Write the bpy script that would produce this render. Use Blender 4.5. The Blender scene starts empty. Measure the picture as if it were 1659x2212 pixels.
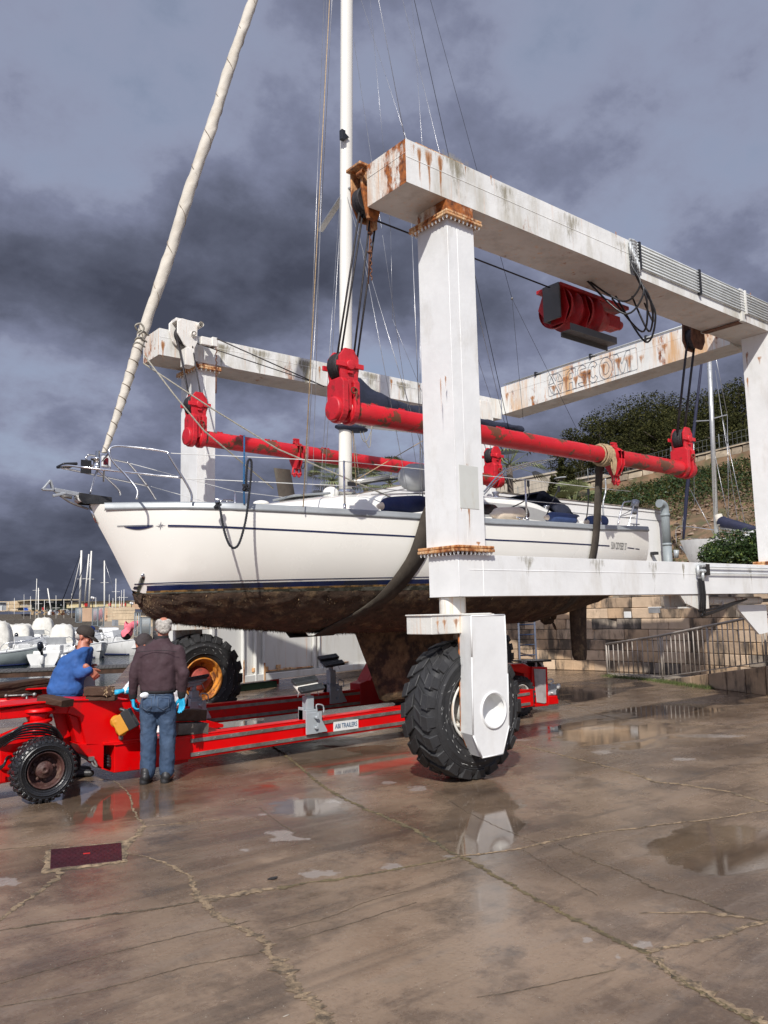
import bpy, bmesh, math, random
import numpy as np
from mathutils import Vector, Matrix, noise as mnoise
S=bpy.context.scene; COL=S.collection
rnd=random.Random(7)
# ---------------------------------------------------------------- camera
H=1.8; F_=1753.7; PITCH=math.radians(6.893); ROLL=math.radians(-1.321); YAW=math.radians(50.775)
fw=Vector((math.cos(YAW)*math.cos(PITCH),math.sin(YAW)*math.cos(PITCH),math.sin(PITCH)))
rt=Vector((math.sin(YAW),-math.cos(YAW),0)); up=rt.cross(fw)
rt,up=math.cos(ROLL)*rt+math.sin(ROLL)*up,-math.sin(ROLL)*rt+math.cos(ROLL)*up
cam=bpy.data.cameras.new('camera'); co=bpy.data.objects.new('camera',cam); COL.objects.link(co)
co.matrix_world=Matrix(((rt.x,up.x,-fw.x,0),(rt.y,up.y,-fw.y,0),(rt.z,up.z,-fw.z,H),(0,0,0,1)))
cam.sensor_fit='VERTICAL'; cam.sensor_height=36; cam.lens=36*F_/2212; cam.clip_start=.05; cam.clip_end=5000
S.camera=co
def P(px,py,x=None,y=None,z=None):      # a photo position at a known plane -> point in the place
    d=fw+(px-829.5)/F_*rt-(py-1106)/F_*up; o=Vector((0,0,H))
    if x is not None: t=x/d.x
    elif y is not None: t=y/d.y
    else: t=(z-H)/d.z
    return o+d*t
def PJ(p):
    d=Vector(p)-Vector((0,0,H)); k=d.dot(fw); return (829.5+F_*d.dot(rt)/k,1106-F_*d.dot(up)/k,k)
# ---------------------------------------------------------------- sky and sun
SUN_AZ=math.radians(223.5); SUN_EL=math.radians(40)
W=bpy.data.worlds.new('World'); S.world=W; W.use_nodes=True
def N(nt,t,**k):
    n=nt.nodes.new(t)
    for a,v in k.items(): setattr(n,a,v)
    return n
SKYL=[(110,860,.13,.17),(300,880,.09,.09),(40,1060,.10,.14),(180,1040,.08,.08),(190,560,.22,-.05),(420,680,.18,-.05),(300,1180,.14,-.05),(150,930,.10,-.06),(60,1200,.16,-.10),(1500,430,.25,.05),(1050,120,.25,.04),(1300,800,.2,.03),(1450,200,.12,-.03),(950,620,.16,-.03),(60,60,.2,.02),(200,300,.15,.02)]
def build_world():
    nt=W.node_tree; nt.nodes.clear(); L=nt.links.new
    out=N(nt,'ShaderNodeOutputWorld'); bg=N(nt,'ShaderNodeBackground'); L(bg.outputs[0],out.inputs[0]); bg.inputs[1].default_value=1
    tc=N(nt,'ShaderNodeTexCoord'); sp=N(nt,'ShaderNodeSeparateXYZ'); L(tc.outputs['Generated'],sp.inputs[0])
    def M(op,a,b=None,c=None):
        m=N(nt,'ShaderNodeMath',operation=op)
        for i,v in enumerate((a,b,c)):
            if v is None: continue
            if isinstance(v,(int,float)): m.inputs[i].default_value=v
            else: L(v,m.inputs[i])
        return m.outputs[0]
    az=M('MAXIMUM',sp.outputs[2],0.0); den=M('ADD',az,.42)
    cx=M('DIVIDE',sp.outputs[0],den); cy=M('DIVIDE',sp.outputs[1],den)
    cb=N(nt,'ShaderNodeCombineXYZ'); L(cx,cb.inputs[0]); L(cy,cb.inputs[1])
    n1=N(nt,'ShaderNodeTexNoise'); n1.inputs['Scale'].default_value=2.1; n1.inputs['Detail'].default_value=9; n1.inputs['Roughness'].default_value=.55; n1.inputs['Distortion'].default_value=.1
    mp=N(nt,'ShaderNodeMapping'); mp.inputs['Location'].default_value=(3.1,.4,0); L(cb.outputs[0],mp.inputs[0]); L(mp.outputs[0],n1.inputs['Vector'])
    n2=N(nt,'ShaderNodeTexNoise'); n2.inputs['Scale'].default_value=5.2; n2.inputs['Detail'].default_value=7; n2.inputs['Roughness'].default_value=.6
    mp2=N(nt,'ShaderNodeMapping'); mp2.inputs['Location'].default_value=(7.7,2.2,0); L(cb.outputs[0],mp2.inputs[0]); L(mp2.outputs[0],n2.inputs['Vector'])
    f=M('ADD',M('MULTIPLY',n1.outputs[0],.70),M('SUBTRACT',M('MULTIPLY',n2.outputs[0],.42),.055))
    # towards the horizon in the north the cloud base is darker; higher up the deck is thinner
    f=M('ADD',f,M('MULTIPLY',M('SUBTRACT',az,.22),.20))
    # cloud masses: thin and thick places of the deck
    for px,py,w,amt in SKYL:
        d=(fw+(px-829.5)/F_*rt-(py-1106)/F_*up).normalized()
        dp=N(nt,'ShaderNodeVectorMath',operation='DISTANCE'); L(tc.outputs['Generated'],dp.inputs[0]); dp.inputs[1].default_value=d
        wob=M('ADD',dp.outputs['Value'],M('MULTIPLY',M('SUBTRACT',n1.outputs[0],.5),w*1.6))
        r_=N(nt,'ShaderNodeMapRange',interpolation_type='SMOOTHSTEP'); L(wob,r_.inputs[0]); r_.inputs[1].default_value=0; r_.inputs[2].default_value=w; r_.inputs[3].default_value=amt; r_.inputs[4].default_value=0
        f=M('ADD',f,r_.outputs[0])
    cr=N(nt,'ShaderNodeValToRGB'); L(f,cr.inputs[0]); e=cr.color_ramp.elements
    e[0].position=.34; e[0].color=(.062,.069,.102,1); e[1].position=.76; e[1].color=(.52,.57,.74,1)
    a=e.new(.45); a.color=(.112,.124,.178,1); a=e.new(.56); a.color=(.205,.225,.325,1)
    sky=N(nt,'ShaderNodeTexSky'); sky.sky_type='NISHITA'; sky.sun_disc=False; sky.sun_elevation=SUN_EL; sky.sun_rotation=math.pi/2-SUN_AZ
    sm=N(nt,'ShaderNodeMix',data_type='RGBA',blend_type='MIX'); sc=N(nt,'ShaderNodeVectorMath',operation='SCALE'); L(sky.outputs[0],sc.inputs[0]); sc.inputs['Scale'].default_value=.07
    gap=N(nt,'ShaderNodeMapRange'); gap.inputs['From Min'].default_value=.60; gap.inputs['From Max'].default_value=.72; gap.inputs['To Max'].default_value=.55; L(f,gap.inputs[0])
    L(gap.outputs[0],sm.inputs['Factor']); L(cr.outputs[0],sm.inputs['A']); L(sc.outputs[0],sm.inputs['B'])
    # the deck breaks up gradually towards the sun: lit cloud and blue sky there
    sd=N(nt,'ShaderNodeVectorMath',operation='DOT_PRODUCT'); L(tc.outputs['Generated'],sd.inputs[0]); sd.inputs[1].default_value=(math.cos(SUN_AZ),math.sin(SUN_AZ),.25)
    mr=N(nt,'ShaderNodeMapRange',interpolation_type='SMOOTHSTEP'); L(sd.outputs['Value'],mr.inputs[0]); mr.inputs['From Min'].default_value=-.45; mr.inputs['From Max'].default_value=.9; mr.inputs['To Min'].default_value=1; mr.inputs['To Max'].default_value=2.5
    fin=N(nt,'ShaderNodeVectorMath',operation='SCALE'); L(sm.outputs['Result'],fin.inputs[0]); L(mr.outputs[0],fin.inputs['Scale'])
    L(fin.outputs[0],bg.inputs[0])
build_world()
sl=bpy.data.lights.new('sun','SUN'); sl.energy=4.9; sl.angle=math.radians(.55); sl.color=(1,.958,.89)
so=bpy.data.objects.new('sun',sl); COL.objects.link(so)
sdir=Vector((math.cos(SUN_AZ)*math.cos(SUN_EL),math.sin(SUN_AZ)*math.cos(SUN_EL),math.sin(SUN_EL)))
so.rotation_euler=sdir.to_track_quat('Z','Y').to_euler()
S.view_settings.view_transform='Standard'; S.view_settings.look='None'; S.view_settings.gamma=1; S.view_settings.exposure=0
S.view_settings.use_curve_mapping=False
# ---------------------------------------------------------------- materials
MATS={}
def srgb(r,g,b):
    f=lambda c:(c/255/12.92) if c/255<.04045 else ((c/255+.055)/1.055)**2.4
    return (f(r),f(g),f(b))
def mat(name,col,rough=.5,metal=0,var=.12,vs=3,bump=.0,bs=40,dirt=0,dirtcol=(.05,.04,.03),dscale=2.5,dth=.55,stretch=1,spec=.5,rust=0,rth=.64,rscale=3,coat=0,rv=.1,alpha=None,dsoft=.12,rbias=()):
    if name in MATS: return MATS[name]
    m=bpy.data.materials.new(name); m.use_nodes=True; nt=m.node_tree; L=nt.links.new; nt.nodes.clear()
    out=N(nt,'ShaderNodeOutputMaterial'); p=N(nt,'ShaderNodeBsdfPrincipled'); L(p.outputs[0],out.inputs[0])
    tc=N(nt,'ShaderNodeTexCoord'); ob=tc.outputs['Object']
    def noise(sc,det=5,st=None,loc=(0,0,0),ro=.6):
        mp=N(nt,'ShaderNodeMapping'); L(ob,mp.inputs[0]); mp.inputs['Location'].default_value=loc
        if st: mp.inputs['Scale'].default_value=st
        n=N(nt,'ShaderNodeTexNoise'); L(mp.outputs[0],n.inputs['Vector']); n.inputs['Scale'].default_value=sc; n.inputs['Detail'].default_value=det; n.inputs['Roughness'].default_value=ro
        return n.outputs[0]
    def mrange(v,a,b,c=0.,d=1.):
        r=N(nt,'ShaderNodeMapRange'); L(v,r.inputs[0])
        for i,q in zip((1,2,3,4),(a,b,c,d)): r.inputs[i].default_value=q
        return r.outputs[0]
    def mixc(fac,a,b):
        x=N(nt,'ShaderNodeMix',data_type='RGBA'); L(fac,x.inputs['Factor'])
        for k,v in (('A',a),('B',b)):
            if isinstance(v,tuple): x.inputs[k].default_value=(*v[:3],1)
            else: L(v,x.inputs[k])
        return x.outputs['Result']
    n0=noise(vs,6)
    c=mixc(mrange(n0,.3,.7),tuple(q*(1-var) for q in col),tuple(min(1,q*(1+var)) for q in col))
    r=mrange(noise(vs*3,4,loc=(5,5,5)),.3,.7,max(.02,rough-rv),min(1,rough+rv))
    if dirt:
        dn=noise(dscale,9,(1,1,1/stretch),(9,3,1),.68)
        c=mixc(mrange(dn,dth,dth+dsoft,0,dirt),c,dirtcol)
    if rust:
        rn=noise(rscale,10,(1,1,.45),(2,8,4),.72)
        if rbias:
            sp=N(nt,'ShaderNodeSeparateXYZ'); L(ob,sp.inputs[0])
            for ax_,a_,b_,am in rbias:
                ad=N(nt,'ShaderNodeMath',operation='ADD'); L(rn,ad.inputs[0]); L(mrange(sp.outputs[ax_],a_,b_,am,0),ad.inputs[1]); rn=ad.outputs[0]
        f1=mrange(rn,rth,rth+.07,0,rust)
        rc=mixc(mrange(noise(14,5,loc=(1,7,2)),.35,.65),(.42,.13,.025),(.10,.032,.012))
        st=noise(rscale*2,7,(3,3,.14),(4,1,2),.6); f2=mrange(st,rth-.05,rth+.15,0,rust*.8)
        c=mixc(f2,c,(.62,.30,.10)); c=mixc(f1,c,rc)
        r2=N(nt,'ShaderNodeMath',operation='MAXIMUM'); L(r,r2.inputs[0]); ml=N(nt,'ShaderNodeMath',operation='MULTIPLY'); L(f1,ml.inputs[0]); ml.inputs[1].default_value=.85; L(ml.outputs[0],r2.inputs[1]); r=r2.outputs[0]
    L(c,p.inputs['Base Color']); L(r,p.inputs['Roughness']); p.inputs['Metallic'].default_value=metal
    p.inputs['Specular IOR Level'].default_value=spec; p.inputs['Coat Weight'].default_value=coat
    if bump:
        b=N(nt,'ShaderNodeBump'); b.inputs['Strength'].default_value=bump; b.inputs['Distance'].default_value=.01; L(noise(bs,5,loc=(3,3,3)),b.inputs['Height']); L(b.outputs[0],p.inputs['Normal'])
    m['p']=1; MATS[name]=m; return m
WH=(.73,.735,.72)
def mats():
    mat('lift white paint',WH,.42,var=.07,vs=2,bump=.35,bs=9,dirt=.45,dirtcol=(.34,.29,.20),dscale=2.2,dth=.53,dsoft=.25,stretch=3)
    mat('lift white weathered',(.71,.71,.68),.5,var=.09,vs=2,bump=.4,bs=12,dirt=.65,dirtcol=(.30,.26,.16),dscale=2.4,dth=.47,dsoft=.22,stretch=4,rust=.9,rth=.63,rscale=1.7,rbias=((0,-.78,.1,.05),))
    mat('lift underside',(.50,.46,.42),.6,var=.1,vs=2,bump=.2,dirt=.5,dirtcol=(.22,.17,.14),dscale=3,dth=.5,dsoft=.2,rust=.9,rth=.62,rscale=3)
    mat('rusty end paint',(.70,.68,.62),.55,var=.08,bump=.5,bs=30,dirt=.8,dirtcol=(.52,.24,.08),dscale=4,dth=.47,dsoft=.16,stretch=7,rust=1,rth=.60,rscale=3.6,rbias=((1,-.23,.36,.20),(2,6.86,6.70,.05),(2,6.36,6.42,.06)))
    mat('rusty flange',(.68,.50,.30),.7,var=.15,vs=8,bump=.8,bs=60,rust=1,rth=.49,rscale=9,dirt=.7,dirtcol=(.52,.20,.05),dth=.45,dscale=6)
    mat('cross beam paint',(.68,.68,.645),.5,var=.09,vs=2,bump=.4,bs=12,dirt=.8,dirtcol=(.56,.30,.10),dscale=1.9,dth=.50,dsoft=.12,stretch=7,rust=1,rth=.585,rscale=2.6)
    mat('dark rust',(.13,.055,.03),.85,var=.5,vs=12,bump=.8,bs=60)
    mat('spreader red',(.50,.010,.018),.45,var=.14,vs=3,bump=.3,bs=15,dirt=.95,dirtcol=(.11,.048,.022),dscale=3.5,dth=.535,dsoft=.03)
    mat('spreader red plain',(.50,.012,.022),.48,var=.2,vs=4,bump=.4,bs=25,dirt=.75,dirtcol=(.17,.02,.015),dscale=6,dth=.56,dsoft=.06)
    mat('winch red',(.40,.008,.012),.5,var=.25,vs=6,bump=.9,bs=22,dirt=.6,dirtcol=(.05,.01,.01),dth=.5)
    mat('trailer red',(.60,.0,.001),.38,var=.10,vs=2,bump=.12,bs=20,dirt=.6,dirtcol=(.20,.015,.012),dscale=4,dth=.54,dsoft=.14,spec=.35)
    mat('grey plate',(.075,.075,.072),.5,var=.1,dirt=.6,dirtcol=(.12,.10,.09),dth=.55,bump=.2)
    mat('galvanised',(.42,.44,.45),.42,.55,var=.12,vs=6,bump=.15)
    mat('support grey',(.36,.39,.41),.42,.1,var=.08,dirt=.3,dth=.6,bump=.2)
    mat('worn steel',(.26,.25,.23),.42,.6,var=.35,vs=9,bump=.5,bs=30,dirt=.4,dirtcol=(.12,.09,.07),dth=.5)
    mat('stainless',(.62,.62,.62),.18,1,var=.06)
    mat('cable',(.045,.04,.042),.55,.5,var=.3,vs=30,bump=.6,bs=150)
    mat('rigging wire',(.35,.35,.36),.35,.8,var=.1)
    mat('hose black',(.012,.012,.013),.38,var=.2)
    mat('tyre',(.022,.022,.023),.62,var=.25,vs=5,bump=.35,bs=45,dirt=.25,dirtcol=(.07,.065,.06),dscale=6,dth=.58)
    mat('tyre wet',(.014,.014,.015),.30,var=.25,vs=5,bump=.35,bs=45,dirt=.3,dirtcol=(.05,.04,.035),dscale=6,dth=.58)
    mat('sidewall scuffs',(.6,.6,.58),.7)
    mat('rim white',(.66,.65,.60),.5,var=.1,rust=.8,rth=.575,rscale=4,bump=.3)
    mat('rim yellow rust',(.66,.24,.018),.5,var=.15,rust=1,rth=.50,rscale=5,bump=.4,dirt=.6,dirtcol=(.18,.05,.01),dth=.5,dscale=8)
    mat('rim brown',(.055,.022,.018),.6,var=.5,vs=8,bump=.6,dirt=.5,dirtcol=(.25,.17,.12),dth=.55,dscale=7)
    mat('hub red',(.30,.045,.03),.7,var=.3,dirt=.7,dirtcol=(.08,.03,.02),dth=.5,dscale=8)
    mat('gelcoat cabin',(.78,.77,.72),.2,var=.02,bump=.0,coat=.2,dirt=.12,dirtcol=(.4,.38,.3),dth=.55)
    mat('toe rail grey',(.30,.32,.33),.4,.2,var=.12)
    mat('cabin grey',(.33,.33,.32),.4,var=.1)
    mat('dark window',(.015,.014,.015),.08,var=.1)
    mat('black plastic',(.018,.018,.019),.4,var=.2)
    mat('navy canvas',(.012,.016,.034),.8,var=.25,vs=6,bump=.8,bs=18)
    mat('navy fender',(.012,.022,.085),.75,var=.25,vs=4,bump=.6,bs=90)
    mat('blue fender',(.035,.065,.17),.65,var=.2,vs=8,bump=.4,bs=60,dirt=.35,dirtcol=(.02,.03,.09),dth=.5)
    mat('cream fender',(.66,.56,.44),.5,var=.12,vs=5,dirt=.35,dirtcol=(.45,.28,.14),dth=.52)
    mat('mast paint',(.70,.68,.62),.32,0,var=.02,vs=1,rv=.02)
    mat('mast silver',(.5,.5,.48),.33,.6,var=.08)
    mat('rope black',(.012,.013,.018),.8,var=.4,vs=40,bump=.8,bs=120)
    mat('rope blue',(.012,.10,.24),.8,var=.4,vs=40,bump=.8,bs=120)
    mat('rope grey',(.30,.28,.23),.85,var=.3,vs=50,bump=.8,bs=120)
    mat('rope tan',(.36,.26,.15),.85,var=.3,vs=30,bump=.8,bs=80)
    mat('sling web',(.050,.040,.030),.85,var=.3,vs=5,bump=.6,bs=120,dirt=.4,dirtcol=(.14,.13,.10),dth=.5,stretch=6)
    mat('weed',(.066,.040,.025),.9,var=.55,vs=8,bump=1,bs=80,dirt=.9,dirtcol=(.20,.135,.072),dscale=5,dth=.53)
    mat('barnacle',(.24,.16,.085),.9,var=.4,vs=10,bump=1,bs=70,dirt=.85,dirtcol=(.05,.03,.018),dscale=7,dth=.5)
    mat('timber dark',(.050,.026,.016),.75,var=.5,vs=3,bump=.7,bs=25,dirt=.5,dirtcol=(.10,.055,.033),dth=.52,spec=.3)
    mat('timber end',(.40,.28,.16),.8,var=.5,vs=12,bump=.7,bs=40)
    mat('timber grey',(.10,.085,.07),.8,var=.5,vs=6,bump=.9,bs=30)
    mat('deck wood',(.07,.065,.06),.75,var=.4,vs=4,bump=.6,bs=30)
    mat('white container',(.62,.62,.59),.45,var=.05,vs=1.5,bump=.25,bs=8,dirt=.35,dirtcol=(.36,.32,.24),dth=.52,stretch=6,rust=.9,rth=.655,rscale=2.2)
    mat('render white',(.74,.73,.70),.8,var=.04,vs=.8,bump=.3,bs=30,dirt=.25,dirtcol=(.5,.47,.4),dth=.55,stretch=4)
    mat('render beige',(.50,.44,.35),.85,var=.12,vs=1,bump=.4,bs=30,dirt=.5,dirtcol=(.2,.17,.13),dth=.52,stretch=4)
    mat('railing',(.36,.32,.28),.55,.3,var=.25,vs=10)
    mat('blue steel',(.006,.018,.055),.5,var=.3,vs=8)
    mat('pvc grey',(.24,.27,.28),.5,var=.08)
    mat('boat white',(.66,.66,.64),.35,var=.08,vs=1,dirt=.35,dirtcol=(.36,.36,.33),dscale=2,dth=.52,stretch=2)
    mat('boat cover',(.60,.58,.52),.85,var=.12,vs=2,bump=1,bs=3,dirt=.4,dirtcol=(.34,.32,.27),dscale=1.5,dth=.5,stretch=4)
    mat('boat grey',(.32,.33,.34),.5,var=.15)  # plain grey of strakes, windscreens, slats, hut and small fittings
    mat('hull grey green',(.30,.34,.33),.4,var=.1,vs=2)
    mat('boat wood',(.10,.035,.015),.35,var=.3)
    mat('outboard black',(.010,.012,.018),.15,var=.2,coat=.3)
    mat('blue tarp',(.02,.09,.42),.6,var=.2)
    mat('pink cloth',(.72,.16,.20),.8,var=.2,bump=.8,bs=8)
    mat('red',(.5,.02,.02),.5); mat('gate grey',(.28,.32,.34),.5,.2,var=.1)
    mat('galv light',(.5,.52,.52),.5,.3)
    mat('glass green',(.035,.045,.035),.12,var=.7,vs=.15)
    mat('wall sand',(.60,.47,.31),.85,var=.2,vs=1,bump=.6,bs=5)
    mat('wall orange stone',(.58,.38,.24),.85,var=.2,vs=.3,bump=.5,bs=3)
    mat('roof band',(.45,.38,.26),.8,var=.2)
    mat('yellow house',(.66,.55,.30),.8,var=.08)
    mat('skin',(.42,.16,.10),.5,var=.12,vs=9,bump=.2,bs=60)
    mat('skin tan',(.34,.15,.09),.5,var=.15,vs=9)
    mat('hair grey',(.42,.39,.35),.75,var=.35,vs=40,bump=1,bs=160)
    mat('jacket plum',(.046,.023,.029),.85,var=.14,vs=3,bump=.5,bs=11)
    mat('jacket cuff',(.012,.011,.013),.85,var=.2,bump=.6,bs=120)
    mat('denim',(.034,.062,.115),.85,var=.25,vs=4,bump=.5,bs=14,dirt=.35,dirtcol=(.085,.13,.20),dscale=3,dth=.52)
    mat('denim seam',(.10,.13,.18),.85,var=.1)
    mat('sweater blue',(.022,.085,.27),.85,var=.14,vs=3,bump=.5,bs=9)
    mat('work trousers',(.030,.028,.036),.85,var=.25,bump=.6,bs=12)
    mat('glove cyan',(.02,.36,.60),.42,var=.15,vs=14,bump=.5,bs=35)
    mat('shoe black',(.020,.020,.021),.5,var=.3,bump=.4)
    mat('shoe trim',(.14,.14,.14),.6)
    mat('cap brown',(.028,.021,.017),.85,var=.2)
    mat('hood brown',(.045,.035,.037),.9,var=.2,bump=.5)
    mat('coverall white',(.75,.76,.78),.8,var=.06,bump=1,bs=10)
    mat('tool yellow',(.52,.23,.02),.5,var=.12,bump=.2)
    mat('sticker white',(.7,.7,.68),.5,var=.05)
    mat('navy stripe',(.010,.016,.06),.3,var=.15,vs=1)
    mat('ink blue',(.05,.12,.22),.5,var=.3); mat('ink grey',(.16,.19,.23),.6,var=.3,vs=10); mat('ink black',(.02,.02,.025),.5)
    mat('drain cover',(.045,.006,.010),.4,.3,var=.4,vs=6,bump=.4,bs=50)
    mat('crack sand',(.23,.165,.10),.9,var=.5,vs=14,bump=1,bs=70,dirt=.85,dirtcol=(.06,.045,.03),dscale=12,dth=.48)
    mat('crack dark',(.075,.055,.035),.9,var=.6,vs=14,bump=1,bs=70,dirt=.8,dirtcol=(.17,.13,.08),dscale=7,dth=.5)
    mat('crack moss',(.125,.095,.045),.9,var=.6,vs=12,bump=1,bs=70,dirt=.8,dirtcol=(.05,.04,.028),dscale=9,dth=.5)
    mat('pale stain',(.36,.33,.31),.22,var=.15,vs=10)
    mat('lamp red',(.10,.002,.005),.2,var=.3)
    mat('pine leaf',(.022,.024,.007),.8,var=.5,vs=.6,spec=.1); mat('pine leaf light',(.060,.058,.018),.8,var=.4,vs=.6,spec=.1)
    mat('bark',(.09,.07,.055),.9,var=.3,vs=6,bump=.8)
    mat('bush leaf',(.024,.044,.012),.5,var=.5,vs=2,spec=.25); mat('bush leaf light',(.11,.15,.035),.5,var=.3)
    mat('palm leaf',(.17,.19,.08),.6,var=.3,vs=3)
    mat('grass',(.075,.095,.025),.9,var=.5,vs=2)
    mat('dry scrub',(.10,.068,.036),.9,var=.5,vs=1)
    mat('hill rock',(.24,.17,.12),.9,var=.4,vs=1,bump=.8)
    mat('propeller bronze',(.10,.06,.035),.6,.4,var=.4)
mats()
mat('patch',(.56,.57,.53),.4,var=.05,vs=3,dirt=.4,dirtcol=(.45,.40,.3),dth=.55,dscale=6,stretch=3)
mat('rusty head',(.34,.20,.12),.75,var=.3,vs=6,bump=.8,bs=40,rust=1,rth=.47,rscale=5,dirt=.6,dirtcol=(.60,.36,.18),dth=.5,dscale=8)
mat('far bracket',(.70,.68,.63),.45,var=.08,bump=.3,rust=.7,rth=.6,rscale=7)
hm=mat('hull paint',(.79,.775,.715),.22,var=.015,vs=.8,coat=.3,dirt=.10,dirtcol=(.5,.45,.33),dscale=1.2,dth=.5,dsoft=.3)
mat('boot stripe',(.008,.018,.075),.35,var=.35,vs=2,dirt=.7,dirtcol=(.02,.022,.02),dscale=2.5,dth=.48,dsoft=.1)
mat('scum line',(.30,.17,.05),.8,var=.5,vs=9,dirt=.9,dirtcol=(.05,.03,.012),dscale=9,dth=.47,dsoft=.06)
mat('algae band',(.13,.13,.10),.85,var=.5,vs=8,bump=.8,dirt=.9,dirtcol=(.03,.032,.018),dscale=5,dth=.46,dsoft=.08)
mat('keel growth',(.14,.09,.045),.9,var=.6,vs=9,bump=1,bs=60,dirt=.9,dirtcol=(.022,.014,.01),dscale=3,dth=.47,dsoft=.12)
mat('ink dark',(.03,.035,.045),.5)
mat('sail seam',(.20,.16,.12),.8)
mat('lifeline',(.6,.6,.58),.4); mat('bow plate',(.05,.05,.05),.35,.5,var=.5,vs=8)
mat('sailcloth',(.52,.48,.41),.8,var=.10,vs=5,bump=.5,bs=18,dirt=.3,dirtcol=(.40,.34,.25),dscale=4,dth=.5)
mat('pad rubber',(.035,.038,.042),.35,var=.4,vs=10,bump=.6,dirt=.5,dirtcol=(.2,.2,.2),dth=.56)
mat('tail red',(.42,.006,.010),.5,var=.12,vs=4); mat('door grey',(.38,.35,.34),.6,var=.1,vs=3,dirt=.3,dth=.55); mat('deck plate wet',(.10,.09,.08),.12,var=.3)
mat('eye white',(.6,.58,.54),.3)
mat('sweater rib',(.018,.065,.2),.9,var=.2,bump=.7,bs=60)
mat('quay stone',(.26,.22,.17),.8,var=.3,vs=1.5,bump=.6)
mat('pebble',(.36,.32,.26),.8)
mat('rib grey',(.50,.51,.52),.6,var=.08)
mat('green plinth',(.015,.05,.025),.8,var=.3)
mat('lamp red2',(.5,.01,.02),.4)
mat('stone warm',(.46,.32,.20),.85,var=.22,vs=3,bump=.8,bs=22,dirt=.92,dirtcol=(.07,.055,.042),dscale=1.9,dth=.49,dsoft=.10,stretch=3.2)
mat('stone mid',(.38,.275,.185),.85,var=.22,vs=3,bump=.8,bs=22,dirt=.9,dirtcol=(.06,.048,.038),dscale=2.1,dth=.46,dsoft=.12,stretch=3.2)
mat('stone grey',(.29,.24,.19),.85,var=.25,vs=3,bump=.8,bs=22,dirt=.9,dirtcol=(.055,.047,.04),dscale=2.0,dth=.45,dsoft=.10,stretch=3.5)
mat('stone pale',(.52,.39,.27),.85,var=.2,vs=3,bump=.7,bs=22,dirt=.8,dirtcol=(.09,.065,.05),dscale=2.2,dth=.52,dsoft=.10,stretch=3)
mat('railing dark',(.14,.15,.15),.6)
mat('navy sail',(.010,.012,.036),.75,var=.25,vs=4,bump=.6)
mat('hill slope',(.17,.105,.058),.95,var=.45,vs=.9,bump=1,bs=6,dirt=.8,dirtcol=(.07,.075,.03),dscale=.9,dth=.50,dsoft=.12)
mat('road stone',(.30,.24,.17),.9,var=.3,vs=2,bump=.8,bs=8,dirt=.5,dth=.52); mat('road stone pale',(.42,.34,.24),.9,var=.3,vs=2,bump=.8,bs=8,dirt=.5,dth=.54)
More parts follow.
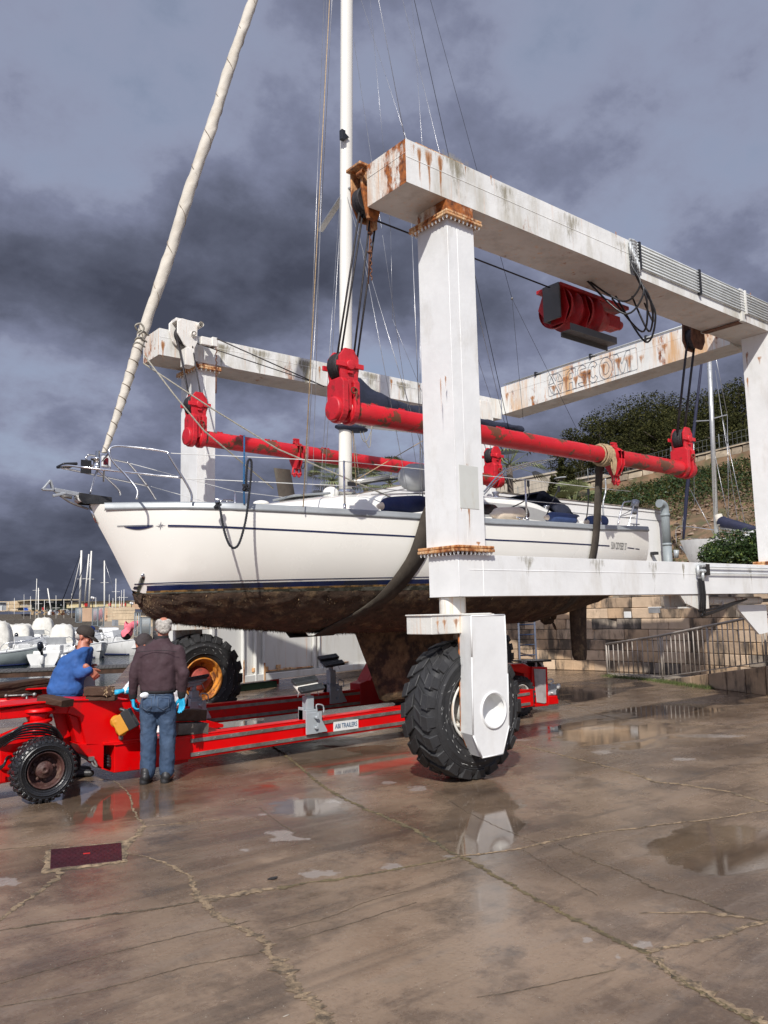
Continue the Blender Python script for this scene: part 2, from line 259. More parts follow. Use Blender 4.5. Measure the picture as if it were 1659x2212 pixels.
# ---------------------------------------------------------------- mesh helpers
class MB:
    def __init__(s): s.v=[]; s.f=[]; s.m=[]; s.sm=[]
    def add(s,vs,fs,mi=0,smooth=False):
        o=len(s.v); s.v+= [tuple(q) for q in vs]; s.f+=[tuple(i+o for i in f) for f in fs]; s.m+=[mi]*len(fs); s.sm+=[smooth]*len(fs); return s
    def box(s,a,b,mi=0,M=None):
        x0,y0,z0=a; x1,y1,z1=b
        if x0>x1:x0,x1=x1,x0
        if y0>y1:y0,y1=y1,y0
        if z0>z1:z0,z1=z1,z0
        v=[(x0,y0,z0),(x1,y0,z0),(x1,y1,z0),(x0,y1,z0),(x0,y0,z1),(x1,y0,z1),(x1,y1,z1),(x0,y1,z1)]
        if M: v=[M@Vector(q) for q in v]
        return s.add(v,[(0,3,2,1),(4,5,6,7),(0,1,5,4),(1,2,6,5),(2,3,7,6),(3,0,4,7)],mi)
    def rbox(s,c,size,rotz=0,mi=0,R=None):
        M=Matrix.Translation(c)@(R.to_4x4() if R else Matrix.Rotation(rotz,4,'Z'))
        h=[q/2 for q in size]; return s.box((-h[0],-h[1],-h[2]),h,mi,M)
    def beam(s,a,b,w,h,mi=0,upv=(0,0,1)):
        a=Vector(a);b=Vector(b);d=b-a;l=d.length;d.normalize();u=Vector(upv)
        if abs(d.dot(u))>.98:u=Vector((1,0,0))
        r=d.cross(u).normalized();u=r.cross(d)
        M=Matrix(((d.x,r.x,u.x,a.x),(d.y,r.y,u.y,a.y),(d.z,r.z,u.z,a.z),(0,0,0,1)))
        return s.box((0,-w/2,-h/2),(l,w/2,h/2),mi,M)
    def tube(s,pts,r,n=8,mi=0,cap=True,flat=1.):
        pts=[Vector(p) for p in pts]; k=len(pts); rs=r if isinstance(r,(list,tuple)) else [r]*k
        vs=[];fs=[]; t=(pts[1]-pts[0]).normalized(); u=Vector((0,0,1)) if abs(t.z)<.9 else Vector((1,0,0)); u=(u-t*u.dot(t)).normalized()
        for i,p in enumerate(pts):
            t=((pts[min(i+1,k-1)]-pts[max(i-1,0)])).normalized(); u=(u-t*u.dot(t)); 
            if u.length<1e-4:u=t.orthogonal()
            u.normalize(); w=t.cross(u)
            for j in range(n):
                a=2*math.pi*j/n; vs.append(p+u*math.cos(a)*rs[i]+w*math.sin(a)*rs[i]*flat)
        for i in range(k-1):
            for j in range(n): fs.append((i*n+j,i*n+(j+1)%n,(i+1)*n+(j+1)%n,(i+1)*n+j))
        s.add(vs,fs,mi,True)
        if cap:
            o=len(s.v)-k*n; s.f+=[tuple(o+j for j in range(n))[::-1],tuple(o+(k-1)*n+j for j in range(n))]; s.m+=[mi]*2; s.sm+=[False]*2
        return s
    def prism(s,poly,a,b,ax='y',mi=0):   # poly in the two other axes, extruded a..b along ax
        n=len(poly); mk={'y':lambda p,t:(p[0],t,p[1]),'x':lambda p,t:(t,p[0],p[1]),'z':lambda p,t:(p[0],p[1],t)}[ax]
        vs=[mk(p,a) for p in poly]+[mk(p,b) for p in poly]
        fs=[tuple(range(n)),tuple(range(2*n-1,n-1,-1))]+[(i,i+n,(i+1)%n+n,(i+1)%n) for i in range(n)]
        return s.add(vs,fs,mi)
    def lathe(s,prof,c,ax='z',n=32,mi=0,smooth=True):  # prof: (radius, along)
        vs=[];fs=[];k=len(prof);c=Vector(c)
        for r,t in prof:
            for j in range(n):
                a=2*math.pi*j/n; x,y=r*math.cos(a),r*math.sin(a)
                vs.append(c+Vector({'z':(x,y,t),'y':(x,t,y),'x':(t,x,y)}[ax]))
        for i in range(k-1):
            for j in range(n): fs.append((i*n+j,i*n+(j+1)%n,(i+1)*n+(j+1)%n,(i+1)*n+j))
        return s.add(vs,fs,mi,smooth)
    def sph(s,c,r,n=12,mi=0,M=None):
        rx,ry,rz=(r,r,r) if not isinstance(r,(tuple,list)) else r
        vs=[];fs=[];k=n//2+1
        for i in range(k):
            th=math.pi*i/(k-1)
            for j in range(n):
                a=2*math.pi*j/n; q=Vector((rx*math.sin(th)*math.cos(a),ry*math.sin(th)*math.sin(a),rz*math.cos(th)))
                if M: q=M@q
                vs.append(Vector(c)+q)
        for i in range(k-1):
            for j in range(n): fs.append((i*n+j,(i+1)*n+j,(i+1)*n+(j+1)%n,i*n+(j+1)%n))
        return s.add(vs,fs,mi,True)
    def grid(s,rows,mi=0,smooth=True,close=False):
        k=len(rows);n=len(rows[0]);vs=[q for r in rows for q in r];fs=[]
        for i in range(k-1):
            for j in range(n if close else n-1): fs.append((i*n+j,i*n+(j+1)%n,(i+1)*n+(j+1)%n,(i+1)*n+j))
        return s.add(vs,fs,mi,smooth)
    def build(s,name,mat_,parent=None,bevel=0,fix=True,seg=2,loc=None):
        root=parent
        while root is not None and root.parent: root=root.parent
        L0=Vector(loc) if loc is not None else (Vector(root.location) if root else Vector((0,0,0)))
        me=bpy.data.meshes.new(name); me.from_pydata([(q[0]-L0[0],q[1]-L0[1],q[2]-L0[2]) for q in s.v],[],s.f)
        for mm in (mat_ if isinstance(mat_,(list,tuple)) else [mat_]): me.materials.append(MATS[mm] if isinstance(mm,str) else mm)
        me.polygons.foreach_set('material_index',s.m); me.polygons.foreach_set('use_smooth',s.sm)
        if fix:
            b=bmesh.new(); b.from_mesh(me); bmesh.ops.recalc_face_normals(b,faces=b.faces); b.to_mesh(me); b.free()
        o=bpy.data.objects.new(name,me); COL.objects.link(o)
        if parent is not None: o.parent=parent
        elif loc is not None: o.location=loc
        if bevel:
            bv=o.modifiers.new('bevel','BEVEL'); bv.width=bevel; bv.segments=seg; bv.limit_method='ANGLE'; bv.angle_limit=math.radians(40)
        return o
def thing(name,label,cat,loc=(0,0,0),group=None,rz=0):
    o=bpy.data.objects.new(name,None); COL.objects.link(o); o.location=loc; o.rotation_euler.z=rz; o['label']=label;o['category']=cat; o.empty_display_size=.2
    if group:o['group']=group
    return o
def tag(o,label,cat,group=None):
    o['label']=label;o['category']=cat
    if group:o['group']=group
    return o
def struct(o,kind='structure'): o['kind']=kind; return o
def copy_tree(o,parent=None,**k):
    c=o.copy(); COL.objects.link(c); c.parent=parent
    for ch in o.children: copy_tree(ch,c)
    for a,v in k.items():
        if a in('loc',): c.location=v
        elif a=='rz': c.rotation_euler.z=v
        elif a=='scale': c.scale=v
        else: c[a]=v
    return c
def catmull(pts,k=6):
    pts=[Vector(p) for p in pts]; out=[]
    for i in range(len(pts)-1):
        p0=pts[max(i-1,0)];p1=pts[i];p2=pts[i+1];p3=pts[min(i+2,len(pts)-1)]
        for j in range(k):
            t=j/k; out.append(.5*((2*p1)+(p2-p0)*t+(2*p0-5*p1+4*p2-p3)*t*t+(3*p1-p0-3*p2+p3)*t**3))
    out.append(pts[-1]); return out
def lerp(x,tab):
    if x<=tab[0][0]:return tab[0][1]
    for (a,b),(c,d) in zip(tab,tab[1:]):
        if x<=c: return b+(d-b)*(x-a)/(c-a)
    return tab[-1][1]
def fbm(x,y,z=0,o=4):
    return mnoise.fractal(Vector((x,y,z)),.5,2.,o)

# ---------------------------------------------------------------- wheel with lugs (axis along y)
def wheel(parent,c,R,w,rr,nl,tm='tyre',rm='rim white',hm='rim white',lug=.05,rz=0,style='earth',scuff=0,hubr=.4,side=-1):
    e=bpy.data.objects.new('wheel',None); COL.objects.link(e); e.parent=parent; e.location=Vector(c)-Vector(parent.location); e.rotation_euler.z=rz
    o=(0,0,0); h=w/2; Rb=R-lug
    t=MB(); prof=[(rr*1.0,-h*.62),(rr*1.03,-h*.72),(rr*1.12,-h*.86),(rr+(Rb-rr)*.32,-h*.99),(rr+(Rb-rr)*.55,-h*1.0),(rr+(Rb-rr)*.56,-h*1.012),(rr+(Rb-rr)*.59,-h*1.012),(rr+(Rb-rr)*.60,-h*.995),(rr+(Rb-rr)*.80,-h*.93),(rr+(Rb-rr)*.93,-h*.84),(Rb,-h*.70),(Rb+.006,-h*.3),(Rb+.008,0)]
    prof+=[(a,-b) for a,b in prof[-2::-1]]
    t.lathe(prof,o,'y',72)
    # raised rings moulded into the sidewall
    for q in (.24,.44,.70,.76):
        rc=rr+(Rb-rr)*q
        for sgn in(-1,1): t.lathe([(rc-.006,sgn*h*.95),(rc,sgn*h*(1.012 if q<.6 else .985)),(rc+.006,sgn*h*.95)],o,'y',72)
    def blk(a0,a1,y0,y1,sk,r1,y2=None,taper=.0):
        vs=[]
        for rad,sh in((Rb-.03,0),(r1,.006)):
            for a,y in((a0+sh,y0),(a1-sh,y0),(a1-sh+sk,y1),(a0+sh+sk,y1)):
                rq=rad if abs(y)<h*.8 else rad-(abs(y)-h*.8)*.55
                vs.append((rq*math.cos(a),y,rq*math.sin(a)))
        t.add(vs,[(0,3,2,1),(4,5,6,7),(0,1,5,4),(1,2,6,5),(2,3,7,6),(3,0,4,7)])
    t.build('tyre',tm,e,loc=o)
    t=MB(); st=2*math.pi/nl
    for i in range(nl):
        a=i*st
        for sg in(-1,1):
            of=a+(st*.5 if sg>0 else 0)
            if style=='earth':
                blk(of,of+st*.68,sg*.01,sg*h*.52,st*.40,R); blk(of+st*.44,of+st*1.18,sg*h*.52,sg*h*.88,st*.10,R); 
                # shoulder lug running down the sidewall
                vs=[]
                for (rad,yy) in ((R-.005,h*.86),(rr+(Rb-rr)*.80,h*1.00),(rr+(Rb-rr)*.78,h*.90),(Rb-.03,h*.80)):
                    for aa in(of+st*.56,of+st*1.14): vs.append((rad*math.cos(aa),sg*yy,rad*math.sin(aa)))
                t.add(vs,[(0,1,3,2),(2,3,5,4),(4,5,7,6),(6,7,1,0),(0,2,4,6),(1,7,5,3)])
            else:
                blk(of,of+st*.62,sg*.012,sg*h*.40,st*.2,R); blk(of+st*.3,of+st*.86,sg*h*.46,sg*h*.95,st*.1,R)
                vs=[]
                for (rad,yy) in ((R-.004,h*.9),(rr+(Rb-rr)*.84,h*1.02),(rr+(Rb-rr)*.83,h*.90),(Rb-.02,h*.80)):
                    for aa in(of+st*.42,of+st*.94): vs.append((rad*math.cos(aa),sg*yy,rad*math.sin(aa)))
                t.add(vs,[(0,1,3,2),(2,3,5,4),(4,5,7,6),(6,7,1,0),(0,2,4,6),(1,7,5,3)])
    t.build('tread',tm,e,loc=o,bevel=.006,seg=1)
    t=MB()
    s=side
    t.lathe([(rr*.99,s*h*.70),(rr*1.045,s*h*.82),(rr*1.03,s*h*.88),(rr*.97,s*h*.86),(rr*.93,s*h*.66),(rr*.92,s*h*.5),(rr*.86,s*h*.42),(rr*.82,s*h*.12),(rr*.74,s*h*.02),(rr*.5,s*h*.0),(.01,0)],o,'y',48)
    t.lathe([(rr*.9,-s*h*.6),(rr*.8,-s*h*.2),(.01,-s*h*.1)],o,'y',32)
    t.build('rim',rm,e,loc=o)
    t=MB(); hr=rr*hubr
    t.lathe([(hr*1.12,s*0.0),(hr*1.12,s*h*.16),(hr,s*h*.2),(hr*.96,s*h*.5),(hr*.86,s*h*.56),(hr*.45,s*h*.56),(hr*.42,s*h*.64),(hr*.2,s*h*.64),(hr*.18,s*h*.60),(.005,s*h*.60)],o,'y',32)
    for i in range(8):
        a=i*math.pi/4+.2; cx,cz=rr*.60*math.cos(a),rr*.60*math.sin(a); t.lathe([(.02,0),(.02,s*h*.17),(.012,s*h*.22),(.001,s*h*.22)],(cx,0,cz),'y',6,smooth=False)
    t.build('hub',hm,e,loc=o)
    if scuff:
        t=MB(); r=random.Random(3)
        for i in range(scuff):
            a=r.uniform(0,6.28); rad=rr+(Rb-rr)*r.uniform(.12,.72); l=r.uniform(.004,.03); b=a+r.uniform(1.0,1.7); wd=r.uniform(.0012,.0028)
            cx,cz=rad*math.cos(a),rad*math.sin(a); dx,dz=math.cos(b)*l,math.sin(b)*l; nx,nz=-math.sin(b)*wd,math.cos(b)*wd; y=side*(h*1.016)
            t.add([(cx-dx,y,cz-dz),(cx+nx,y,cz+nz),(cx+dx,y,cz+dz),(cx-nx,y,cz-nz)],[(0,1,2,3)])
        t.build('scuff_mark','sidewall scuffs',e,loc=o,fix=False)
    return e
# ---------------------------------------------------------------- travel lift
def flange(root,x0,y0,x1,y1,z,mt='rusty flange',n=(9,11),below=True):
    f=MB(); f.box((x0,y0,z),(x1,y1,z+.032)); f.box((x0+.004,y0+.004,z+.036),(x1-.004,y1-.004,z+.066)); F=f.build('flange',mt,root,bevel=.005,seg=1)
    pts=[]
    for i in range(n[0]): 
        q=x0+.03+(x1-x0-.06)*i/(n[0]-1); pts+=[(q,y0+.03),(q,y1-.03)]
    for j in range(1,n[1]-1):
        q=y0+.03+(y1-y0-.06)*j/(n[1]-1); pts+=[(x0+.03,q),(x1-.03,q)]
    me=None
    for p in pts:
        if me is None:
            b=MB(); b.lathe([(.001,-.034),(.006,-.034),(.0065,-.022),(.013,-.022),(.013,0),(.001,0)],(0,0,0),'z',6,smooth=False); B=b.build('bolt','lift white paint',None); me=B.data
        else: B=bpy.data.objects.new('bolt',me); COL.objects.link(B)
        B.parent=F; B.location=(p[0]-root.location.x,p[1]-root.location.y,z-root.location.z)
def weld(m,a,b,r=.006): m.tube([a,b],r,6)
def lift():
    root=thing('travel_lift','huge white rust-streaked boat hoist gantry on big tyres straddling the lifted yacht','boat hoist',(6.25,6.4,0))
    X0,X1,Y0,Y1=6.04,6.455,6.17,6.666
    def leg(x0,x1,y0,y1,z0,z1,seamside=-1):
        m=MB(); m.box((x0,y0,z0),(x1,y1,z1)); ys=y0 if seamside<0 else y1
        weld(m,(x0+.15,ys,z0),(x0+.15,ys,z1),.0035); weld(m,(x0+.003,y0+.003,z0),(x0+.003,y0+.003,z1),.006)
        return m.build('leg','lift white paint',root,bevel=.012)
    leg(X0,X1,Y0,Y1,2.466,6.13)
    leg(X0+7.56,X1+7.6,Y0,Y1,2.466,6.36)
    leg(6.04,6.37,12.3,12.93,2.466,5.93)
    leg(12.96,13.28,12.3,12.93,2.466,6.05)
    # patch plate on the near leg
    m=MB(); a=P(990.5,1003,y=Y0);b=P(1036.5,1101,y=Y0); m.box((a.x,Y0-.004,b.z),(b.x-.01,Y0,a.z)); m.build('patch_plate','patch',root,bevel=.002,seg=1)
    m=MB(); m.box((X0,Y0,6.2),(X1,Y1,6.358)); m.build('leg_stub','rusty end paint',root)
    m=MB(); m.box((6.04,12.3,6.0),(6.37,12.93,6.048)); m.build('leg_stub','rusty end paint',root)
    flange(root,X0-.075,Y0-.075,X1+.075,Y1+.075,6.132)
    flange(root,X0-.075,Y0-.075,X1+.075,Y1+.075,2.40)
    flange(root,5.97,12.22,6.45,13.0,5.932,n=(6,8))
    flange(root,13.53,Y0-.075,14.13,Y1+.075,2.40)
    # top beams
    def beamx(name,x0,x1,y0,y1,z0,z1,mt,seam=None):
        m=MB(); m.box((x0,y0,z0),(x1,y1,z1))
        if seam: 
            for s in seam: weld(m,s[0],s[1],.005)
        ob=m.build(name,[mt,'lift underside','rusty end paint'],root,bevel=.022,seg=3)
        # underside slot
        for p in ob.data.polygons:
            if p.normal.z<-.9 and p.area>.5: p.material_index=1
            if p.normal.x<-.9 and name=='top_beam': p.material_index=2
        return ob
    beamx('top_beam',5.455,16.4,6.17,6.852,6.36,6.86,'lift white weathered',[((5.46,6.17,6.655),(16,6.17,6.655)),((5.455,6.18,6.7),(5.455,6.84,6.7))])
    beamx('top_beam',5.35,13.56,12.3,12.95,6.052,6.505,'lift white weathered',[((5.36,12.3,6.36),(13,12.3,6.36))])
    beamx('lower_beam',6.04,16.4,6.17,6.64,1.925,2.372,'lift white paint',[((6.2,6.17,2.21),(16,6.17,2.21)),((6.41,6.17,1.93),(6.41,6.17,2.37)),((6.04,6.17,1.93),(6.04,6.17,2.37))])
    beamx('lower_beam',6.04,14.2,12.3,12.8,1.925,2.372,'lift white paint')
    # raised cover plate on the top of the near beam with rust below its edge
    m=MB(); m.box((5.62,6.185,6.862),(6.35,6.84,6.885)); m.build('cover_plate','rusty flange',root,bevel=.004,seg=1)
    # rear cross beam, seen between the two side frames
    cx=13.58
    m=MB(); 
    zt0,zt1,zb0,zb1=6.885,6.80,6.32,6.16
    v=[(cx,6.86,zb0),(cx,12.3,zb1),(cx,12.3,zt1),(cx,6.86,zt0),(cx+.6,6.86,zb0),(cx+.6,12.3,zb1),(cx+.6,12.3,zt1),(cx+.6,6.86,zt0)]
    m.add(v,[(0,1,2,3),(7,6,5,4),(0,4,5,1),(3,2,6,7),(0,3,7,4),(1,5,6,2)])
    weld(m,(cx,6.9,6.72),(cx,12.2,6.62),.004)
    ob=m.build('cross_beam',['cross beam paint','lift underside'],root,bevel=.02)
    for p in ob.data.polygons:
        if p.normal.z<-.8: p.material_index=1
    # pipes along the cross beam's top
    pm=MB()
    for i in range(4): pm.tube([(cx-.01+i*.05,6.95,6.93+.01*i),(cx-.01+i*.05,12.2,6.845+.01*i)],.011,6)
    pm.build('pipe_run','galv light',root)
    for t in (.12,.3,.55,.83):
        y=6.95+t*5.2; z=6.93-t*.085; m=MB(); m.box((cx-.03,y-.02,z-.05),(cx+.2,y+.02,z+.045)); m.build('pipe_clamp','black plastic',root)
    # raised outline lettering welded on the cross beam
    def ytop(y): return zt0+(zt1-zt0)*(y-6.86)/(12.3-6.86)
    def ybot(y): return zb0+(zb1-zb0)*(y-6.86)/(12.3-6.86)
    a=P(1185,825,x=cx); b=P(1376,775,x=cx); yL,yR=a.y,b.y      # yL > yR : reads left to right towards -y
    Wd=yL-yR
    def lp(u,v):   # u 0..1 along text, v 0..1 up
        y=yL-u*Wd; z0=ybot(y)+.075; z1=ytop(y)-.075; return (cx-.005,y,z0+(z1-z0)*v)
    lm=MB()
    def stroke(pts,close=True,r=.0042):
        pts=[lp(*q) for q in pts]; 
        if close: pts=pts+[pts[0]]
        for p,q in zip(pts,pts[1:]): lm.tube([p,q],r,5,cap=False)
    def ell(cu,cv,ru,rv,a0=0,a1=360,n=28): return [(cu+ru*math.cos(math.radians(a0+(a1-a0)*i/n)),cv+rv*math.sin(math.radians(a0+(a1-a0)*i/n))) for i in range(n+1)]
    # six-armed emblem
    cu,cv=.09,.5
    for k in range(6):
        a=math.radians(60*k+30); 
        def pt(ang,r): return (cu+.088*r*math.cos(ang),cv+.5*r*math.sin(ang))
        d=math.radians(25)
        stroke([pt(a-d,1),pt(a+d,1),pt(a+d*.7,.55),pt(a,.28),pt(a-d*.7,.55)],r=.004)
    stroke(ell(.02,.10,.025,.1,180,270,6)+ell(.985,.10,.02,.1,270,360,6)+ell(.985,.90,.02,.1,0,90,6)+ell(.02,.90,.025,.1,90,180,6),r=.003)
    # A S C O M as double outlines
    stroke([(.215,.02),(.215,.62),(.235,.84),(.275,.95),(.33,.95),(.33,.02),(.29,.02),(.29,.34),(.25,.34),(.25,.02)]); stroke([(.25,.52),(.29,.52),(.29,.78),(.262,.76),(.25,.62)])
    stroke(ell(.405,.70,.052,.27,20,270,12)+[(.42,.43)]+ell(.405,.30,.022,.12,90,-110,8)+ell(.405,.30,.055,.29,-160,20,10)+[(.455,.5)]+ell(.405,.70,.02,.10,-90,-300,8))
    stroke(ell(.53,.5,.062,.48,40,320,22)+ell(.53,.5,.028,.27,-40,-320,18))
    stroke(ell(.67,.5,.072,.49,0,360,32)); stroke(ell(.67,.5,.036,.28,0,360,24))
    stroke([(.765,.02),(.765,.97),(.80,.97),(.845,.45),(.895,.97),(.935,.97),(.935,.02),(.90,.02),(.90,.60),(.858,.05),(.835,.05),(.80,.60),(.80,.02)])
    lm.build('lettering','ink grey',root,fix=False)
    # rust runs welded holes on the cross beam panel (flat stains)
    # near front sheave head, inside end of near top beam
    m=MB(); m.prism([(5.42,6.62),(5.42,6.86),(5.5,6.92),(5.72,6.9),(5.72,6.5),(5.64,6.26),(5.5,6.26)],6.9,6.94); m.prism([(5.42,6.5),(5.42,6.86),(5.5,6.92),(5.70,6.9),(5.70,6.5),(5.64,6.30),(5.52,6.30)],7.10,7.13)
    m.box((5.36,6.86,6.86),(5.72,7.13,6.90)); m.box((5.62,7.0,6.22),(5.72,7.1,6.5)); m.lathe([(.035,-.0),(.035,.12),(.001,.12)],(5.40,6.83,6.76),'y',16)
    m.build('sheave_bracket','rusty head',root,bevel=.008,seg=1)
    m=MB(); m.lathe([(.05,6.96),(.15,6.96),(.17,6.955),(.155,6.975),(.155,6.99),(.17,7.01),(.155,7.03),(.155,7.04),(.17,7.065),(.15,7.09),(.05,7.09)],(5.56,0,6.52),'y',36); m.build('sheave','cable',root)
    # far front sheave head on near face of the far beam
    a=P(365,690,y=12.25)
    m=MB(); m.prism([(5.56,6.40),(5.56,6.60),(5.64,6.66),(5.92,6.64),(5.92,6.3),(5.86,6.17),(5.78,6.15),(5.68,6.22)],12.06,12.09); m.prism([(5.50,6.46),(5.50,6.60),(5.58,6.68),(5.72,6.66),(5.64,6.24),(5.56,6.3)],12.24,12.28)
    m.box((5.68,12.0,5.86),(5.84,12.2,6.16)); m.box((5.54,12.08,6.60),(5.94,12.28,6.66)); m.lathe([(.05,12.02),(.05,12.08)],(5.84,0,6.42),'y',20); m.lathe([(.001,12.0),(.025,12.0),(.025,12.04)],(5.84,0,6.42),'y',12)
    m.box((5.98,12.04,6.28),(6.24,12.12,6.42)); m.rbox((6.22,12.08,6.36),(.1,.12,.16)); m.lathe([(.045,11.98),(.05,12.2)],(5.95,0,6.60),'y',14)
    m.build('sheave_bracket','far bracket',root,bevel=.008,seg=1)
    m=MB(); m.lathe([(.05,12.12),(.15,12.12),(.17,12.13),(.16,12.15),(.17,12.18),(.05,12.2)],(5.72,0,6.4),'y',30); m.build('sheave','cable',root)
    # rear sheave heads
    for c,pts in(((12.55,6.95,6.25),'dark rust'),((12.75,12.1,6.0),'far bracket')):
        m=MB(); m.prism([(c[0]-.2,c[2]-.05),(c[0]-.16,c[2]+.3),(c[0]+.2,c[2]+.3),(c[0]+.2,c[2]-.05),(c[0]+.1,c[2]-.2),(c[0]-.1,c[2]-.2)],c[1]-.08,c[1]-.04); m.prism([(c[0]-.2,c[2]-.05),(c[0]-.16,c[2]+.3),(c[0]+.2,c[2]+.3),(c[0]+.2,c[2]-.05),(c[0]+.1,c[2]-.2),(c[0]-.1,c[2]-.2)],c[1]+.08,c[1]+.12)
        m.build('sheave_bracket',pts,root,bevel=.006,seg=1)
        m=MB(); m.lathe([(.04,-.06),(.15,-.06),(.17,-.05),(.155,0),(.17,.05),(.04,.06)],(c[0],c[1]+.03,c[2]),'y',28); m.build('sheave','cable',root)
    # joint collar with rust below the near beam towards the rear
    a=P(1620,650,y=6.1)
    m=MB(); m.box((12.62,6.14,6.335),(12.72,6.9,6.885)); m.build('joint_collar','lift white weathered',root,bevel=.006); m=MB(); m.box((12.60,6.2,6.33),(12.74,6.84,6.345)); m.build('joint_collar','dark rust',root)
    # hoist cables
    def cab(a,b,r=.012): 
        m=MB(); m.tube([a,b],r,8); return m.build('hoist_cable','cable',root)
    for a_,b_ in(((779,440),(729,765)),((786,445),(737,762)),((799,475),(764,770)),((813,470),(772,772))): cab(P(*a_,y=7.02),P(*b_,y=7.25))
    for dx,dy in((-.14,0),(-.10,.05),(.12,0)): cab((5.72+dx,12.13+dy,6.35),(5.66+dx*.8,11.55+dy,5.1))
    for dx,dy in((-.13,0),(-.08,.05),(.10,0),(.15,.05)): cab((12.55+dx,6.98+dy,6.3),(12.48+dx*.9,7.27+dy,4.62))
    for dx,dy in((-.1,0),(-.05,.06),(.1,0)): cab((12.75+dx,12.12+dy,6.0),(12.6+dx*.6,11.5+dy,5.1))
    cab((5.75,7.05,6.36),(8.85,7.02,6.28),.011); cab((6.25,12.02,6.42),P(700,835,y=12.0),.011); cab(P(420,740,y=12.1),P(690,830,y=12.1),.009)
    # chain beside near hoist cables
    m=MB()
    for i in range(14):
        z=6.2-i*.045; m.tube(catmull([(5.62,7.02,z+.028),(5.62+(.014 if i%2 else 0),7.02+(0 if i%2 else .014),z),(5.62,7.02,z-.028)],3),.008,5)
    m.tube([(5.62,7.02,6.22),(5.60,7.05,5.55)],.008,6); m.lathe([(.001,.02),(.03,.01),(.03,-.01),(.001,-.02)],(5.62,7.02,6.16),'z',10); m.lathe([(.001,.02),(.028,.01),(.028,-.01),(.001,-.02)],(5.615,7.03,5.93),'z',10)
    m.build('safety_chain','dark rust',root)
    m=MB()
    for i in range(11): m.tube(catmull([(6.22,11.98,6.26-i*.05),(6.22+(.014 if i%2 else 0),11.98+(0 if i%2 else .014),6.235-i*.05),(6.22,11.98,6.21-i*.05)],3),.010,5)
    m.tube([(6.22,11.98,5.72),(6.2,11.95,5.45)],.014,6); m.build('safety_chain','dark rust',root)
    # winch under the near beam
    Q=lambda px,py,y=7.0:P(px,py,y=y)
    WX=9.12; m=MB(); m.box((WX-.19,6.92,5.84),(WX-.16,7.22,6.355)); m.box((WX-.16,7.19,5.84),(WX+.05,7.22,6.355)); m.build('winch_plate','grey plate',root,bevel=.004,seg=1)
    m=MB(); m.box((8.97,6.78,5.62),(10.05,6.96,5.632)); m.box((8.97,6.78,5.632),(10.05,6.792,5.72)); m.box((8.97,6.948,5.56),(10.05,6.96,5.62)); m.box((10.01,6.792,5.632),(10.05,6.80,5.70)); m.build('winch_tray','grey plate',root)
    m=MB()
    for k,xc in enumerate((9.1,9.58)):
        m.lathe([(.30,-.03),(.30,.02),(.17,.05),(.17,.2),(.30,.22),(.30,.25),(.25,.26),(.23,.36),(.21,.38),(.19,.47),(.16,.5),(.14,.62),(.001,.64)],(xc,7.12,6.06+.02*k),'x',28)
        for j in range(7):   # cable turns
            m.lathe([(.17,.06+j*.022),(.187,.071+j*.022),(.17,.082+j*.022)],(xc,7.12,6.06+.02*k),'x',24)
        m.prism([(6.95,6.36),(7.3,6.36),(7.38,6.1),(7.25,5.84),(7.0,5.80),(6.9,6.0)],xc+.29,xc+.315,'x')
        m.prism([(6.95,6.36),(7.3,6.36),(7.42,6.1),(7.2,5.80),(6.95,5.80),(6.86,6.0)],xc-.045,xc-.025,'x')
    m.box((10.2,7.0,6.0),(10.5,7.2,6.2)); m.lathe([(.12,0),(.12,.3),(.09,.34),(.07,.55),(.001,.56)],(10.1,7.12,6.12),'x',20)
    m.box((8.95,6.9,6.3),(10.6,7.35,6.356)); m.build('winch_drum','winch red',root,bevel=.006,seg=1)
    m=MB(); a=Q(1285,612,6.75); m.rbox(a,(.28,.14,.12)); m.lathe([(.05,-.2),(.05,-.12)],a,'x',12); b=Q(1385,648,6.75); m.rbox(b,(.22,.14,.13)); m.rbox(b+Vector((.16,0,-.01)),(.1,.08,.06)); m.build('valve_block','spreader red plain',root,bevel=.006,seg=1)
    m=MB(); m.rbox(a+Vector((.05,-.08,0)),(.12,.04,.07)); m.rbox(a+Vector((-.1,-.06,-.1)),(.08,.03,.03)); m.rbox(b+Vector((.25,0,-.02)),(.1,.04,.04)); m.build('valve_fitting','galv light',root)
    # pipes on the outer face of the near top beam
    xs=P(1386,545,y=6.1).x
    for i in range(8):
        z=6.84-i*.046; m=MB(); m.tube([(xs-.1,6.145,z),(16.4,6.145,z)],.0135,8); m.build('hydraulic_pipe','galv light',root)
    for xq in (xs,11.35,12.75,14.1):
        m=MB(); m.box((xq-.02,6.115,6.47),(xq+.02,6.168,6.87)); m.build('pipe_clamp','black plastic' if xq<12.7 else 'lift white weathered',root)
    m=MB()
    for i in range(8):
        z=6.84-i*.046; m.lathe([(.001,-.16),(.02,-.16),(.02,-.1),(.026,-.1),(.026,-.05),(.018,-.05),(.018,0)],(xs-.08,6.125,z),'x',6,smooth=False)
    for j in range(6): m.tube([(xs-.24+j*.035,6.12,6.8-j*.05),(xs-.24+j*.035,6.115,6.62-j*.045)],.019,8)
    m.build('pipe_fitting','galv light',root)
    ends=[P(1262,600,y=6.75),P(1265,603,y=6.7),P(1322,645,y=6.8),P(1392,655,y=6.6),P(1365,640,y=6.6),P(1330,640,y=6.7)]
    for j in range(6):
        s=Vector((xs-.24+j*.035,6.115,6.6-j*.045)); e=ends[j]; d=Vector((s.x+.03*j,6.0,s.z-.45-.06*(j%3)))
        mid=Vector(((d.x+e.x)/2+.05,6.25,min(d.z,e.z)-.18-.07*(j%3))); m=MB(); m.tube(catmull([s,s+Vector((0,0,-.15)),d,mid,e],8),.014,7); m.build('hydraulic_hose','hose black',root)
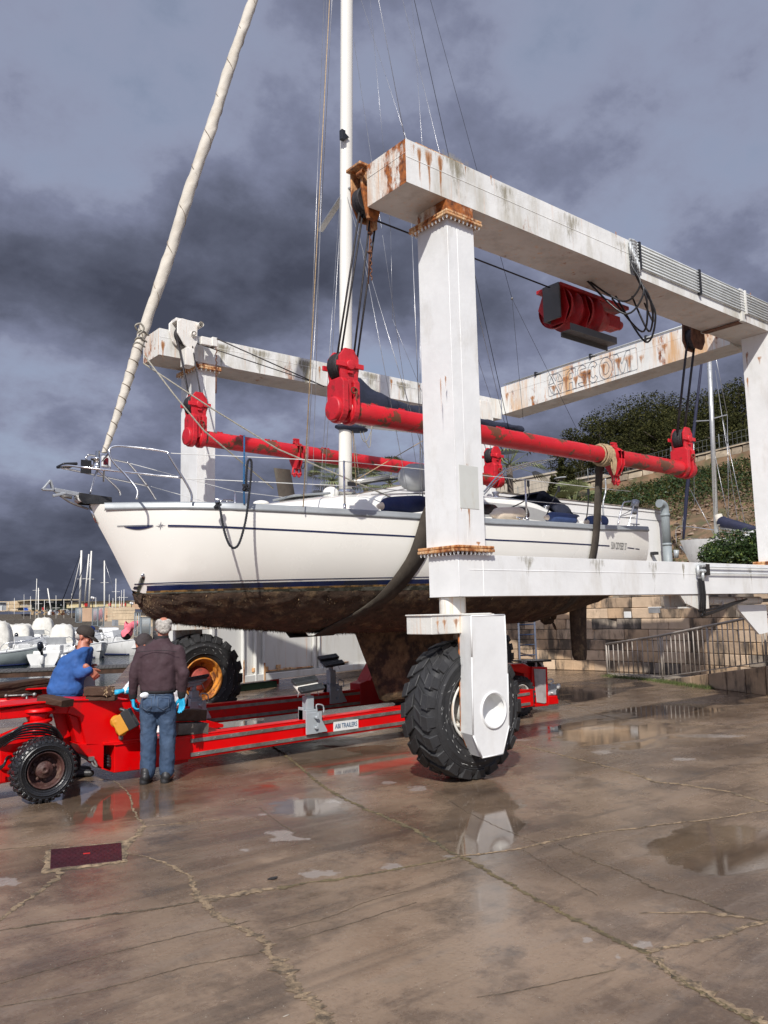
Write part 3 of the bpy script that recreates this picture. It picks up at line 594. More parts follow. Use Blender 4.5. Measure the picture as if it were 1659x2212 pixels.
    # lower beam pipes, hoses and steering ram at the right
    xs2=P(1528,1228,y=6.1).x
    for z in(2.315,2.225):
        m=MB(); m.tube([(xs2-.05,6.13,z),(16.4,6.13,z)],.010,8); m.build('hydraulic_pipe','galv light',root)
    m=MB(); m.box((xs2-.03,6.10,2.19),(xs2+.07,6.165,2.35)); m.build('pipe_clamp','black plastic',root)
    m=MB()
    for z,dx in((2.33,-.22),(2.25,-.10)): m.lathe([(.02,0),(.02,-.05),(.03,-.05),(.03,-.12),(.02,-.12),(.02,-.2),(.001,-.2)],(xs2,6.12,z),'x',8,smooth=False); m.tube([(xs2+dx,6.12,z),(xs2+dx,6.12,z-.14)],.022,8)
    m.build('pipe_fitting','galv light',root)
    for k,dx in enumerate((-.22,-.10,-.16)):
        s=Vector((xs2+dx,6.12,2.15)); e=P(1597+k*8,1298-k*2,y=6.3); m=MB(); m.tube(catmull([s,s+Vector((.02,0,-.25)),s+Vector((.05,.03,-.42-.03*k)),s+Vector((.2,.08,-.47-.03*k)),e],8),.016,8); m.build('hydraulic_hose','hose black',root)
    m=MB(); m.tube([P(1520,1298,y=6.45),P(1640,1297,y=6.45)],.062,20); m.tube([P(1560,1300,y=6.38),P(1562,1316,y=6.36)],.02,8); m.tube([P(1592,1300,y=6.38),P(1594,1314,y=6.36)],.02,8); m.build('steering_ram','rim white',root,bevel=.004,seg=1)
    m=MB(); m.tube([P(1640,1297,y=6.45),P(1690,1296,y=6.45)],.03,12); m.build('ram_rod','worn steel',root)
    m=MB(); x=P(1515,1290,y=6.3).x; m.prism([(6.2,1.92),(6.64,1.92),(6.62,1.72),(6.35,1.72)],x-.45,x-.40,'x'); m.prism([(x-.75,1.922),(x,1.922),(x,1.72),(x-.25,1.70),(x-.62,1.8)],6.19,6.22); m.box((x-.6,6.22,1.73),(x,6.6,1.75)); m.build('gusset','rim white',root)
    m=MB(); m.prism([(12.2,1.75),(13.2,1.75),(13.2,1.3),(12.9,1.28)],6.4,6.44); m.build('gusset','lift white paint',root)
    # wheel forks
    def fork(cx,yo,sg,rim,hub,scf):
        Y=lambda v:yo+sg*v
        m=MB()
        m.tube([(cx-.04,Y(.46),1.74),(cx-.04,Y(.46),1.925)],.145,28)
        m.box((5.66+cx-6.25,Y(.205),1.54),(6.60+cx-6.25,Y(.60),1.735)); m.box((5.64+cx-6.25,Y(.19),1.73),(6.54+cx-6.25,Y(.60),1.745))
        m.build('swivel_head','rim white',root,bevel=.008)
        # outer arm: plate box with chamfered foot
        po=[(6.03,1.72),(6.535,1.72),(6.545,1.1),(6.535,.56),(6.425,.285),(6.115,.285),(6.0,.52),(6.02,1.3)]
        po=[(p[0]+cx-6.25,p[1]) for p in po]
        m=MB(); n=28; hr=.175; hc=(cx+.06,.742)
        # face with round hole: ring strip between hole and outline
        out=[]
        def ray_poly(a):
            best=None
            for i in range(len(po)):
                x1,z1=po[i];x2,z2=po[(i+1)%len(po)]; dx,dz=math.cos(a),math.sin(a); den=dx*(z2-z1)-dz*(x2-x1)
                if abs(den)<1e-9: continue
                t=((x1-hc[0])*(z2-z1)-(z1-hc[1])*(x2-x1))/den; u=((x1-hc[0])*dz-(z1-hc[1])*dx)/den
                if t>0 and -1e-6<=u<=1+1e-6 and (best is None or t<best): best=t
            return best
        angs=sorted(set([i*2*math.pi/72 for i in range(72)]+[math.atan2(p[1]-hc[1],p[0]-hc[0])%(2*math.pi) for p in po]))
        A=[(hc[0]+hr*math.cos(a),Y(0),hc[1]+hr*math.sin(a)) for a in angs]; B=[(hc[0]+ray_poly(a)*math.cos(a),Y(0),hc[1]+ray_poly(a)*math.sin(a)) for a in angs]; K=len(angs)
        m.add(A+B,[(i,(i+1)%K,K+(i+1)%K,K+i) for i in range(K)])
        C=[(p[0]+(.065 if p[0]<cx-.05 else 0),Y(.25),p[2]) for p in B]; m.add(B+C,[(i,(i+1)%K,K+(i+1)%K,K+i) for i in range(K)]); m.add(C,[tuple(range(K))])
        m.build('fork_arm','lift white paint',root)
        m=MB()
        for i in range(len(po)): 
            p,q=po[i],po[(i+1)%len(po)]; weld(m,(p[0],Y(.004),p[1]),(q[0],Y(.004),q[1]),.009)
        m.lathe([(hr-.012,0),(hr+.0,-.014*sg*1),(hr+.016,-.014*sg),(hr+.018,.004*sg)],(hc[0],Y(0),hc[1]),'y',40)
        m.lathe([(hr-.002,-.012*sg),(hr-.004,.11*sg),(hr-.03,.135*sg),(.001,.14*sg)],(hc[0],Y(0),hc[1]),'y',40)
        # rust edged rib on the front side of the arm
        m.build('axle_socket','lift white paint',root)
        m=MB(); m.tube([(q+cx-6.25,Y(.25),w) for q,w in((6.083,1.53),(6.08,1.3),(6.068,.54),(6.17,.29))],.009,6); 
        m.build('fork_rib','rusty end paint',root)
        m=MB(); m.tube([(hc[0],Y(.24),hc[1]),(hc[0],Y(.62),hc[1])],.13,24); m.build('axle','rim white',root)
        return wheel(root,(cx+.06,Y(.455),.728),.728,.46,.335,21,rm=rim,hm=hub,lug=.034,scuff=scf,side=-1)
    fork(6.25,6.0,1,'rim white','rim white',120)
    fork(15.4,6.0,1,'rim white','rim white',0)
    wheel(root,(6.23,12.62,.742),.742,.46,.335,21,rm='rim yellow rust',hm='hub red',lug=.055,scuff=70,hubr=.55)
    m=MB(); m.box((5.75,12.45,1.55),(6.6,12.95,1.74)); m.box((5.95,12.9,.3),(6.45,13.0,1.7)); m.tube([(6.2,12.65,1.74),(6.2,12.65,1.925)],.145,24); m.build('swivel_head','rim white',root,bevel=.008)
    wheel(root,(13.05,12.62,.742),.742,.46,.335,21,rm='rim yellow rust',hm='hub red',lug=.055,hubr=.55)
    return root
LIFT=lift()
# rust runs: irregular stains bleeding down the paint, each with its own outline
def stain_mat(nm='rust run',c1=(.50,.22,.07),c2=(.16,.055,.02),th=.45):
    m=bpy.data.materials.new(nm); m.use_nodes=True; nt=m.node_tree; p=nt.nodes['Principled BSDF']; L=nt.links.new; p.inputs['Roughness'].default_value=.85
    tc=N(nt,'ShaderNodeTexCoord'); mp=N(nt,'ShaderNodeMapping'); mp.inputs['Scale'].default_value=(3,3,.6); L(tc.outputs['Object'],mp.inputs[0]); n=N(nt,'ShaderNodeTexNoise'); n.inputs['Scale'].default_value=9; n.inputs['Detail'].default_value=8; n.inputs['Roughness'].default_value=.7; L(mp.outputs[0],n.inputs['Vector'])
    a=N(nt,'ShaderNodeAttribute'); a.attribute_name='edge'; r=N(nt,'ShaderNodeMapRange'); ad=N(nt,'ShaderNodeMath',operation='ADD'); L(n.outputs[0],ad.inputs[0]); L(a.outputs['Fac'],ad.inputs[1]); L(ad.outputs[0],r.inputs[0]); r.inputs[1].default_value=.62; r.inputs[2].default_value=.98; r.inputs[4].default_value=.85; L(r.outputs[0],p.inputs['Alpha'])
    x=N(nt,'ShaderNodeMix',data_type='RGBA'); r2=N(nt,'ShaderNodeMapRange'); L(ad.outputs[0],r2.inputs[0]); r2.inputs[1].default_value=.85; r2.inputs[2].default_value=1.15; L(r2.outputs[0],x.inputs['Factor']); x.inputs['A'].default_value=(*c1,1); x.inputs['B'].default_value=(*c2,1); L(x.outputs['Result'],p.inputs['Base Color']); MATS[nm]=m
stain_mat(); stain_mat('black run',(.035,.033,.02),(.008,.008,.006)); stain_mat('grime run',(.30,.27,.19),(.16,.14,.09))
def run(px,pt,pb,w,ax,val,mt='rust run',k=1.,par=None,name='rust_streak'):
    kw={ax:val}; a=P(px,pt,**kw); b=P(px,pb,**kw); b=Vector((a.x,a.y,b.z)); hv=Vector((1,0,0)) if ax=='y' else Vector((0,1,0)); nv=Vector((0,-1,0)) if ax=='y' else Vector((-1,0,0)); rows=[];E=[]
    for i in range(13):
        u=i/12; c=a.lerp(b,u)+nv*.0025; ww=w*(.5+.5*math.sin(math.pi*min(1,u*2+.25)))*(1-.6*u)
        for j in range(5): q=(j-2)/2; E.append(.52*k*(1-abs(q))**.7*(1-u**2.5)*min(1,.35+u*6)); 
        rows.append([tuple(c+hv*ww*(j-2)/2) for j in range(5)])
    m=MB(); m.grid(rows,smooth=False); o=m.build(name,mt,par or LIFT,fix=False); t=o.data.attributes.new('edge','FLOAT','POINT'); t.data.foreach_set('value',E); return o
NB=6.17
for q in((925,322,432,.07,1.1),(950,335,440,.06,1),(905,318,405,.05,.9),(893,310,350,.03,.8),(1005,358,380,.02,1),(1060,378,400,.03,.9),(1330,500,520,.03,1.),(1440,560,600,.025,.8),(1620,632,668,.05,1.)): run(q[0],q[1],q[2],q[3],'y',NB,k=q[4])
for q in((985,335,440,.30,.7),(1090,400,470,.28,.6),(1230,462,540,.30,.6),(1340,520,570,.2,.5)): run(*q[:4],'y',NB,mt='grime run',k=q[4],name='grime_streak')
for q in((951,815,925,.016,1),(962,812,850,.02,1),(1013,1095,1150,.03,1.1),(996,1090,1110,.02,1),(1008,1000,1090,.05,.7),(1033,1170,1185,.05,1)): run(*q[:4],'y',NB,k=q[4])
for q in((1140,1200,1260,.2,.55),(1290,1206,1270,.25,.5),(1475,1216,1262,.06,.9),(1410,1212,1280,.2,.5),(1620,1222,1280,.1,.5)): run(*q[:4],'y',NB,mt='grime run',k=q[4],name='grime_streak')
for q in((480,742,800,.3,.75),(560,755,815,.35,.75),(660,778,840,.3,1),(740,792,850,.4,1),(800,805,850,.3,.8),(870,825,868,.3,.9)): run(*q[:4],'y',12.3,mt='grime run',k=q[4],name='grime_streak')
for q in((352,735,790,.05,1.1),(400,775,800,.04,1),(690,790,830,.06,.9),(845,818,850,.06,1),(905,830,850,.05,1)): run(*q[:4],'y',12.3,k=q[4])
for q in((1196,832,858,.10,1),(1222,812,850,.12,1.15),(1243,812,845,.10,1.1),(1262,800,846,.22,1.25),(1272,798,850,.10,1.1),(1303,785,815,.12,1.1),(1335,772,808,.12,1.2),(1358,766,812,.16,.9),(1385,766,800,.08,.8),(1095,848,880,.08,.9),(1435,742,770,.10,1),(1150,855,880,.1,.9)): run(*q[:4],'x',13.575,k=q[4])
for q in((1612,760,800,.05,.9),(1614,815,860,.03,.9),(1640,770,790,.06,.8)): run(*q[:4],'x',13.6,k=q[4])
for q in((960,1338,1368,.05,1.1),(985,1336,1370,.06,1.2),(945,1340,1368,.04,1)): run(*q[:4],'x',5.66,k=q[4])
# ---------------------------------------------------------------- spreader bars
def spreader(label,P0,P1,r,clamps,rope=None,group='red lifting beams of the boat hoist'):
    P0=Vector(P0);P1=Vector(P1); root=thing('spreader_bar',label,'lifting beam',P0,group)
    def at(t): return P0.lerp(P1,t)
    m=MB(); m.tube([at(i/40) for i in range(41)],r,28); m.build('pipe','spreader red',root)
    m=MB()
    for t in [.06+.012*i for i in range(1)]+[.12,.19,.21,.285,.36,.37]:   # bent lugs on the top
        p=at(t)+Vector((0,0,r)); m.rbox(p,(.10,.02,.03),R=Matrix.Rotation(.15,3,'Y')); m.rbox(p+Vector((.03,.02,.01)),(.05,.015,.03),R=Matrix.Rotation(-.3,3,'Y'))
    m.build('lug','spreader red',root)
    for end,s in((0,1),(1,-1)):
        c=at(end)
        m=MB(); m.lathe([(.001,-.19*s),(r*1.08,-.19*s),(r*1.12,-.17*s),(r*1.12,-.06*s)],c,'x',28)
        W=r*1.28
        def body(x0,x1):   # housing plate around the pipe, in the y-z plane
            po=[(c.y-W,c.z+.30),(c.y-W,c.z)]+[(c.y-W*math.cos(a),c.z-W*math.sin(a)) for a in [math.pi*i/12 for i in range(1,12)]]+[(c.y+W,c.z),(c.y+W,c.z+.30),(c.y+W*.7,c.z+.36),(c.y-W*.7,c.z+.36)]
            m.prism(po,x0,x1,'x')
        for q in((-.14,-.06),(.02,.10)): body(c.x+q[0],c.x+q[1])
        m.box((c.x-.05,c.y-W*.8,c.z-.02),(c.x+.01,c.y+W*.8,c.z+.34))
        m.build('end_housing','spreader red plain',root,bevel=.012)
        # sheave cheeks with pin and cross arms
        cc=c+Vector((-.02,0,.50)); hc=.17
        m=MB(); 
        for q in(-.125,.085):
            po=[(cc.x-.11,cc.z-.20),(cc.x+.11,cc.z-.20),(cc.x+.135,cc.z-.05),(cc.x+.135,cc.z+.10),(cc.x+.06,cc.z+.20),(cc.x-.06,cc.z+.20),(cc.x-.135,cc.z+.10),(cc.x-.135,cc.z-.05)]
            m.prism(po,cc.y+q,cc.y+q+.035)
        for q in(-1,1): m.box((cc.x+q*.04,cc.y-.15,cc.z-.03),(cc.x+q*.19,cc.y-.125,cc.z+.03)); m.box((cc.x+q*.04,cc.y+.125,cc.z-.03),(cc.x+q*.19,cc.y+.15,cc.z+.03))
        m.lathe([(.001,-.165),(.055,-.165),(.06,-.15),(.06,.15),(.001,.16)],cc,'y',20); m.rbox(cc+Vector((0,-.14,-.085)),(.07,.03,.03))
        m.build('sheave_cheek','spreader red plain',root,bevel=.006)
        m=MB(); m.lathe([(.04,-.08),(.155,-.08),(.175,-.075),(.155,-.055),(.155,-.045),(.175,-.02),(.155,0),(.175,.02),(.155,.045),(.175,.075),(.155,.08),(.04,.08)],cc+Vector((0,0,.01)),'y',32); m.build('sheave','cable',root)
        m=MB(); q=c+Vector((.0,-W-.006,.20)); m.lathe([(.03,0),(.03,-.012),(.04,-.012),(.04,.0)],q,'y',16); m.tube(catmull([q+Vector((0,-.02,.03)),q+Vector((.035,-.03,.0)),q+Vector((.02,-.02,-.06)),q+Vector((.03,-.02,-.12))],5),.007,6); m.build('lock_pin','dark rust',root)
    for t in clamps:   # sling clamps with shackles
        c=at(t); m=MB(); W=r*1.22
        for q in(-.045,.03):
            po=[(c.y-W,c.z+.08)]+[(c.y-W*math.cos(a),c.z+W*math.sin(a)) for a in[math.pi*i/10 for i in range(0,11)]]+[(c.y+W,c.z-.14),(c.y+.05,c.z-.30),(c.y-.05,c.z-.30),(c.y-W,c.z-.14)]
            m.prism(po,c.x+q,c.x+q+.02,'x')
        m.box((c.x-.04,c.y-.05,c.z-.30),(c.x+.05,c.y+.05,c.z-.12)); m.rbox(c+Vector((0,0,r*1.3)),(.09,.08,.06)); m.rbox(c+Vector((0,0,r*1.3+.05)),(.11,.05,.03))
        m.build('sling_clamp','spreader red plain',root,bevel=.005,seg=1)
        m=MB(); 
        for dx in(-.04,.05): m.tube(catmull([c+Vector((dx-.02,0,-.28)),c+Vector((dx-.035,0,-.36)),c+Vector((dx,0,-.43)),c+Vector((dx+.035,0,-.36)),c+Vector((dx+.02,0,-.28))],5),.017,8); m.tube([c+Vector((dx-.05,0,-.385)),c+Vector((dx+.05,0,-.385))],.02,8)
        m.build('shackle','spreader red plain',root)
        m=MB(); m.tube(catmull([c+Vector((.09,-.03,-.20)),c+Vector((.15,-.03,-.17)),c+Vector((.14,-.03,-.26)),c+Vector((.09,-.03,-.28)),c+Vector((.09,-.03,-.20))],4),.007,6); m.build('latch','dark rust',root)
    if rope is not None:
        c=at(rope); m=MB(); pts=[]
        for i in range(9*16+1):
            a=i/16*2*math.pi; x=c.x-.12+.24*i/(9*16)+.012*math.sin(a*.5); rr=r+.014+.006*math.sin(i*.7); pts.append((x,c.y+rr*math.cos(a),c.z+rr*math.sin(a)))
        m.tube(pts,.013,6); pts=[]
        for i in range(7*16+1):
            a=i/16*2*math.pi; x=c.x+.10-.17*i/(7*16); rr=r+.034+.006*math.sin(i*.9); pts.append((x,c.y+rr*math.cos(a),c.z+rr*math.sin(a)))
        m.tube(pts,.013,6)
        for k in range(5): m.tube(catmull([c+Vector((.02+.015*k,-r-.02,.02)),c+Vector((.03+.02*k,-r-.04,-.12)),c+Vector((.02+.01*k,-r-.02,-.24-.02*k)),c+Vector((.05,-r+.01,-.10))],5),.011,6)
        o=m.build('rope_lashing','rope tan',None,loc=c); tag(o,'tan rope wound many times round the near red beam beside its rear clamp','rope')
    return root
a=P(735,888,y=7.3); b=P(1482,1022,y=7.3)
SP1=spreader('thick red chipped beam nearest the camera, slung in front of the mast',(5.42,7.3,4.075),(12.55,7.3,4.055),.125,[P(1320,1005,y=7.3).x and (P(1328,1005,y=7.3).x-5.42)/7.13],rope=(P(1302,1000,y=7.3).x-5.42)/7.13)
c=P(425,945,y=11.5); d=P(1085,1040,y=11.5); 
SP2=spreader('red chipped beam on the far side of the yacht, behind the mast and lifelines',(c.x,11.5,c.z+.0),(d.x-.25,11.5,d.z),.125,[(P(640,985,y=11.5).x-c.x)/(d.x-.25-c.x)])

# ---------------------------------------------------------------- the lifted yacht
YC=9.5
HB=[(3.30,.03),(3.5,.20),(3.8,.47),(4.15,.76),(4.6,1.03),(5,1.18),(5.5,1.33),(6,1.44),(6.6,1.54),(7.2,1.61),(8,1.69),(9,1.74),(10,1.72),(11,1.64),(12,1.50),(12.6,1.40)]
ZS=[(3.3,3.11),(4.1,3.095),(4.9,3.07),(5.7,3.05),(7.1,3.035),(8.3,3.02),(9.7,3.04),(10.85,3.06),(12.6,3.14)]
ZB=[(3.30,3.05),(3.56,2.6),(3.82,2.107),(3.90,1.93),(3.97,1.82),(4.12,1.755),(4.5,1.70),(5.16,1.63),(5.86,1.57),(6.6,1.52),(7.1,1.50),(8.2,1.49),(9.3,1.505),(10.45,1.56),(11.3,1.66),(12,1.80),(12.6,1.98)]
NY=[(3.3,1.15),(4.2,1.5),(5.5,1.95),(7,2.2),(9,2.3),(12.6,2.4)]; NZ=[(3.3,1.25),(4.2,1.6),(5.5,2.2),(7,2.6),(9,2.9),(12.6,2.9)]
def sm(x,tab):   # smooth interpolation
    return (lerp(x-.12,tab)+lerp(x,tab)*2+lerp(x+.12,tab))/4 if x>3.6 else lerp(x,tab)
ZW=2.065
def hy(x,z):
    hb=sm(x,HB);zs=sm(x,ZS);zb=sm(x,ZB) if x>3.9 else lerp(x,ZB)
    t=max(0,min(1,(zs-z)/(zs-zb))); return hb*(max(0,1-t**lerp(x,NZ)))**(1/lerp(x,NY))
def hull():
    root=thing('sailing_yacht','big white sailing yacht with navy stripes and weed-covered bottom hanging in the slings','sailboat',(7,YC,2))
    xs=[3.30,3.33,3.38,3.45,3.53,3.62,3.72,3.82]+[3.9,3.97,4.05,4.15,4.28,4.42]+list(np.arange(4.6,12.61,.16))
    xs=[float(x) for x in xs]+[12.6]
    xs=sorted(set(round(x,3) for x in xs))
    for side in(-1,1):
        pass
    m=MB(); st=lambda x,z,s:(x+ (0.0 if x<12.5 else -(3.14-z)*-.02),YC+s*hy(x,z),z)
    n=16
    rows=[]
    for x in xs:
        zs=sm(x,ZS); zb=lerp(x,ZB) if x<3.9 else sm(x,ZB); z0=max(ZW,zb); r=[]
        for i in range(n+1): r.append(st(x,zs+(z0-zs)*(i/n),-1))
        rows.append(r)
    m.grid(rows)
    m.grid([[ (q[0],2*YC-q[1],q[2]) for q in r[::-1]] for r in rows])
    # transom
    xt=12.6; rr=[st(xt,3.14+(ZW-3.14)*(i/n),-1) for i in range(n+1)]
    m.grid([[rr[i],(rr[i][0],YC,rr[i][2]),(rr[i][0],2*YC-rr[i][1],rr[i][2])] for i in range(n+1)],smooth=False)
    m.build('hull','hull paint',root)
    # bottom, covered in growth
    m=MB(); rows=[]; rr_=random.Random(5)
    xb=[x for x in xs if (lerp(x,ZB) if x<3.9 else sm(x,ZB))<ZW-.01]
    xb=sorted(set(xb+[round(3.83+.02*i,3) for i in range(8)])); nb=26
    fine=[]
    for a,b in zip(xb,xb[1:]):
        k=max(1,int((b-a)/.05))
        fine+=[a+(b-a)*i/k for i in range(k)]
    fine.append(xb[-1])
    for x in fine:
        zb=lerp(x,ZB) if x<3.9 else sm(x,ZB); r=[]
        for i in range(nb+1):
            t=i/nb; z=ZW+(zb-ZW)*math.sin(t*math.pi/2)**1.0; y=hy(x,z)
            dpt=.0 if i==0 else .018*(fbm(x*9,z*9,t*3)+.4); r.append((x,YC-y-dpt*.6,z-dpt-( .006 if i else 0)))
        r[-1]=(x,YC,zb-.01); rows.append(r)
    m.grid(rows); m.grid([[(q[0],2*YC-q[1],q[2]) for q in r[::-1]] for r in rows])
    m.build('bottom','weed',root)
    # hanging weed strands and tufts
    m=MB(); 
    for i in range(9000):
        x=rr_.uniform(3.9,12.3); zb=lerp(x,ZB) if x<3.9 else sm(x,ZB); t=rr_.random()**.6; z=ZW+(zb-ZW)*math.sin(t*math.pi/2); y=hy(x,z)
        p=Vector((x,YC-y-.004,z)); l=rr_.uniform(.006,.024)*(1+.8*(t>.85)); w=rr_.uniform(.003,.007); a=rr_.uniform(-.5,.5)
        m.add([p+Vector((-w,0,.004)),p+Vector((w,0,.004)),p+Vector((a*l,-l*.45*(1-t)-.004,-l)),p+Vector((0,-.008,.002))],[(0,1,2),(1,3,2),(0,2,3)],0 if rr_.random()<.6 else 1)
    for i in range(2600):
        x=rr_.uniform(3.9,7.4); zb=lerp(x,ZB) if x<3.9 else sm(x,ZB); y=YC-rr_.random()**2*.55*hy(x,zb+.02); 
        zz=zb+(abs(y-YC)/max(.05,sm(x,HB)))**2*.35
        l=rr_.uniform(.012,.05)*(1.5 if rr_.random()<.08 else 1); w=rr_.uniform(.003,.008); p=Vector((x,y,zz)); a=rr_.uniform(-.3,.3)
        m.add([p+Vector((-w,0,0)),p+Vector((w,0,0)),p+Vector((a*l,0,-l)),p+Vector((0,w,0))],[(0,1,2),(1,3,2),(0,2,3)],0)
    o=m.build('hanging_weed',['weed','barnacle'],root,fix=False); o['kind']='stuff'
    # keel with bulb foot, rudder, saildrive
    m=MB(); xk=[(1.50,7.15,9.15),(1.2,7.28,9.1),(.9,7.42,9.08),(.62,7.55,9.1),(.50,7.6,9.15),(.44,7.7,9.05)]; rows=[]
    for z,xa,xb_ in xk:
        w=.115 if z>.7 else (.17 if z>.45 else .05); r=[]
        for i in range(24):
            a=2*math.pi*i/24; u=(1-math.cos(a))/2; th=w*math.sin(a)*(1.6-1.1*u)*.8; r.append((xa+(xb_-xa)*u,YC+th,z))
        rows.append(r)
    m.grid(rows,close=True); m.add(rows[-1],[tuple(range(24))]); m.build('keel','keel growth',root)
    m=MB(); rows=[]
    for z,xa,xb_ in((1.95,12.05,12.62),(1.75,12.10,12.60),(1.3,12.10,12.56),(.9,12.12,12.54),(.83,12.17,12.52),(.80,12.25,12.5)):
        r=[]
        for i in range(20):
            a=2*math.pi*i/20; u=(1-math.cos(a))/2; r.append((xa+(xb_-xa)*u,YC+.055*math.sin(a)*(1.4-u),z))
        rows.append(r)
    m.grid(rows,close=True); m.add(rows[-1],[tuple(range(20))]); m.build('rudder','weed',root)
    m=MB(); pc=P(1188,1342,y=YC); m.prism([(pc.x-.25,1.62),(pc.x+.02,1.62),(pc.x-.02,pc.z+.08),(pc.x-.12,pc.z-.06),(pc.x-.22,pc.z)],YC-.035,YC+.035); m.lathe([(.001,-.18),(.05,-.12),(.055,0),(.03,.08),(.001,.12)],(pc.x,YC,pc.z),'x',14)
    m.build('saildrive','weed',root,bevel=.01)
    m=MB()
    for k in range(3):
        a=2*math.pi*k/3+.5; R=Matrix.Rotation(a,4,'X'); T=Matrix.Translation((pc.x+.05,YC,pc.z))
        m.sph((0,0,0),(.012,.055,.085),12,M=(T@R@Matrix.Translation((0,0,.10))@Matrix.Rotation(.5,4,'Z')))
    m.build('propeller','propeller bronze',root)
    # deck
    m=MB(); m.grid([[(x,YC-hy(x,sm(x,ZS))*.985,sm(x,ZS)-.012),(x,YC,sm(x,ZS)+.02),(x,YC+hy(x,sm(x,ZS))*.985,sm(x,ZS)-.012)] for x in xs]); m.build('deck','gelcoat cabin',root)
    # toe rail / rubbing strake
    for s in(-1,1):
        m=MB(); rows=[]
        for x in [3.42+.02*i for i in range(8)]+list(np.arange(3.6,12.62,.15)):
            x=float(x);zs=sm(x,ZS);y=hy(x,zs); yy=YC+s*y
            r=[(x,yy+s*.0,zs-.075),(x,yy+s*.022,zs-.062),(x,yy+s*.022,zs-.035),(x,yy+s*.012,zs-.028),(x,yy+s*.014,zs-.004),(x,yy-s*.0,zs+.018),(x,yy-s*.03,zs+.018),(x,yy-s*.04,zs-.01)]
            rows.append(r)
        m.grid(rows); m.build('toe_rail','toe rail grey',root)
    # navy stripes as thin vinyl strips following the hull
    def strip(x0,x1,za,zb_,name='stripe',mt='navy stripe',off=.0025,step=.08):
        oo=lambda x: .010*max(0,min(1,(4.9-x)/.8)); m=MB(); rows=[]; k=max(2,int((x1-x0)/step))
        for i in range(k+1):
            x=x0+(x1-x0)*i/k; a=za(x) if callable(za) else za; b=zb_(x) if callable(zb_) else zb_
            if x<4.3: zl=(lerp(x,ZB) if x<3.9 else sm(x,ZB))+.014; a=max(a,zl); b=max(b,zl)
            rows.append([(x-off*.5,YC-hy(x,a)-off-oo(x),a),(x-off*.5,YC-hy(x,(a+b)/2)-off-oo(x),(a+b)/2),(x-off*.5,YC-hy(x,b)-off-oo(x),b)])
        m.grid(rows); return m.build(name,mt,root)
    up_=[(3.6,2.842),(4,2.836),(5,2.790),(6,2.758),(7,2.742),(8.5,2.738),(10,2.742),(11.5,2.752),(12.6,2.735)]
    zu=lambda x:lerp(x,up_)
    strip(4.0,11.15,lambda x:zu(x)+.011,lambda x:zu(x)-.011)
    strip(12.08,12.25,lambda x:zu(x)+.009,lambda x:zu(x)-.009); strip(11.78,12.04,lambda x:zu(x)+.009,lambda x:zu(x)-.009)
    xw0,xw1=3.56,3.87
    strip(xw0,xw1,lambda x:zu(x)+.012,lambda x:zu(x)+.008-.004,step=.03)
    strip(xw0+.06,xw1,lambda x:zu(x)+.002,lambda x:zu(x)+.002-.034*max(0,math.sin(math.pi*min(1,(x-xw0-.06)/.25)))-.006,step=.02)
    # compass star emblem
    m=MB(); sc=(3.94,zu(3.94)); 
    for k in range(8):
        a=k*math.pi/4; R=.052 if k%2==0 else .034
        def q(r,ang): 
            x=sc[0]+r*math.cos(ang); z=sc[1]+r*math.sin(ang); return (x-.003,YC-hy(x,z)-.003,z)
        m.add([q(0,0),q(R,a),q(R*.32,a+math.pi/8)],[(0,1,2)]); m.add([q(R,a),q(R*.97,a),q(R*.30,a-math.pi/8),q(R*.26,a-math.pi/8)],[(0,2,3)])
    m.build('star_emblem','navy stripe',root,fix=False)
    # boot stripes
    bt=lambda x: 2.118+ (x-3.8)*.014
    strip(3.815,12.6,lambda x:bt(x)+.062,lambda x:bt(x)+.050,mt='boot stripe'); strip(3.82,12.6,lambda x:bt(x)+.030,lambda x:bt(x)-.028,mt='boot stripe')
    # dark strake and yellow scum line above the growth
    strip(3.84,12.6,lambda x:bt(x)-.030,lambda x:bt(x)-.052,name='scum_line',mt='scum line'); strip(3.85,12.6,lambda x:bt(x)-.052,lambda x:ZW-.01,name='algae_band',mt='algae band',off=.0035)
    ey=P(310,1243,y=9.25); m=MB(); q=Vector((ey.x,YC-hy(ey.x,ey.z)-.012,ey.z)); m.lathe([(.012,-.012),(.026,-.012),(.026,.006),(.012,.006)],q,'y',16); m.build('pad_eye','stainless',root)
    rows=[];E=[]; m=MB()
    for i in range(13):
        u=i/12; z=ey.z-.02-u*.24; ww=.022*(1+.4*math.sin(u*5)); 
        for j in range(5): E.append(.62*(1-abs(j-2)/2)**.6*(1-.3*u))
        rows.append([(ey.x+ww*(j-2)/2,YC-hy(ey.x+ww*(j-2)/2,z)-.006,z) for j in range(5)])
    m.grid(rows,smooth=False); o=m.build('grime_streak','black run',root,fix=False); t=o.data.attributes.new('edge','FLOAT','POINT'); t.data.foreach_set('value',E)
    # lettering near the stern
    def text(body,size,name,loc,rx,mt,rz=0,ext=.002,parent=root,sx=1,shear=0):
        cu=bpy.data.curves.new(name,'FONT'); cu.body=body; cu.size=size; cu.extrude=ext; cu.align_x='CENTER'; cu.align_y='CENTER'; cu.shear=shear
        t=bpy.data.objects.new(name+'_t',cu); COL.objects.link(t); dg=bpy.context.evaluated_depsgraph_get(); me=bpy.data.meshes.new_from_object(t.evaluated_get(dg)); bpy.data.objects.remove(t)
        me.materials.clear(); me.materials.append(MATS[mt]); o=bpy.data.objects.new(name,me); COL.objects.link(o); o.parent=parent; o.location=Vector(loc)-Vector(parent.location) if parent else loc; o.rotation_euler=(rx,0,rz); o.scale=(sx,1,1); return o
    globals()['text']=text
    x=11.98; xa=P(1321,1180,y=8.0).x
    c0,c1=12.0,12.27
    x0=11.50;x1=11.98
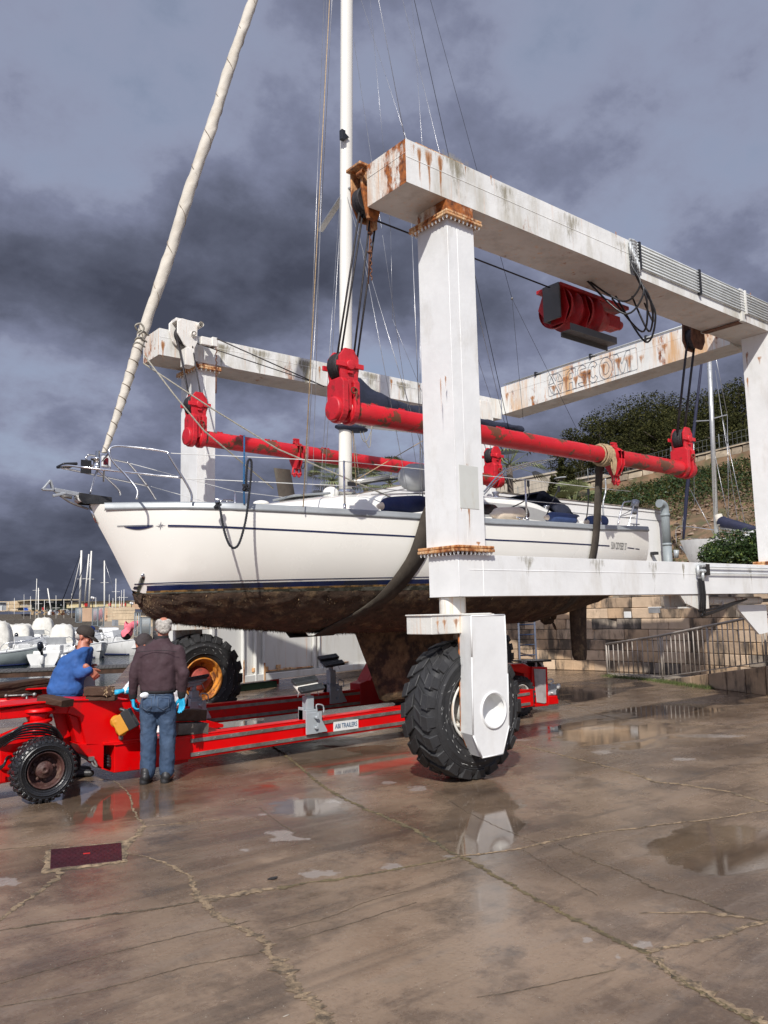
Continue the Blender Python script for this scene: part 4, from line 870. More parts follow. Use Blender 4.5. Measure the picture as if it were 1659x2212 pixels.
    def hp(x,z,o=.004): return Vector((x,YC-hy(x,z)-o,z))
    xl,xr=11.40,11.95; p=hp((xl+xr)/2,zu(11.7)); ang=math.atan2(hp(xr,2.8).y-hp(xl,2.8).y,xr-xl)
    tt=text('SUN ODYSSEY 37',.10,'model_lettering',(0,0,0),0,'ink dark',ext=0); tt.rotation_euler=(0,0,0); tt.location=(0,0,0); tt.scale=(1,1,1)
    for v in tt.data.vertices:
        x=11.475+v.co.x*.70; z=zu(11.5)+.006+v.co.y*1.65; v.co=Vector((x,YC-hy(x,z)-.005,z))-root.location
    # coachroof
    cab=[ # x, half width, side height, crown height
     (4.60,.30,.005,.02),(4.8,.42,.035,.06),(5.2,.60,.10,.14),(5.7,.76,.165,.24),(6.2,.87,.215,.34),(6.8,.95,.25,.43),(7.2,.98,.30,.46),(8.0,1.03,.40,.52),(9.0,1.05,.45,.56),(9.8,1.04,.44,.55),(10.2,1.02,.39,.50),(10.7,1.0,.25,.33),(11.2,.98,.17,.19),(12.0,.93,.13,.14),(12.35,.88,.05,.05)]
    def cr(x,j): return lerp(x,[(c[0],c[j]) for c in cab])
    m=MB(); rows=[]
    for i in range(72):
        x=4.60+(12.35-4.60)*i/71; w,hs,hc=cr(x,1),cr(x,2),cr(x,3); zb=sm(x,ZS)-.02; r=[]
        prof=[(1.10,0),(1.06,.15),(1.0,.75),(.96,.96)]
        pts=[(-w*a,hs*b) for a,b in prof]+[(-w*.96*math.cos(t),hs+(hc-hs)*math.sin(t)) for t in [math.pi*k/16 for k in range(1,16)]]+[(w*a,hs*b) for a,b in prof[::-1]]
        rows.append([(x,YC+p[0],zb+p[1]) for p in pts])
    m.grid(rows); m.build('coachroof','gelcoat cabin',root)
    def cs(x,f,o=.004): # point on near cabin side at fraction of side height
        w,hs=cr(x,1),cr(x,2); a=1.06+(1.0-1.06)*(f-.15)/.6; return (x,YC-w*a-o,sm(x,ZS)-.02+hs*f)
    def sidepatch(x0,x1,f0,f1,name,mt,o=.006,taper=0):
        m=MB(); rows=[]
        for i in range(13):
            u=i/12; x=x0+(x1-x0)*u; e=min(u,1-u); k=min(1,e/.12)**.5 if e<.12 else 1; fm=(f0+f1)/2; hh=(f1-f0)/2*(.35+.65*k)*(1-taper*u)
            rows.append([cs(x,fm-hh,o),cs(x,fm+hh,o)])
        m.grid(rows,smooth=False); return m.build(name,mt,root)
    sidepatch(7.6,P(1232,1100,y=8.44).x,.32,.86,'window_band','cabin grey',.003,.15)
    wx=[P(q,1098,y=8.44).x for q in(1012,1076,1118,1143,1186,1212)]
    for x0,x1 in zip(wx[::2],wx[1::2]): sidepatch(x0,x1,.42,.78,'window','dark window',.008)
    # hatch, mast collar, dorade
    m=MB(); m.rbox((6.25,YC-.02,sm(6.2,ZS)+.365),(.62,.56,.03),R=Matrix.Rotation(-.13,3,'Y')); m.build('hatch','toe rail grey',root,bevel=.01); m=MB(); m.sph((5.55,YC-.1,3.26),(.11,.11,.04),16); m.build('vent','gelcoat cabin',root); m=MB(); m.sph((6.78,YC+.02,3.5),(.12,.12,.1),16); m.build('vent','gelcoat cabin',root)
    # cockpit coaming line and boxes
    for y0 in(-.95,.80): m=MB(); m.prism([(10.0,3.02),(10.1,3.34),(11.2,3.26),(12.3,3.16),(12.35,3.02)],YC+y0,YC+y0+.15); m.build('cockpit_coaming','gelcoat cabin',root,bevel=.03)
    # folded sprayhood
    m=MB(); 
    c=P(1150,1062,y=9.0); d=P(1213,1105,y=9.0)
    rows=[]
    for i in range(13):
        u=i/12; a=Vector((10.35,0,3.56)).lerp(Vector((11.15,0,3.22)),u); hw=.95-.1*math.cos(u*3); th=.10+.06*math.sin(u*6)+.05*math.sin(math.pi*u)
        rows.append([(a.x+th*math.sin(t)*.8,YC-hw*math.cos(t*.5+.0)*1.0+0*t,a.z+th*math.cos(t)+.03*math.sin(5*t+i)) for t in [2*math.pi*k/12 for k in range(12)]])
    m.grid(rows,close=True)
    rows=[]
    for i in range(17):
        v=i/16*math.pi; y=YC-1.0*math.cos(v); z=3.22+.38*math.sin(v)**.6; th=.09+.03*math.sin(7*v)
        rows.append([(10.55+.35*(1-math.sin(v))+th*math.sin(t)*1.6,y,z+th*math.cos(t)) for t in [2*math.pi*k/10 for k in range(10)]])
    m.grid(rows,close=True); m.build('sprayhood','navy canvas',root)
    m=MB(); m.tube(catmull([(7.2,YC-.5,3.42),(8.5,YC-.55,3.52),(9.6,YC-.6,3.53),(10.1,YC-.62,3.46)],6),.012,6); m.tube(catmull([(7.2,YC-.4,3.46),(8.5,YC-.42,3.56),(9.6,YC-.45,3.57),(10.1,YC-.5,3.5)],6),.010,6); m.build('control_line','rope black',root)
    # grab rail / gooseneck frame near the leg : sprayhood bow tube
    tb=lambda pts,r,name,mt,k=6: (lambda m:(m.tube(catmull(pts,k),r,8),m.build(name,mt,root))[1])(MB())
    tb([P(1046,1062,y=8.6),P(1085,1020,y=8.6),P(1130,1004,y=8.8),P(1180,993,y=9.2),P(1200,990,y=9.6)],.016,'awning_bow','stainless')
    tb([P(1046,1068,y=8.62),P(1088,1026,y=8.62),P(1135,1008,y=8.82),P(1180,998,y=9.22)],.010,'awning_bow','stainless')
    # winches
    for x,y in((10.5,8.62),(9.6,8.9),(9.6,10.1)):
        m=MB(); m.lathe([(.07,0),(.07,.03),(.05,.05),(.045,.11),(.06,.13),(.06,.15),(.001,.16)],(x,y,3.3 if x>10 else 3.5),'z',16); m.build('winch','stainless',root)
    for x in(4.55,8.95,12.2):
        m=MB(); y=YC-hy(x,3)+.05; z=sm(x,ZS)+.02; m.tube([(x-.12,y,z+.035),(x+.12,y,z+.035)],.011,8); m.tube([(x-.04,y,z-.01),(x-.04,y,z+.035)],.013,8); m.tube([(x+.04,y,z-.01),(x+.04,y,z+.035)],.013,8); m.build('cleat','stainless',root)
    # bow roller, anchor
    m=MB(); 
    br=[(54+.29297*a,648.05+.29297*b) for a,b in((400,1420),(640,1455),(640,1505),(430,1500),(395,1455))]
    pp=[P(*q,y=9.4) for q in br]; m.prism([(p.x,p.z) for p in pp],9.395,9.41); m.prism([(p.x,p.z) for p in pp],9.56,9.575); m.box((pp[2].x-.3,9.41,pp[2].z+.01),(pp[2].x,9.56,pp[2].z+.02)); m.build('bow_roller','bow plate',root)
    m=MB(); a=P(172,1078,y=9.49); m.lathe([(.02,-.07),(.045,-.07),(.025,0),(.045,.07),(.02,.07)],a,'y',16); m.build('roller_wheel','boat white',root)
    m=MB(); a=P(194,1096,y=9.49); b=P(209,1129,y=9.49); m.tube([a,b],.018,8); m.build('stem_fitting','stainless',root)
    # pulpit
    V=lambda x,y,yy:P(54+.29297*x,648.05+.29297*y,y=yy)
    tb([V(822,1465,8.83),V(825,1395,8.85),V(735,1280,8.95),V(650,1190,9.0),V(622,1120,9.02),V(655,1080,9.02),V(800,1085,8.93),V(1035,1118,8.75),V(1070,1160,8.72),V(1215,1400,8.66),V(1228,1488,8.66)],.0135,'pulpit_rail','stainless')
    tb([V(275,1225,9.4),V(330,1222,9.32),V(500,1242,9.15),V(900,1285,8.9),V(1155,1311,8.7)],.0125,'pulpit_rail','stainless')
    tb([V(275,1225,9.4),V(272,1238,9.5),V(330,1250,9.75),V(520,1290,9.95),V(900,1370,10.2)],.0125,'pulpit_rail','stainless')
    tb([V(965,1470,10.35),V(900,1370,10.3),V(770,1210,10.1),V(735,1195,10.08),V(500,1145,9.85),V(462,1145,9.82),V(452,1175,9.8),V(500,1225,9.83),V(600,1310,9.87),V(690,1400,9.93),V(700,1440,9.95)],.0135,'pulpit_rail','stainless')
    tb([V(480,1425,9.48),V(535,1250,9.5),V(625,1120,9.02)],.012,'pulpit_rail','stainless')
    m=MB(); a=V(275,1212,9.42); b=V(385,1208,9.42); m.beam(a+Vector((0,.1,0)),b+Vector((0,.1,0)),.26,.035); m.build('bow_seat','black plastic',root,bevel=.012)
    # navigation light and furler drum
    m=MB(); a=V(590,1195,9.35); m.rbox(a,(.13,.05,.2)); m.build('light_bracket','stainless',root,bevel=.01); m=MB(); m.rbox(a+Vector((0,-.04,0)),(.10,.04,.13)); m.build('navigation_light','boat white',root,bevel=.008)
    m=MB(); m.rbox(a+Vector((-.015,-.062,.0)),(.055,.012,.08)); m.build('light_lens','lamp red',root)
    m=MB(); a=V(535,1235,9.5); m.lathe([(.02,-.02),(.075,-.02),(.075,0),(.05,.01),(.05,.08),(.08,.09),(.08,.11),(.03,.12),(.025,.2),(.001,.2)],a,'z',20); m.build('furler_drum','stainless',root)
    m=MB(); m.rbox(V(450,1230,9.55),(.12,.02,.16)); m.build('plate','black plastic',root)
    m=MB(); m.beam(V(478,1425,9.5),V(535,1255,9.5),.03,.012); m.build('forestay_plate','stainless',root)
    m=MB(); m.tube([P(155,1075,y=9.49),P(130,1070,y=9.49)],.02,8); m.build('roller_pin','worn steel',root)
    # lifelines and stanchions (near and far)
    near=[(4.30,8.68),(5.98,YC-1.40),(7.9,YC-1.64),(9.05,YC-1.70),(10.95,YC-1.61),(12.1,YC-1.44)]
    ztop=[3.70,3.66,3.66,3.66,3.68,3.72]
    for k,(x,y) in enumerate(near):
        if k in(0,2,5): continue
        zs=sm(x,ZS); m=MB(); m.tube([(x,y,zs-.01),(x,y,zs+.63)],.0135,8); m.tube([(x,y,zs-.01),(x,y,zs+.08)],.019,8); m.build('stanchion','stainless',root)
        m=MB(); m.tube([(x,2*YC-y,zs-.01),(x,2*YC-y,zs+.6)],.0125,8); m.build('stanchion','stainless',root)
    for f in(0,1):
        m=MB(); pts=[]
        for k,(x,y) in enumerate(near): pts.append((x,y,sm(x,ZS)+(.62 if f==0 else .31)))
        pts[0]=V(1075,1130,8.74) if f==0 else V(1180,1316,8.69); m.tube(pts,.0052,6); m.build('lifeline','lifeline',root)
        m=MB(); pts=[(x,2*YC-y,sm(x,ZS)+(.60 if f==0 else .31)) for x,y in near]; pts[0]=V(775,1205,10.1) if f==0 else V(930,1375,10.25); m.tube(pts,.0045,6); m.build('lifeline','lifeline',root)
    # stern pushpit
    G=lambda x,y,yy:P(1026+.26037*x,810+.26037*y,y=yy)   # from the 1900,1500 detail view
    tb([G(1185,1245,8.5),G(1225,1080,8.5),G(1260,1052,8.5),G(1330,1050,8.9),G(1350,1080,9.1),G(1335,1295,9.1)],.0135,'pushpit_rail','stainless')
    tb([G(1268,1285,8.3),G(1310,1110,8.3),G(1335,1045,8.4)],.0135,'pushpit_rail','stainless')
    for k in range(3): tb([G(1195+10*k,1185-10*k,8.5),G(1330,1180-38*k,8.7)],.007,'boarding_step','stainless',2)
    m=MB(); m.tube([G(1322,1100,8.6),G(1334,1045,8.6)],.07,16); m.tube([G(1320,1150,8.6),G(1326,1110,8.6)],.05,12); m.build('stern_light','galvanised',root)
    tb([G(1090,1265,8.15),G(1068,1180,8.15),G(1064,1060,8.15),G(1085,960,8.15),G(1082,860,8.15)],.014,'stern_bar','galvanised')
    # mast, spreaders, boom
    MX=7.03
    def mx(z): return (MX+(z-3.56)*.025,YC,z)
    m=MB(); m.tube([mx(3.50),mx(4),mx(8),mx(12),mx(15.5)],[.105]*5,24,flat=.80); m.build('mast','mast paint',root)
    m=MB(); m.lathe([(.14,0),(.14,.03),(.11,.05)],(7.03,YC,3.52),'z',20); m.build('mast_collar','stainless',root)
    m=MB(); m.tube([mx(12.8),(7.3,YC-.0,12.9)],.01,6); b=P(735,300,y=YC); m.rbox(b+Vector((-.03,-.10,0)),(.07,.07,.16)); m.prism([(b.x-.03,b.z-.06),(b.x-.03,b.z+.07),(b.x+.09,b.z)],YC-.12,YC-.06); m.build('steaming_light','black plastic',root,bevel=.01)
    zsp=8.25
    for s,e in((-1,(7.45,YC-1.15,8.34)),(1,(7.45,YC+1.15,8.14))):
        m=MB(); m.beam(mx(zsp),e,.10,.028); m.build('spreader','mast silver',root,bevel=.008)
    # boom with sail bag
    ba=Vector((7.12,YC,4.62)); bb=Vector((10.9,YC-.05,4.78))
    m=MB(); m.beam(ba,bb,.13,.17); m.build('boom','mast silver',root,bevel=.03)
    m=MB(); rows=[]
    for i in range(40):
        u=i/39; p=ba.lerp(bb,u)+Vector((0,0,.09)); hgt=lerp(u,[(0,.55),(.04,.58),(.12,.40),(.25,.27),(.6,.20),(1,.12)]); w=lerp(u,[(0,.13),(.1,.17),(1,.11)])
        r=[]
        for k in range(16):
            t=2*math.pi*k/16; r.append((p.x+(.0),p.y+w*math.cos(t)*(1+.12*math.sin(3*u*9+t)),p.z+hgt*.5+hgt*.55*math.sin(t)+.012*math.sin(u*60+k)))
        rows.append(r)
    m.grid(rows,close=True); m.add(rows[0],[tuple(range(16))]); m.add(rows[-1],[tuple(range(16))]); m.build('sail_cover','navy canvas',root)
    m=MB(); a=Vector((7.15,YC-.02,4.50)); m.sph(a,(.3,.14,.06),14); m.build('mast_boot','navy canvas',root)
    m=MB(); m.tube([P(763,1041,y=9.45),P(840,1030,y=9.4)],.035,14); m.tube([P(840,1030,y=9.4),P(925,1020,y=9.35)],.024,12); m.build('boom_vang','mast silver',root)
    m=MB(); m.tube([P(756,1048,y=9.45),P(845,1036,y=9.4),P(930,1028,y=9.4)],.014,8); m.rbox(P(758,1046,y=9.42),(.13,.05,.06)); m.build('vang_tackle','black plastic',root)
    m=MB(); g=P(900,1032,y=9.0); m.sph(g,(.32,.25,.22),14); m.build('rope_bag','boat grey',root)
    # furled genoa
    f0=P(225,978,y=YC); f1=P(545,0,y=YC)
    top=f0.lerp(f1,1.45); m=MB(); rows=[]; n=260
    for i in range(n+1):
        u=i/n; p=f0.lerp(top,u); r=lerp(u,[(0,.030),(.02,.040),(.07,.052),(.12,.062),(.14,.064),(.15,.050),(.16,.064),(.3,.072),(.45,.074),(.6,.070),(.69,.066),(1,.04)])
        p=p+Vector((.008*math.sin(u*30),0,0)); row=[]
        for k in range(20):
            a=2*math.pi*k/20; ph=(u*math.dist(f0,top)/(.17 if u<.15 else .62)-a/(2*math.pi))%1; rr=r*(1+.20*ph-.1 if u<.15 else 1+.06*math.sin(a*2+u*60)+.10*ph+.03*math.sin(a*3-u*170))
            row.append((p.x+rr*math.cos(a),p.y+rr*math.sin(a),p.z))
        rows.append(row)
    m.grid(rows,close=True); m.build('furled_genoa','sailcloth',root)
    m=MB(); pts=[]; Ltot=math.dist(f0,top); ph=0; n=900
    for i in range(n+1):
        u=i/n*.7; p=f0.lerp(top,u); r=lerp(u,[(0,.030),(.02,.040),(.07,.052),(.12,.062),(.14,.064),(.15,.050),(.16,.064),(.3,.072),(.45,.074),(.6,.070),(.69,.066),(1,.04)]); ph+=.7/n*Ltot/(.17 if u<.15 else .62)*2*math.pi; pts.append(p+Vector((math.cos(-ph)*r*1.05+.008*math.sin(u*30),math.sin(-ph)*r*1.05,0)))
    m.tube(pts,.0055,4); m.build('leech_seam','sail seam',root)
    m=MB(); m.tube([f0+Vector((-.0,0,-.35)),f0+Vector((.01,0,.03))],.012,8); m.build('forestay','rigging wire',root)
    for q in(.140,.147,.156):
        c=f0.lerp(top,q); m=MB(); m.tube([c+Vector((.068*math.cos(a),.068*math.sin(a),.02*math.sin(a*2))) for a in [2*math.pi*k/16 for k in range(17)]],.011,6); 
        if q==.156: m.tube(catmull([c+Vector((-.1,-.07,0)),c+Vector((-.14,-.1,.05)),c+Vector((-.08,-.12,.08)),c+Vector((-.04,-.12,.02)),c+Vector((-.09,-.1,-.05))],5),.012,6)
        m.build('sheet_wrap','rope grey',root)
    # standing and running rigging
    def wire(a,b,r=.0045,mt='rigging wire',name='shroud'):
        m=MB(); m.tube([a,b],r,5); return m.build(name,mt,root)
    cpl=(7.35,YC-1.52,3.05)
    T=lambda px,py,yy:P(px,py,y=yy)
    wire((7.25,YC-1.45,3.05),(7.45,YC-1.14,8.34),.006); wire((7.45,YC-1.14,8.34),(7.2,YC,15),.005); wire((7.6,YC-1.45,3.05),(7.10,YC-.05,8.2),.005)
    wire((7.25,YC+1.45,3.05),(7.45,YC+1.14,8.14),.006); wire((7.45,YC+1.14,8.14),(7.2,YC,15),.005); wire((7.6,YC+1.45,3.05),(7.10,YC+.05,8.2),.005)
    wire(T(655,1095,8.1),T(712,0,9.2),.0075,'rope tan','halyard'); wire(T(660,1062,9.3),T(700,0,9.4),.005,name='halyard'); wire(T(675,1062,9.7),T(706,0,9.45),.004,name='halyard'); wire(T(692,1060,9.2),T(735,420,9.45),.004,name='halyard')
    wire(T(770,1050,9.4),T(747,720,9.45),.007,'rope tan','halyard'); wire(T(778,1046,9.42),T(752,850,9.46),.006,'rope grey','halyard')
    wire(T(880,1060,8.5),T(760,420,9.42),.0045); wire(T(900,1010,9.3),T(765,90,9.5),.0035); wire(T(907,1070,8.3),T(908,560,8.3),.005); wire(T(913,1070,8.3),T(911,560,8.3),.005)
    wire(T(1060,860,9.4),T(780,0,9.5),.0035,name='lazy_jack'); wire(T(1095,935,9.5),T(870,0,9.5),.0045,name='topping_lift'); wire(T(1100,930,9.3),T(895,0,9.5),.0055,'rope black','backstay')
    wire(T(1130,905,9.5),T(1106,645,9.5),.0035,'rope black','lazy_jack'); wire(T(1106,645,9.5),T(930,0,9.5),.0038,'rope black','lazy_jack'); wire(T(1106,645,9.5),T(1245,925,9.6),.0035,'rope black','lazy_jack')
    m=MB(); m.sph(T(1106,645,9.5),.025,10); m.build('block','worn steel',root)
    wire(T(935,640,9.4),T(890,0,9.5),.003,name='lazy_jack'); wire(T(848,690,9.5),T(844,500,9.5),.003,name='lazy_jack'); wire(T(844,500,9.5),T(800,0,9.5),.003,name='lazy_jack'); wire(T(848,690,9.5),T(925,880,9.5),.003,name='lazy_jack')
    wire(T(760,1042,9.45),T(914,952,9.0),.007,'rope tan','boom_guy')
    # genoa sheets led aft, and looped reefing line below the boom
    for a,b,c in((T(310,785,9.45),T(600,970,8.9),T(905,1100,8.3)),(T(312,768,9.4),T(440,930,8.7),T(590,1055,8.9))):
        m=MB(); m.tube([a,a.lerp(b,.5)+Vector((0,0,-.02)),b,b.lerp(c,.5),c],.010,6); m.build('genoa_sheet','rope grey',root)
    for k in range(2):
        a=T(775+8*k,905,9.4); b=T(806-4*k,907,9.4); m=MB(); m.tube(catmull([a,T(780+6*k,940,9.4),T(790+8*k,955+12*k,9.4),T(802,930,9.4),b],6),.007,6); m.build('reef_line','rope grey',root)
    # awning frame tube seen right of mast foot
    return root
YACHT=hull()
# anchor on the bow
an=thing('anchor','galvanised plough anchor with open triangular fluke hanging off the yacht bow roller','anchor',P(115,1055,y=9.49))
m=MB(); V=lambda x,y,yy=9.49:P(54+.29297*x,648.05+.29297*y,y=yy)
m.beam(V(215,1400),V(430,1440),.03,.05); m.beam(V(205,1445),V(300,1425),.05,.03); m.build('shank','galvanised',an,bevel=.006)
m=MB(); a,b,c=V(185,1330),V(128,1398),V(208,1402)
for p,q in((a,b),(b,c),(c,a)): m.beam(p,q,.06,.022)
m.build('fluke','galvanised',an,bevel=.005); m=MB(); m.tube(catmull([V(208,1402),V(330,1490),V(465,1540)],6),.012,8); m.sph(V(400,1455),(.05,.05,.04),10); m.build('stock','worn steel',an)
# slings
def sling(xt,xf,w,label,top,zend=None):
    x2=xf(2.4)
    m=MB(); pts=[]; zb=sm(x2,ZB)
    # near side down round the hull and up the far side
    prof=[]
    for i in range(13):
        z=3.02-(3.02-1.62)*i/12; prof.append((YC-hy(xf(z),z)-.03,z))
    prof+= [(YC-hy(x2,zb+.03)*k,zb-.035+.02*k) for k in(.75,.4,0,-.4,-.75)]
    prof+= [(2*YC-p[0],p[1]) for p in prof[12::-1]]
    prof=[(top[1],top[2])]+[p for p in prof if True]+[(11.5,4.2)]
    k=len(prof); rows=[]
    for i,(y,z) in enumerate(prof):
        x=xt if i==0 else xf(z)
        rows.append([(x-w/2,y,z),(x,y-.004*(1 if y<YC else -1),z),(x+w/2,y,z)])
    m.grid(rows); o=m.build('lifting_sling','sling web',None,fix=False)
    so_=o.modifiers.new('thick','SOLIDIFY'); so_.thickness=.012
    # stitched ribs
    return tag(o,label,'sling','webbing slings under the yacht')
sling(7.45,lambda z:lerp(z,[(1.5,6.40),(1.62,6.45),(1.96,6.72),(2.5,7.02),(3.02,7.2)]),.32,'worn dark webbing sling curving under the bow half of the hull beside the near leg',(7.45,7.45,4.0))
sling(10.28,lambda z:lerp(z,[(2.4,10.56),(3.1,10.73)]),.17,'dark webbing sling hanging straight at the stern from the rope-wound end of the near beam',(10.28,7.38,3.9))
# fenders
def fender(p,q,r,mt,label,endm='cream fender',rope=None):
    p=Vector(p);q=Vector(q); t=thing('fender',label,'fender',p,'fenders lying along the yacht side deck'); d=(q-p).normalized(); L=(q-p).length
    m=MB(); m.tube([p.lerp(q,u) for u in(0,.03,.08,.16,.3,.7,.84,.92,.97,1)],[r*k for k in(.30,.62,.85,.97,1,1,.97,.85,.62,.3)],24); m.build('body',mt,t)
    m=MB(); m.tube([p-d*.07,p-d*.03,p+d*.015,p+d*.05],[r*.18,r*.34,r*.45,r*.62],16); m.tube([q+d*.05,q-d*.02],[r*.2,r*.5],16); m.build('end_cap',endm,t)
    if rope: m=MB(); m.tube(catmull([p-d*.03]+[Vector(v) for v in rope],5),.009,6); m.rbox(Vector(rope[-1]),(.03,.03,.10)); m.build('fender_line','rope black',t)
    return t
z0=3.07
fender(P(824,1093,y=8.08),P(922,1087,y=8.08),.115,'navy fender','large navy cloth-covered fender lying on deck left of the near hoist leg')
fender(P(1066,1112,y=8.0),P(1130,1110,y=8.0),.105,'cream fender','cream plastic fender on the side deck just right of the near hoist leg',rope=[P(1136,1080,y=8.0),P(1141,1044,y=8.0)])
fender(P(1182,1118,y=7.98),P(1242,1124,y=7.98),.10,'blue fender','blue fender with glinting wet patch on the side deck below the rolled sprayhood',rope=[P(1190,1090,y=8.0),P(1207,1056,y=8.0)])
fender(P(1268,1128,y=8.08),P(1308,1126,y=8.08),.105,'blue fender','blue fender half hidden behind the stern sling',rope=[P(1270,1095,y=8.0),P(1271,1062,y=8.0)])
# ropes
def rope(pts,r,mt,label,k=8,knot=None,strand=True):
    pts=catmull(pts,k); m=MB()
    if strand:
        for s in range(3):
            q=[];ln=0
            for i,p in enumerate(pts):
                if i: ln+=(p-pts[i-1]).length
                a=ln/(r*7)*2*math.pi+s*2.094; t=(pts[min(i+1,len(pts)-1)]-pts[max(i-1,0)]).normalized(); u=t.orthogonal().normalized(); w=t.cross(u); q.append(p+u*math.cos(a)*r*.5+w*math.sin(a)*r*.5)
            m.tube(q,r*.62,6)
    else: m.tube(pts,r,8)
    if knot:
        for c in knot:
            c=Vector(c)
            for j in range(4): m.tube(catmull([c+Vector((rnd.uniform(-1,1)*r*3,rnd.uniform(-1,1)*r*2,rnd.uniform(-1,1)*r*3)) for _ in range(6)],5),r*.8,6)
    o=m.build('rope',mt,None,loc=pts[0],fix=False); return tag(o,label,'rope')
V=lambda x,y,yy:P(337.6+.2602*(x)+40.4,918+.2604*y,y=yy)   # 700,1700 detail view
RP=lambda x,y,yy:P((700+.4822*x)/1.8517,(1700+.4822*y)/1.8517,y=yy)
bl=[RP(625,285,8.28),RP(600,330,8.27),RP(590,430,8.26),RP(590,520,8.25)]
rope([RP(355,665,8.42),RP(375,700,8.36),RP(390,790,8.28),RP(415,900,8.22),RP(450,990,8.18),RP(490,1020,8.16),RP(530,985,8.16),RP(565,880,8.17),RP(590,770,8.2),RP(610,620,8.22),RP(630,430,8.25),RP(635,310,8.27),RP(620,285,8.28),RP(603,310,8.27),RP(592,420,8.26),RP(588,540,8.25)],.0135,'rope black','black mooring rope hanging in a long loop down the white topsides near the bow',k=14,knot=[RP(358,668,8.42),RP(588,520,8.25)])
rope([RP(575,90,8.45),RP(574,300,8.4),RP(572,500,8.38),RP(574,655,8.4)],.011,'rope blue','blue rope hanging doubled from the sheet to the side deck beside the black loop',k=20)

# ---------------------------------------------------------------- red boat trailer
Z1=lambda x,y,yy=9.0:P(x/3,1188+y/3,y=yy)
ZT=lambda x,y,yy:P(x*.1628,1431+y*.1628,y=yy)
def trailer():
    root=thing('boat_trailer','long bright red self-propelled boat trailer parked under the yacht','trailer',(3.2,9.6,0))
    def pr(pts,y0,y1,name,mt='trailer red',bev=.006):
        m=MB(); m.prism([(Z1(*q,y0).x,Z1(*q,y0).z) for q in pts],y0,y1); return m.build(name,mt,root,bevel=bev,seg=1)
    ya=9.02
    # near rail
    def rail(x0,x1,y0,y1,za0,za1,zb0,zb1,side):
        m=MB(); v=[(x0,y0,za0),(x1,y0,zb0),(x1,y1,zb0),(x0,y1,za0),(x0,y0,za1),(x1,y0,zb1),(x1,y1,zb1),(x0,y1,za1)]
        m.add(v,[(0,3,2,1),(4,5,6,7),(0,1,5,4),(1,2,6,5),(2,3,7,6),(3,0,4,7)]); m.build('rail','trailer red',root,bevel=.012)
        h=za1-za0
        for f in(.80,.20):
            m=MB(); a=Vector((x0+.28,y0-.007,za0+h*f)); b=Vector((x1-.1,y0-.007,zb0+(zb1-zb0)*f)); m.beam(a,b,.012,.042); 
            k=int((x1-x0)/.22)
            for i in range(k): m.sph(a.lerp(b,(i+.5)/k)+Vector((0,-.007,0)),(.010,.004,.010),8)
            m.build('rub_strip','worn steel',root)
        m=MB(); m.beam((x0,y0+.03,za1+.004),(x1,y0+.03,zb1+.004),.07,.012); m.build('top_flange','trailer red',root,bevel=.003,seg=1)
    rail(4.02,10.3,8.90,9.14,.145,.405,.205,.465,-1)
    rail(4.7,10.3,10.72,10.95,.255,.515,.27,.53,-1)
    # label plate
    a=P(721,1557,y=8.88);b=P(772,1570,y=8.88)
    m=MB(); z=(a.z+b.z)/2-.004; m.box((a.x,8.885,z-.075),(b.x+.02,8.892,z+.045)); o=m.build('label_plate','sticker white',root); text('ABI TRAILERS',.085,'label_lettering',((a.x+b.x)/2+.01,8.882,z-.015),math.radians(90),'ink blue',sx=.72,parent=root)
    # front arm: upper plate girder, gusset panel and lower box
    pr([(-140,1065),(250,1000),(470,985),(470,1062),(330,1062),(170,1085),(-140,1115)],ya,ya+.35,'gooseneck_beam')
    pr([(470,970),(650,958),(825,968),(850,990),(930,1225),(930,1250),(560,1268),(515,1085),(440,1060)],ya-.03,ya+.02,'gusset_panel')
    pr([(440,1062),(515,1085),(560,1265),(500,1250),(455,1100)],ya+.02,ya+.3,'gusset_side')
    pr([(-20,1012),(250,984),(470,968),(830,966),(830,974),(470,978),(250,996),(-20,1024)],ya-.05,ya+.38,'top_plate',bev=.003)
    pr([(500,1256),(676,1256),(672,1420),(640,1400),(560,1330)],ya-.03,ya+.3,'lower_box')
    pr([(742,1258),(925,1232),(1225,1195),(1222,1372),(1150,1392),(742,1445)],ya-.05,ya+.36,'lower_box')
    pr([(672,1250),(930,1222),(930,1236),(742,1268),(672,1268)],ya-.06,ya+.3,'lower_box'); pr([(672,1415),(742,1440),(742,1446),(660,1420)],ya-.05,ya+.3,'lower_box')
    pr([(676,1256),(742,1256),(742,1440),(676,1415)],ya+.22,ya+.25,'box_back','black plastic')
    pr([(925,1236),(1225,1196),(1225,1203),(742,1268),(742,1262)],ya-.07,ya+.40,'box_lid',bev=.003)
    m=MB(); 
    for k in range(4): m.tube(catmull([Z1(676,1330+18*k,ya+.12),Z1(700,1335+20*k,ya+.05),Z1(742,1372+14*k,ya+.1)],6),.022 if k else .014,8)
    m.build('hose_bundle','hose black',root)
    # latch plate and lugs
    m=MB(); a=Z1(783,1185,ya-.05); m.rbox(a,(.05,.03,.14)); m.sph(a+Vector((0,-.015,.06)),.022,10); m.sph(a+Vector((0,-.015,-.06)),.022,10); m.build('handle','worn steel',root,bevel=.01)
    m=MB(); m.tube(catmull([Z1(590,1360,ya-.05),Z1(605,1395,ya-.07),Z1(628,1400,ya-.08),Z1(600,1345,ya-.06)],5),.012,7); m.rbox(Z1(592,1352,ya-.06),(.05,.04,.04)); m.build('shackle','worn steel',root)
    # triangular grey skid below the lower box
    m=MB(); q=[Z1(500,1262,ya+.1),Z1(560,1300,ya+.1),Z1(640,1402,ya+.1),Z1(560,1352,ya+.1)]; m.prism([(p.x,p.z) for p in q],ya+.05,ya+.3); m.build('skid_plate','grey plate',root)
    # front wheel assembly with spring
    wc=P(92,1666,y=8.62)
